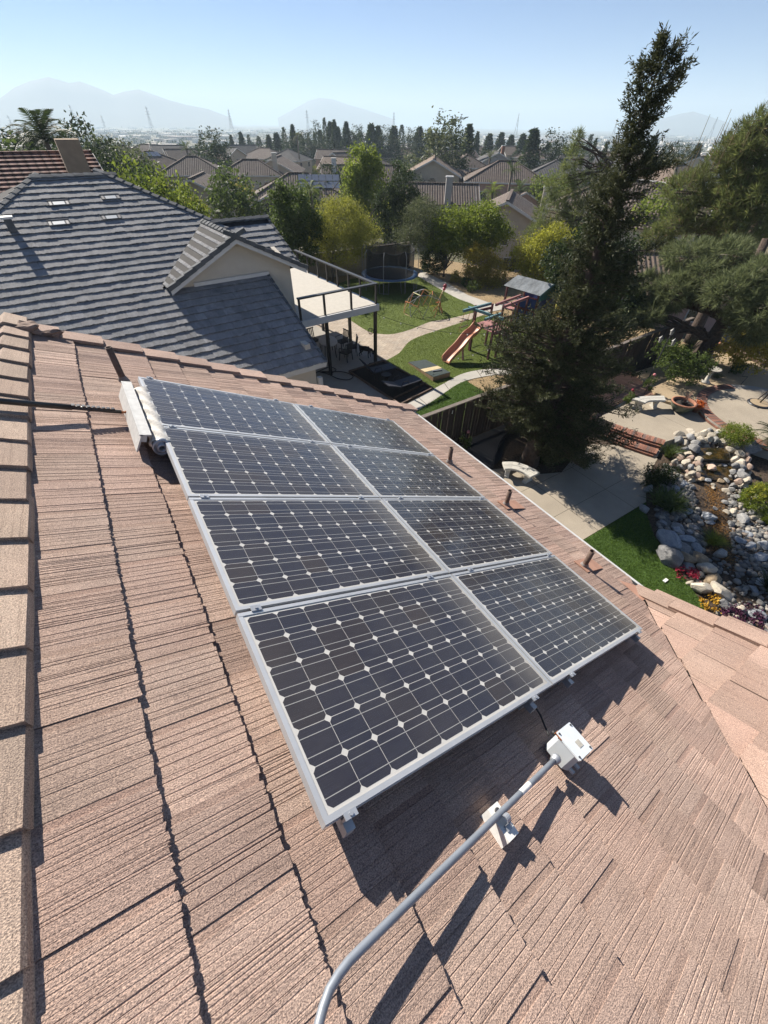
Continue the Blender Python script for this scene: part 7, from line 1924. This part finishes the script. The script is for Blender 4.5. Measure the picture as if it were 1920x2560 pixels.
# ================================================================== trees down the slope
def proto(kind, seed):
    g = np.random.default_rng(seed)
    if kind == "cone":      # unit height conifer
        n = 2600; z = g.random(n) ** .8; r_ = .17 * (1 - z) ** .75 * (.4 + .75 * g.random(n)) + .012; a = g.random(n) * 6.283 + 3 * np.sin(z * 25)
        P = np.stack([r_ * np.cos(a), r_ * np.sin(a), .06 + .93 * z], 1); V, F = leaf_quads(g, P, .042, .45, None, (0, 0, .5))
    elif kind == "round":
        V, F = crown(g, [(0, 0, .62, .38, .38, .34), (.2, .1, .5, .25, .25, .25), (-.2, -.05, .48, .26, .26, .24), (.03, -.2, .55, .24, .24, .26)], 4200, .042, .6, .15)
    elif kind == "tall":
        V, F = crown(g, [(0, 0, .78, .15, .15, .2), (.05, .03, .55, .22, .22, .22), (-.06, 0, .38, .24, .22, .2), (.04, -.06, .24, .2, .2, .16)], 3400, .030, .5, .17)
    elif kind == "column":
        n = 1500; z = g.random(n); r_ = .075 * np.sin(np.pi * (.06 + .9 * z)) ** .6 * (.5 + .6 * g.random(n)); a = g.random(n) * 6.283
        P = np.stack([r_ * np.cos(a), r_ * np.sin(a), .03 + .95 * z], 1); V, F = leaf_quads(g, P, .032, .4, None, (0, 0, 1.2))
    mb = MB(); mb.tube([(0, 0, -.25), (0, 0, .35)], [.022, .014], 6)
    return V, F, mb.mesh("trunk", "bark_grey")
PR = {}
def tree_copy(label, P, H, kind, mat, group, name="tree", wide=1.0, top=True):
    """P is the crown top in space; H its height"""
    key = (kind, mat, rr3.randrange(2))
    if key not in PR:
        V, F, tm = proto(kind, len(PR) + 3); PR[key] = (mesh_np("crown", V, F, mat), tm)
    me, tm = PR[key]
    t_ = thing(name, label, "tree", (P[0], P[1], P[2] - H), rr3.uniform(0, 6.28), group); t_.scale = (H * wide, H * wide, H)
    link("crown", me, t_); link("trunk", tm, t_)
tl = lambda s_: s_
for lb_, P, H, kd, mt, wd in (
    ("tall dark eucalyptus rising left of the palm shaped crown", (5.454, 84.825, 9.455), 15, "tall", "leaf_dark", 1.2), ("dark broad tree at the far left picture edge", (-2.02, 69.971, 8.112), 9, "round", "leaf_dark", 1.3), ("dark tree hugging the left of the big palm", (-0.787, 74.996, 7.791), 9, "round", "leaf_dark", 1.2),
    ("leafy green tree close behind the grey roof hip, first of three", (4.519, 45.777, 6.801), 7, "round", "leaf_bright", .72), ("leafy green tree close behind the grey roof hip, second of three", (5.906, 46.627, 6.691), 7, "round", "leaf_mid", .72), ("leafy green tree close behind the grey roof hip, third of three", (7.438, 43.367, 6.636), 6.5, "round", "leaf_bright", .85),
    ("round full leafy tree in front of the arched window house", (16.04, 55.738, 5.775), 7.5, "round", "leaf_mid", 1.05), ("dark bushy tree at the left picture edge below the horizon", (-2.427, 59.951, 7.767), 8, "round", "leaf_mid", 1.2), ("dark tall tree just left of the eucalyptus", (3.416, 89.935, 8.774), 13, "tall", "leaf_dark", 1.2), ("green tree between big palm and hedge of three", (5.596, 69.776, 6.734), 6, "round", "leaf_dark", 1.3), ("olive tree behind the eucalyptus", (7.46, 94.707, 7.5), 9, "round", "leaf_olive", 1.2), ("tan green tree mass right of the big palm", (10.276, 99.471, 7.054), 9, "round", "leaf_olive", 1.4),
    ("dark pair of tall pines, left one", (37.279, 145.294, 7.822), 15, "tall", "leaf_dark", 1.3), ("dark pair of tall pines, right one", (39.73, 144.643, 7.398), 14, "tall", "leaf_dark", 1.2),
    ("tall bushy tree standing clear above the roofs in mid picture", (69.005, 88.217, 11.317), 15, "tall", "leaf_olive", 1.5), ("shorter dark companion of the tall bushy tree", (72.53, 89.244, 10.258), 13, "tall", "leaf_dark", 1.3), ("dark conifer right of the tall bushy tree", (98.426, 113.192, 8.875), 14, "cone", "leaf_dark", 1.3),
    ("broad dark conifer beyond the dark gabled house", (110.587, 101.344, 8.319), 14, "cone", "leaf_dark", 1.7), ("tall dark pine right of the broad conifer", (113.812, 97.708, 8.829), 15, "tall", "leaf_dark", 1.2), ("dark pine half hidden by the soft green pine", (120.193, 97.87, 7.953), 14, "tall", "leaf_dark", 1.2),
    ("thin dark cypress leaning near the tall conifer, first", (88.396, 65.468, 7.406), 12, "column", "leaf_dark", .7), ("thin dark cypress leaning near the tall conifer, second", (85.546, 60.884, 7.15), 12, "column", "leaf_dark", .7),
    ("yellowish bush in front of the arched window house", (12.409, 60.746, 2.753), 3.0, "round", "leaf_yellow", 1.2), ("leafy tree between the two gabled roofs in mid picture", (44.195, 89.704, 3.449), 7, "round", "leaf_dark", 1.1), ("mid green tree left of the bright upright tree", (28.084, 64.119, 2.783), 6, "round", "leaf_mid", 1.1),
    ("green tree left of the tall two storey house", (61.479, 91.216, 3.529), 7, "round", "leaf_mid", 1.2), ("dark green trees in front of the pale chimney house", (54.319, 77.939, 3.211), 6, "round", "leaf_dark", 1.3), ("yellow green tree near the palms and pink house", (72.936, 60.871, 3.766), 7, "round", "leaf_bright", 1.2), ("leafy tree left of the gabled beige house", (42.365, 45.268, 2.258), 5, "round", "leaf_mid", 1.2), ("green tree behind the pine boughs", (52.844, 28.417, 5.044), 6, "round", "leaf_bright", 1.2), ("dark tree beside the long brown roof", (40.871, 80.184, 2.349), 6, "round", "leaf_dark", 1.2)):
    tree_copy(lb_, P, H, kd, mt, "single trees down the slope", wide=wd)
# the row of conifers across the middle distance
row = [(103.359, 205.468, 8.987), (110.79, 212.898, 7.419), (112.485, 206.33, 7.257), (119.085, 208.372, 6.772), (122.07, 206.637, 6.055), (108.133, 225.404, 6.231), (97.211, 208.447, 5.949), (107.336, 236.81, 5.253), (102.243, 233.605, 4.895), (98.335, 229.848, 5.348), (94.208, 231.57, 4.919), (86.563, 223.845, 5.296), (86.796, 234.449, 4.465), (82.664, 235.938, 4.174), (81.84, 246.784, 4.486), (72.589, 228.759, 5.546), (71.497, 239.558, 4.352), (92.47, 188.545, 10.136), (94.023, 198.896, 9.486), (102.575, 200.258, 9.579), (104.415, 193.643, 9.058), (107.841, 191.756, 8.764), (110.447, 184.463, 8.613), (115.31, 187.36, 8.066), (115.308, 181.464, 8.455), (120.656, 183.962, 8.023), (117.671, 173.935, 8.536), (126.538, 179.967, 8.217), (132.062, 182.167, 7.887), (132.331, 175.751, 7.502), (84.055, 208.71, 7.292), (83.469, 198.136, 8.061), (91.126, 205.721, 6.906), (140.251, 156.3, 6.921), (157.262, 167.835, 6.193), (167.673, 171.714, 6.511), (170.735, 168.67, 5.829), (159.602, 151.417, 6.498), (157.15, 123.708, 7.497), (167.578, 126.561, 6.966), (165.064, 112.934, 7.212), (162.163, 99.01, 7.011), (155.95, 89.887, 6.347), (175.331, 96.224, 5.668), (177.274, 92.596, 5.292)]
for k, P in enumerate(row):
    tree_copy("tall dark conifer in the tree line beyond the roofs", P, rr3.uniform(12, 16), rr3.choice(["cone", "cone", "tall", "column"]), "leaf_dark", "conifers in the middle distance tree line", "conifer_tree", rr3.uniform(0.9, 1.7))
# trees among the roofs
mid = []
for k in range(150):
    d_ = rr3.uniform(125, 270); a = R(rr3.uniform(-13, 77)) 
    x, y = d_ * math.sin(a), d_ * math.cos(a); mid.append((x, y, terr(x, y)))
for k in range(85):
    d_ = rr3.uniform(66, 135); a = R(rr3.uniform(-6, 74)); x, y = d_ * math.sin(a), d_ * math.cos(a); mid.append((x, y, terr(x, y) - 0.9))
labs = {"leaf_bright": "bright green tree among the roofs down the slope", "leaf_dark": "dark green tree among the roofs down the slope", "leaf_mid": "mid green tree among the roofs down the slope", "leaf_olive": "dusty olive tree among the roofs down the slope", "leaf_golden": "golden brown tree among the roofs down the slope"}
for x, y, z in mid:
    H = rr3.uniform(4, 7.5); mt = rr3.choice(["leaf_dark", "leaf_mid", "leaf_bright", "leaf_mid", "leaf_olive", "leaf_golden"])
    tree_copy(labs[mt], (x, y, z + H), H, rr3.choice(["round", "round", "tall"]), mt, "trees among the roofs, " + mt.split("_")[1], wide=rr3.uniform(1.0, 1.5))
# palms
simple("palm_trunk", (0.14, 0.11, 0.085), .95, .3, 9, bump=.6, bscale=14, bdist=.04)
def palm(label, P, H, nf, fl, mat, seed, droop=.75, rise=.7):
    t_ = thing("palm_tree", label, "palm tree", (P[0], P[1], P[2] - H), 0, "palms down the slope")
    mb = MB(); mb.tube([(0, 0, -1), (.1, 0, H * .5), (.05, .05, H)], [.26, .2, .18], 8); mb.build("trunk", "palm_trunk", t_, True)
    fm = frond_mesh(fl, 18, .06 * fl / 2, .5 * fl / 2, seed, droop, rise).mesh("frond", mat)
    g_ = random.Random(seed)
    for k in range(nf):
        o = link("frond", fm, t_); o.location = (.05, .05, H); o.rotation_euler = (g_.uniform(-.3, .3), g_.uniform(-.9, .55), 2 * math.pi * k / nf + g_.uniform(-.2, .2))
palm("big shaggy date palm rising behind the red striped roof", (0.333, 51.999, 7.648), 7.5, 46, 2.8, "leaf_dark", 1)
palm("queen palm in front of the solar clad hip roof", (25.266, 56.618, 3.119), 6, 18, 2.0, "leaf_bright", 2)
palm("queen palm before the hip roofed two storey house, left one", (54.506, 55.795, 1.764), 5, 18, 2.2, "leaf_bright", 3)
palm("queen palm before the hip roofed two storey house, right one", (57.233, 52.994, 1.988), 5, 18, 2.2, "leaf_mid", 4)
palm("tall palm rising against the hip roofed two storey house", (64.698, 62.563, 3.608), 8, 18, 2.0, "leaf_mid", 5)
palm("shaggy palm standing among the dark conifer row", (66.998, 156.241, 5.808), 11, 24, 2.4, "leaf_olive", 6, 1.0, .4)
palm("small palm left of the tall two storey house", (56.296, 63.685, 0.472), 4, 16, 1.8, "leaf_mid", 7)
palm("small palm beside the distant tan roofs", (29.368, 136.885, 3.924), 7, 16, 2.2, "leaf_mid", 8)
palm("low palm like plant below the round leafy tree", (14.027, 58.337, 2.007), 2.6, 16, 1.5, "leaf_mid", 9)
palm("palm close behind the soft green pine", (82.589, 87.058, 3.697), 8, 16, 2.2, "leaf_olive", 10)
# ================================================================== far plain: woods and buildings too small to count
g = np.random.default_rng(77)
Vs = []; k0 = 0
N = 2600
dd = 260 * (16.0 ** g.random(N)); aa = np.radians(-16 + 97 * g.random(N))
Pl = []
for d_, a in zip(dd, aa):
    x, y = d_ * math.sin(a), d_ * math.cos(a); s_ = 5.5 if d_ < 900 else 7.0
    n_ = 26 if d_ < 700 else 14
    q = g.standard_normal((n_, 3)) * np.array([s_ * .42, s_ * .42, s_ * .30]) * (1 if d_ < 900 else 1.6) + np.array([x, y, terr(x, y) + s_ * .5])
    Pl.append((q, s_ * .42))
V = []; 
for q, s_ in Pl:
    v_, f_ = leaf_quads(g, q, s_, .8); V.append(v_)
V = np.concatenate(V); F = np.arange(len(V)).reshape(-1, 4)
o = link("far_wood", mesh_np("far_wood", V, F, "leaf_dark")); tag(o, "distant woods and street trees spread over the hazy plain", "woods", kind="stuff")
m, t = newmat("far_building"); geo = t.node("ShaderNodeNewGeometry")
t.link(t.ramp(geo.outputs["Random Per Island"], [(0, (.30, .25, .2)), (.5, (.55, .5, .44)), (.8, (.7, .68, .64)), (1, (.28, .18, .14))]), t.b.inputs["Base Color"]); t.b.inputs["Roughness"].default_value = .85
mb = MB()
for k in range(900):
    d_ = 330 * (14.0 ** g.random()); a = math.radians(-16 + 97 * g.random()); x, y = d_ * math.sin(a), d_ * math.cos(a)
    big_ = d_ > 1200; mb.box((x, y, terr(x, y) + 2), ((14 if not big_ else 45) * (.6 + .8 * g.random()), (10 if not big_ else 25) * (.6 + .8 * g.random()), 6 + 3 * g.random()), Matrix.Rotation(g.random() * 3, 3, 'Z'))
o = mb.build("far_town", "far_building"); tag(o, "pale buildings of the distant town on the hazy plain", "town", kind="stuff")
# ---------------------------------------------------------------- pylons
simple("pylon_steel", (.30, .31, .32), .5, .1, metal=.3)
def pylon_mesh():
    mb = MB(); lv = [(0, 4.2), (14, 2.6), (26, 1.5), (34, 1.0), (44, .3)]
    for sx in (-1, 1):
        for sy in (-1, 1):
            for (z0, w0), (z1, w1) in zip(lv, lv[1:]): mb.bar((sx * w0, sy * w0, z0), (sx * w1, sy * w1, z1), .38)
    for (z0, w0), (z1, w1) in zip(lv, lv[1:]):
        for s_ in (-1, 1):
            mb.bar((-w0, s_ * w0, z0), (w1, s_ * w1, z1), .2); mb.bar((w0, s_ * w0, z0), (-w1, s_ * w1, z1), .2); mb.bar((s_ * w0, -w0, z0), (s_ * w1, w1, z1), .3)
    ar = MB()
    for z_, L_ in ((28, 8), (34, 6.5), (40, 5)): ar.bar((-L_, 0, z_), (L_, 0, z_), .5); ar.bar((-L_, 0, z_), (0, 0, z_ + 2.2), .3); ar.bar((L_, 0, z_), (0, 0, z_ + 2.2), .3)
    return mb.mesh("lattice", "pylon_steel"), ar.mesh("cross_arms", "pylon_steel")
pm1, pm2 = pylon_mesh()
ordn = ["first", "second", "third", "fourth", "fifth", "sixth", "seventh", "eighth", "ninth", "tenth", "eleventh"]
for k, P in enumerate(((-51.437, 1899.304, 12.44), (95.042, 1647.26, 32.714), (188.096, 1940.907, 16.036), (280.648, 1676.674, 34.009), (492.92, 1626.97, 32.92), (682.233, 1502.351, 32.941), (931.596, 1422.016, 32.596), (1126.025, 1339.615, 31.048), (1144.711, 1117.872, 32.127), (1226.575, 863.431, 23.245), (1113.074, 568.828, 24.368))):
    t_ = thing("transmission_tower", "thin lattice power pylon on the hazy horizon, %s from the left" % ordn[k], "pylon", (P[0], P[1], P[2] - 44), rr3.uniform(.2, .8), "power pylons on the horizon")
    link("lattice", pm1, t_); link("cross_arms", pm2, t_)
# ---------------------------------------------------------------- mountains
simple("mountain_rock", (.10, .09, .075), .95, .3, .002)
def mountains(name, tops, dist):
    mb = MB(); V = []; F = []; n_ = len(tops); g_ = random.Random(3); lay = (-.16, -.08, -.03, 0, .05, .14)
    for j, q in enumerate(lay):
        for (x, y, z) in tops:
            k = {0: 0, 1: .35, 2: .75, 3: 1.0, 4: .7, 5: 0}[j]; s_ = 1 + q
            V.append((x * s_, y * s_, -36 + (z + 36) * k * (1 if j == 3 else g_.uniform(.8, 1.15))))
    for j in range(len(lay) - 1):
        for i in range(n_ - 1): F.append((j * n_ + i, j * n_ + i + 1, (j + 1) * n_ + i + 1, (j + 1) * n_ + i))
    mb.add(V, F); structure(name, mb, "mountain_rock", True)
mountains("mountain_range", [(-592.147, 4964.812, 74.873), (-363.969, 4986.735, 60.819), (-131.78, 4998.263, 105.381), (-19.413, 4999.962, 160.783), (98.86, 4999.023, 199.355), (225.819, 4994.898, 223.608), (291.931, 4991.47, 208.524), (346.451, 4987.983, 197.385), (419.568, 4982.365, 208.146), (494.701, 4975.467, 186.464), (563.683, 4968.125, 163.94), (618.988, 4961.537, 142.957), (699.815, 4950.784, 162.622), (811.863, 4933.648, 176.923), (887.391, 4920.624, 155.947), (995.749, 4899.845, 125.98), (1125.865, 4871.594, 99.384), (1295.932, 4829.137, 75.217), (1464.14, 4780.826, 24.684)], 8500)
mountains("mountain_range", [(2273.382, 5768.165, 34.426), (2442.902, 5698.441, 104.237), (2585.174, 5635.324, 165.819), (2699.095, 5581.656, 193.573), (2830.811, 5516.023, 183.566), (2960.771, 5447.369, 147.103), (3134.722, 5349.16, 108.804), (3394.426, 5188.244, 40.069)], 7300)
mountains("mountain_range", [(4918.408, 3258.722, 6.062), (5016.553, 3105.511, 52.596), (5061.197, 3032.208, 79.683), (5105.159, 2957.592, 100.05), (5152.667, 2874.026, 115.485), (5216.766, 2755.967, 86.125), (5309.18, 2573.442, 38.411), (5390.649, 2398.105, 3.559)], 7000)
# ================================================================== haze: the air over the plain
m = bpy.data.materials.new("haze_air"); m.use_nodes = True; MATS["haze_air"] = m
for nd in list(m.node_tree.nodes):
    if nd.type == 'BSDF_PRINCIPLED': m.node_tree.nodes.remove(nd)
pv = m.node_tree.nodes.new("ShaderNodeVolumePrincipled"); pv.inputs["Color"].default_value = (0.70, 0.87, 1.0, 1); pv.inputs["Density"].default_value = 0.00030; pv.inputs["Anisotropy"].default_value = 0.1
m.node_tree.links.new(pv.outputs[0], m.node_tree.nodes["Material Output"].inputs["Volume"])
mb = MB(); mb.box((0, 0, 115), (17800, 17800, 320)); o = mb.build("haze", "haze_air"); tag(o, "pale blue haze filling the air over the plain", "haze", kind="stuff")
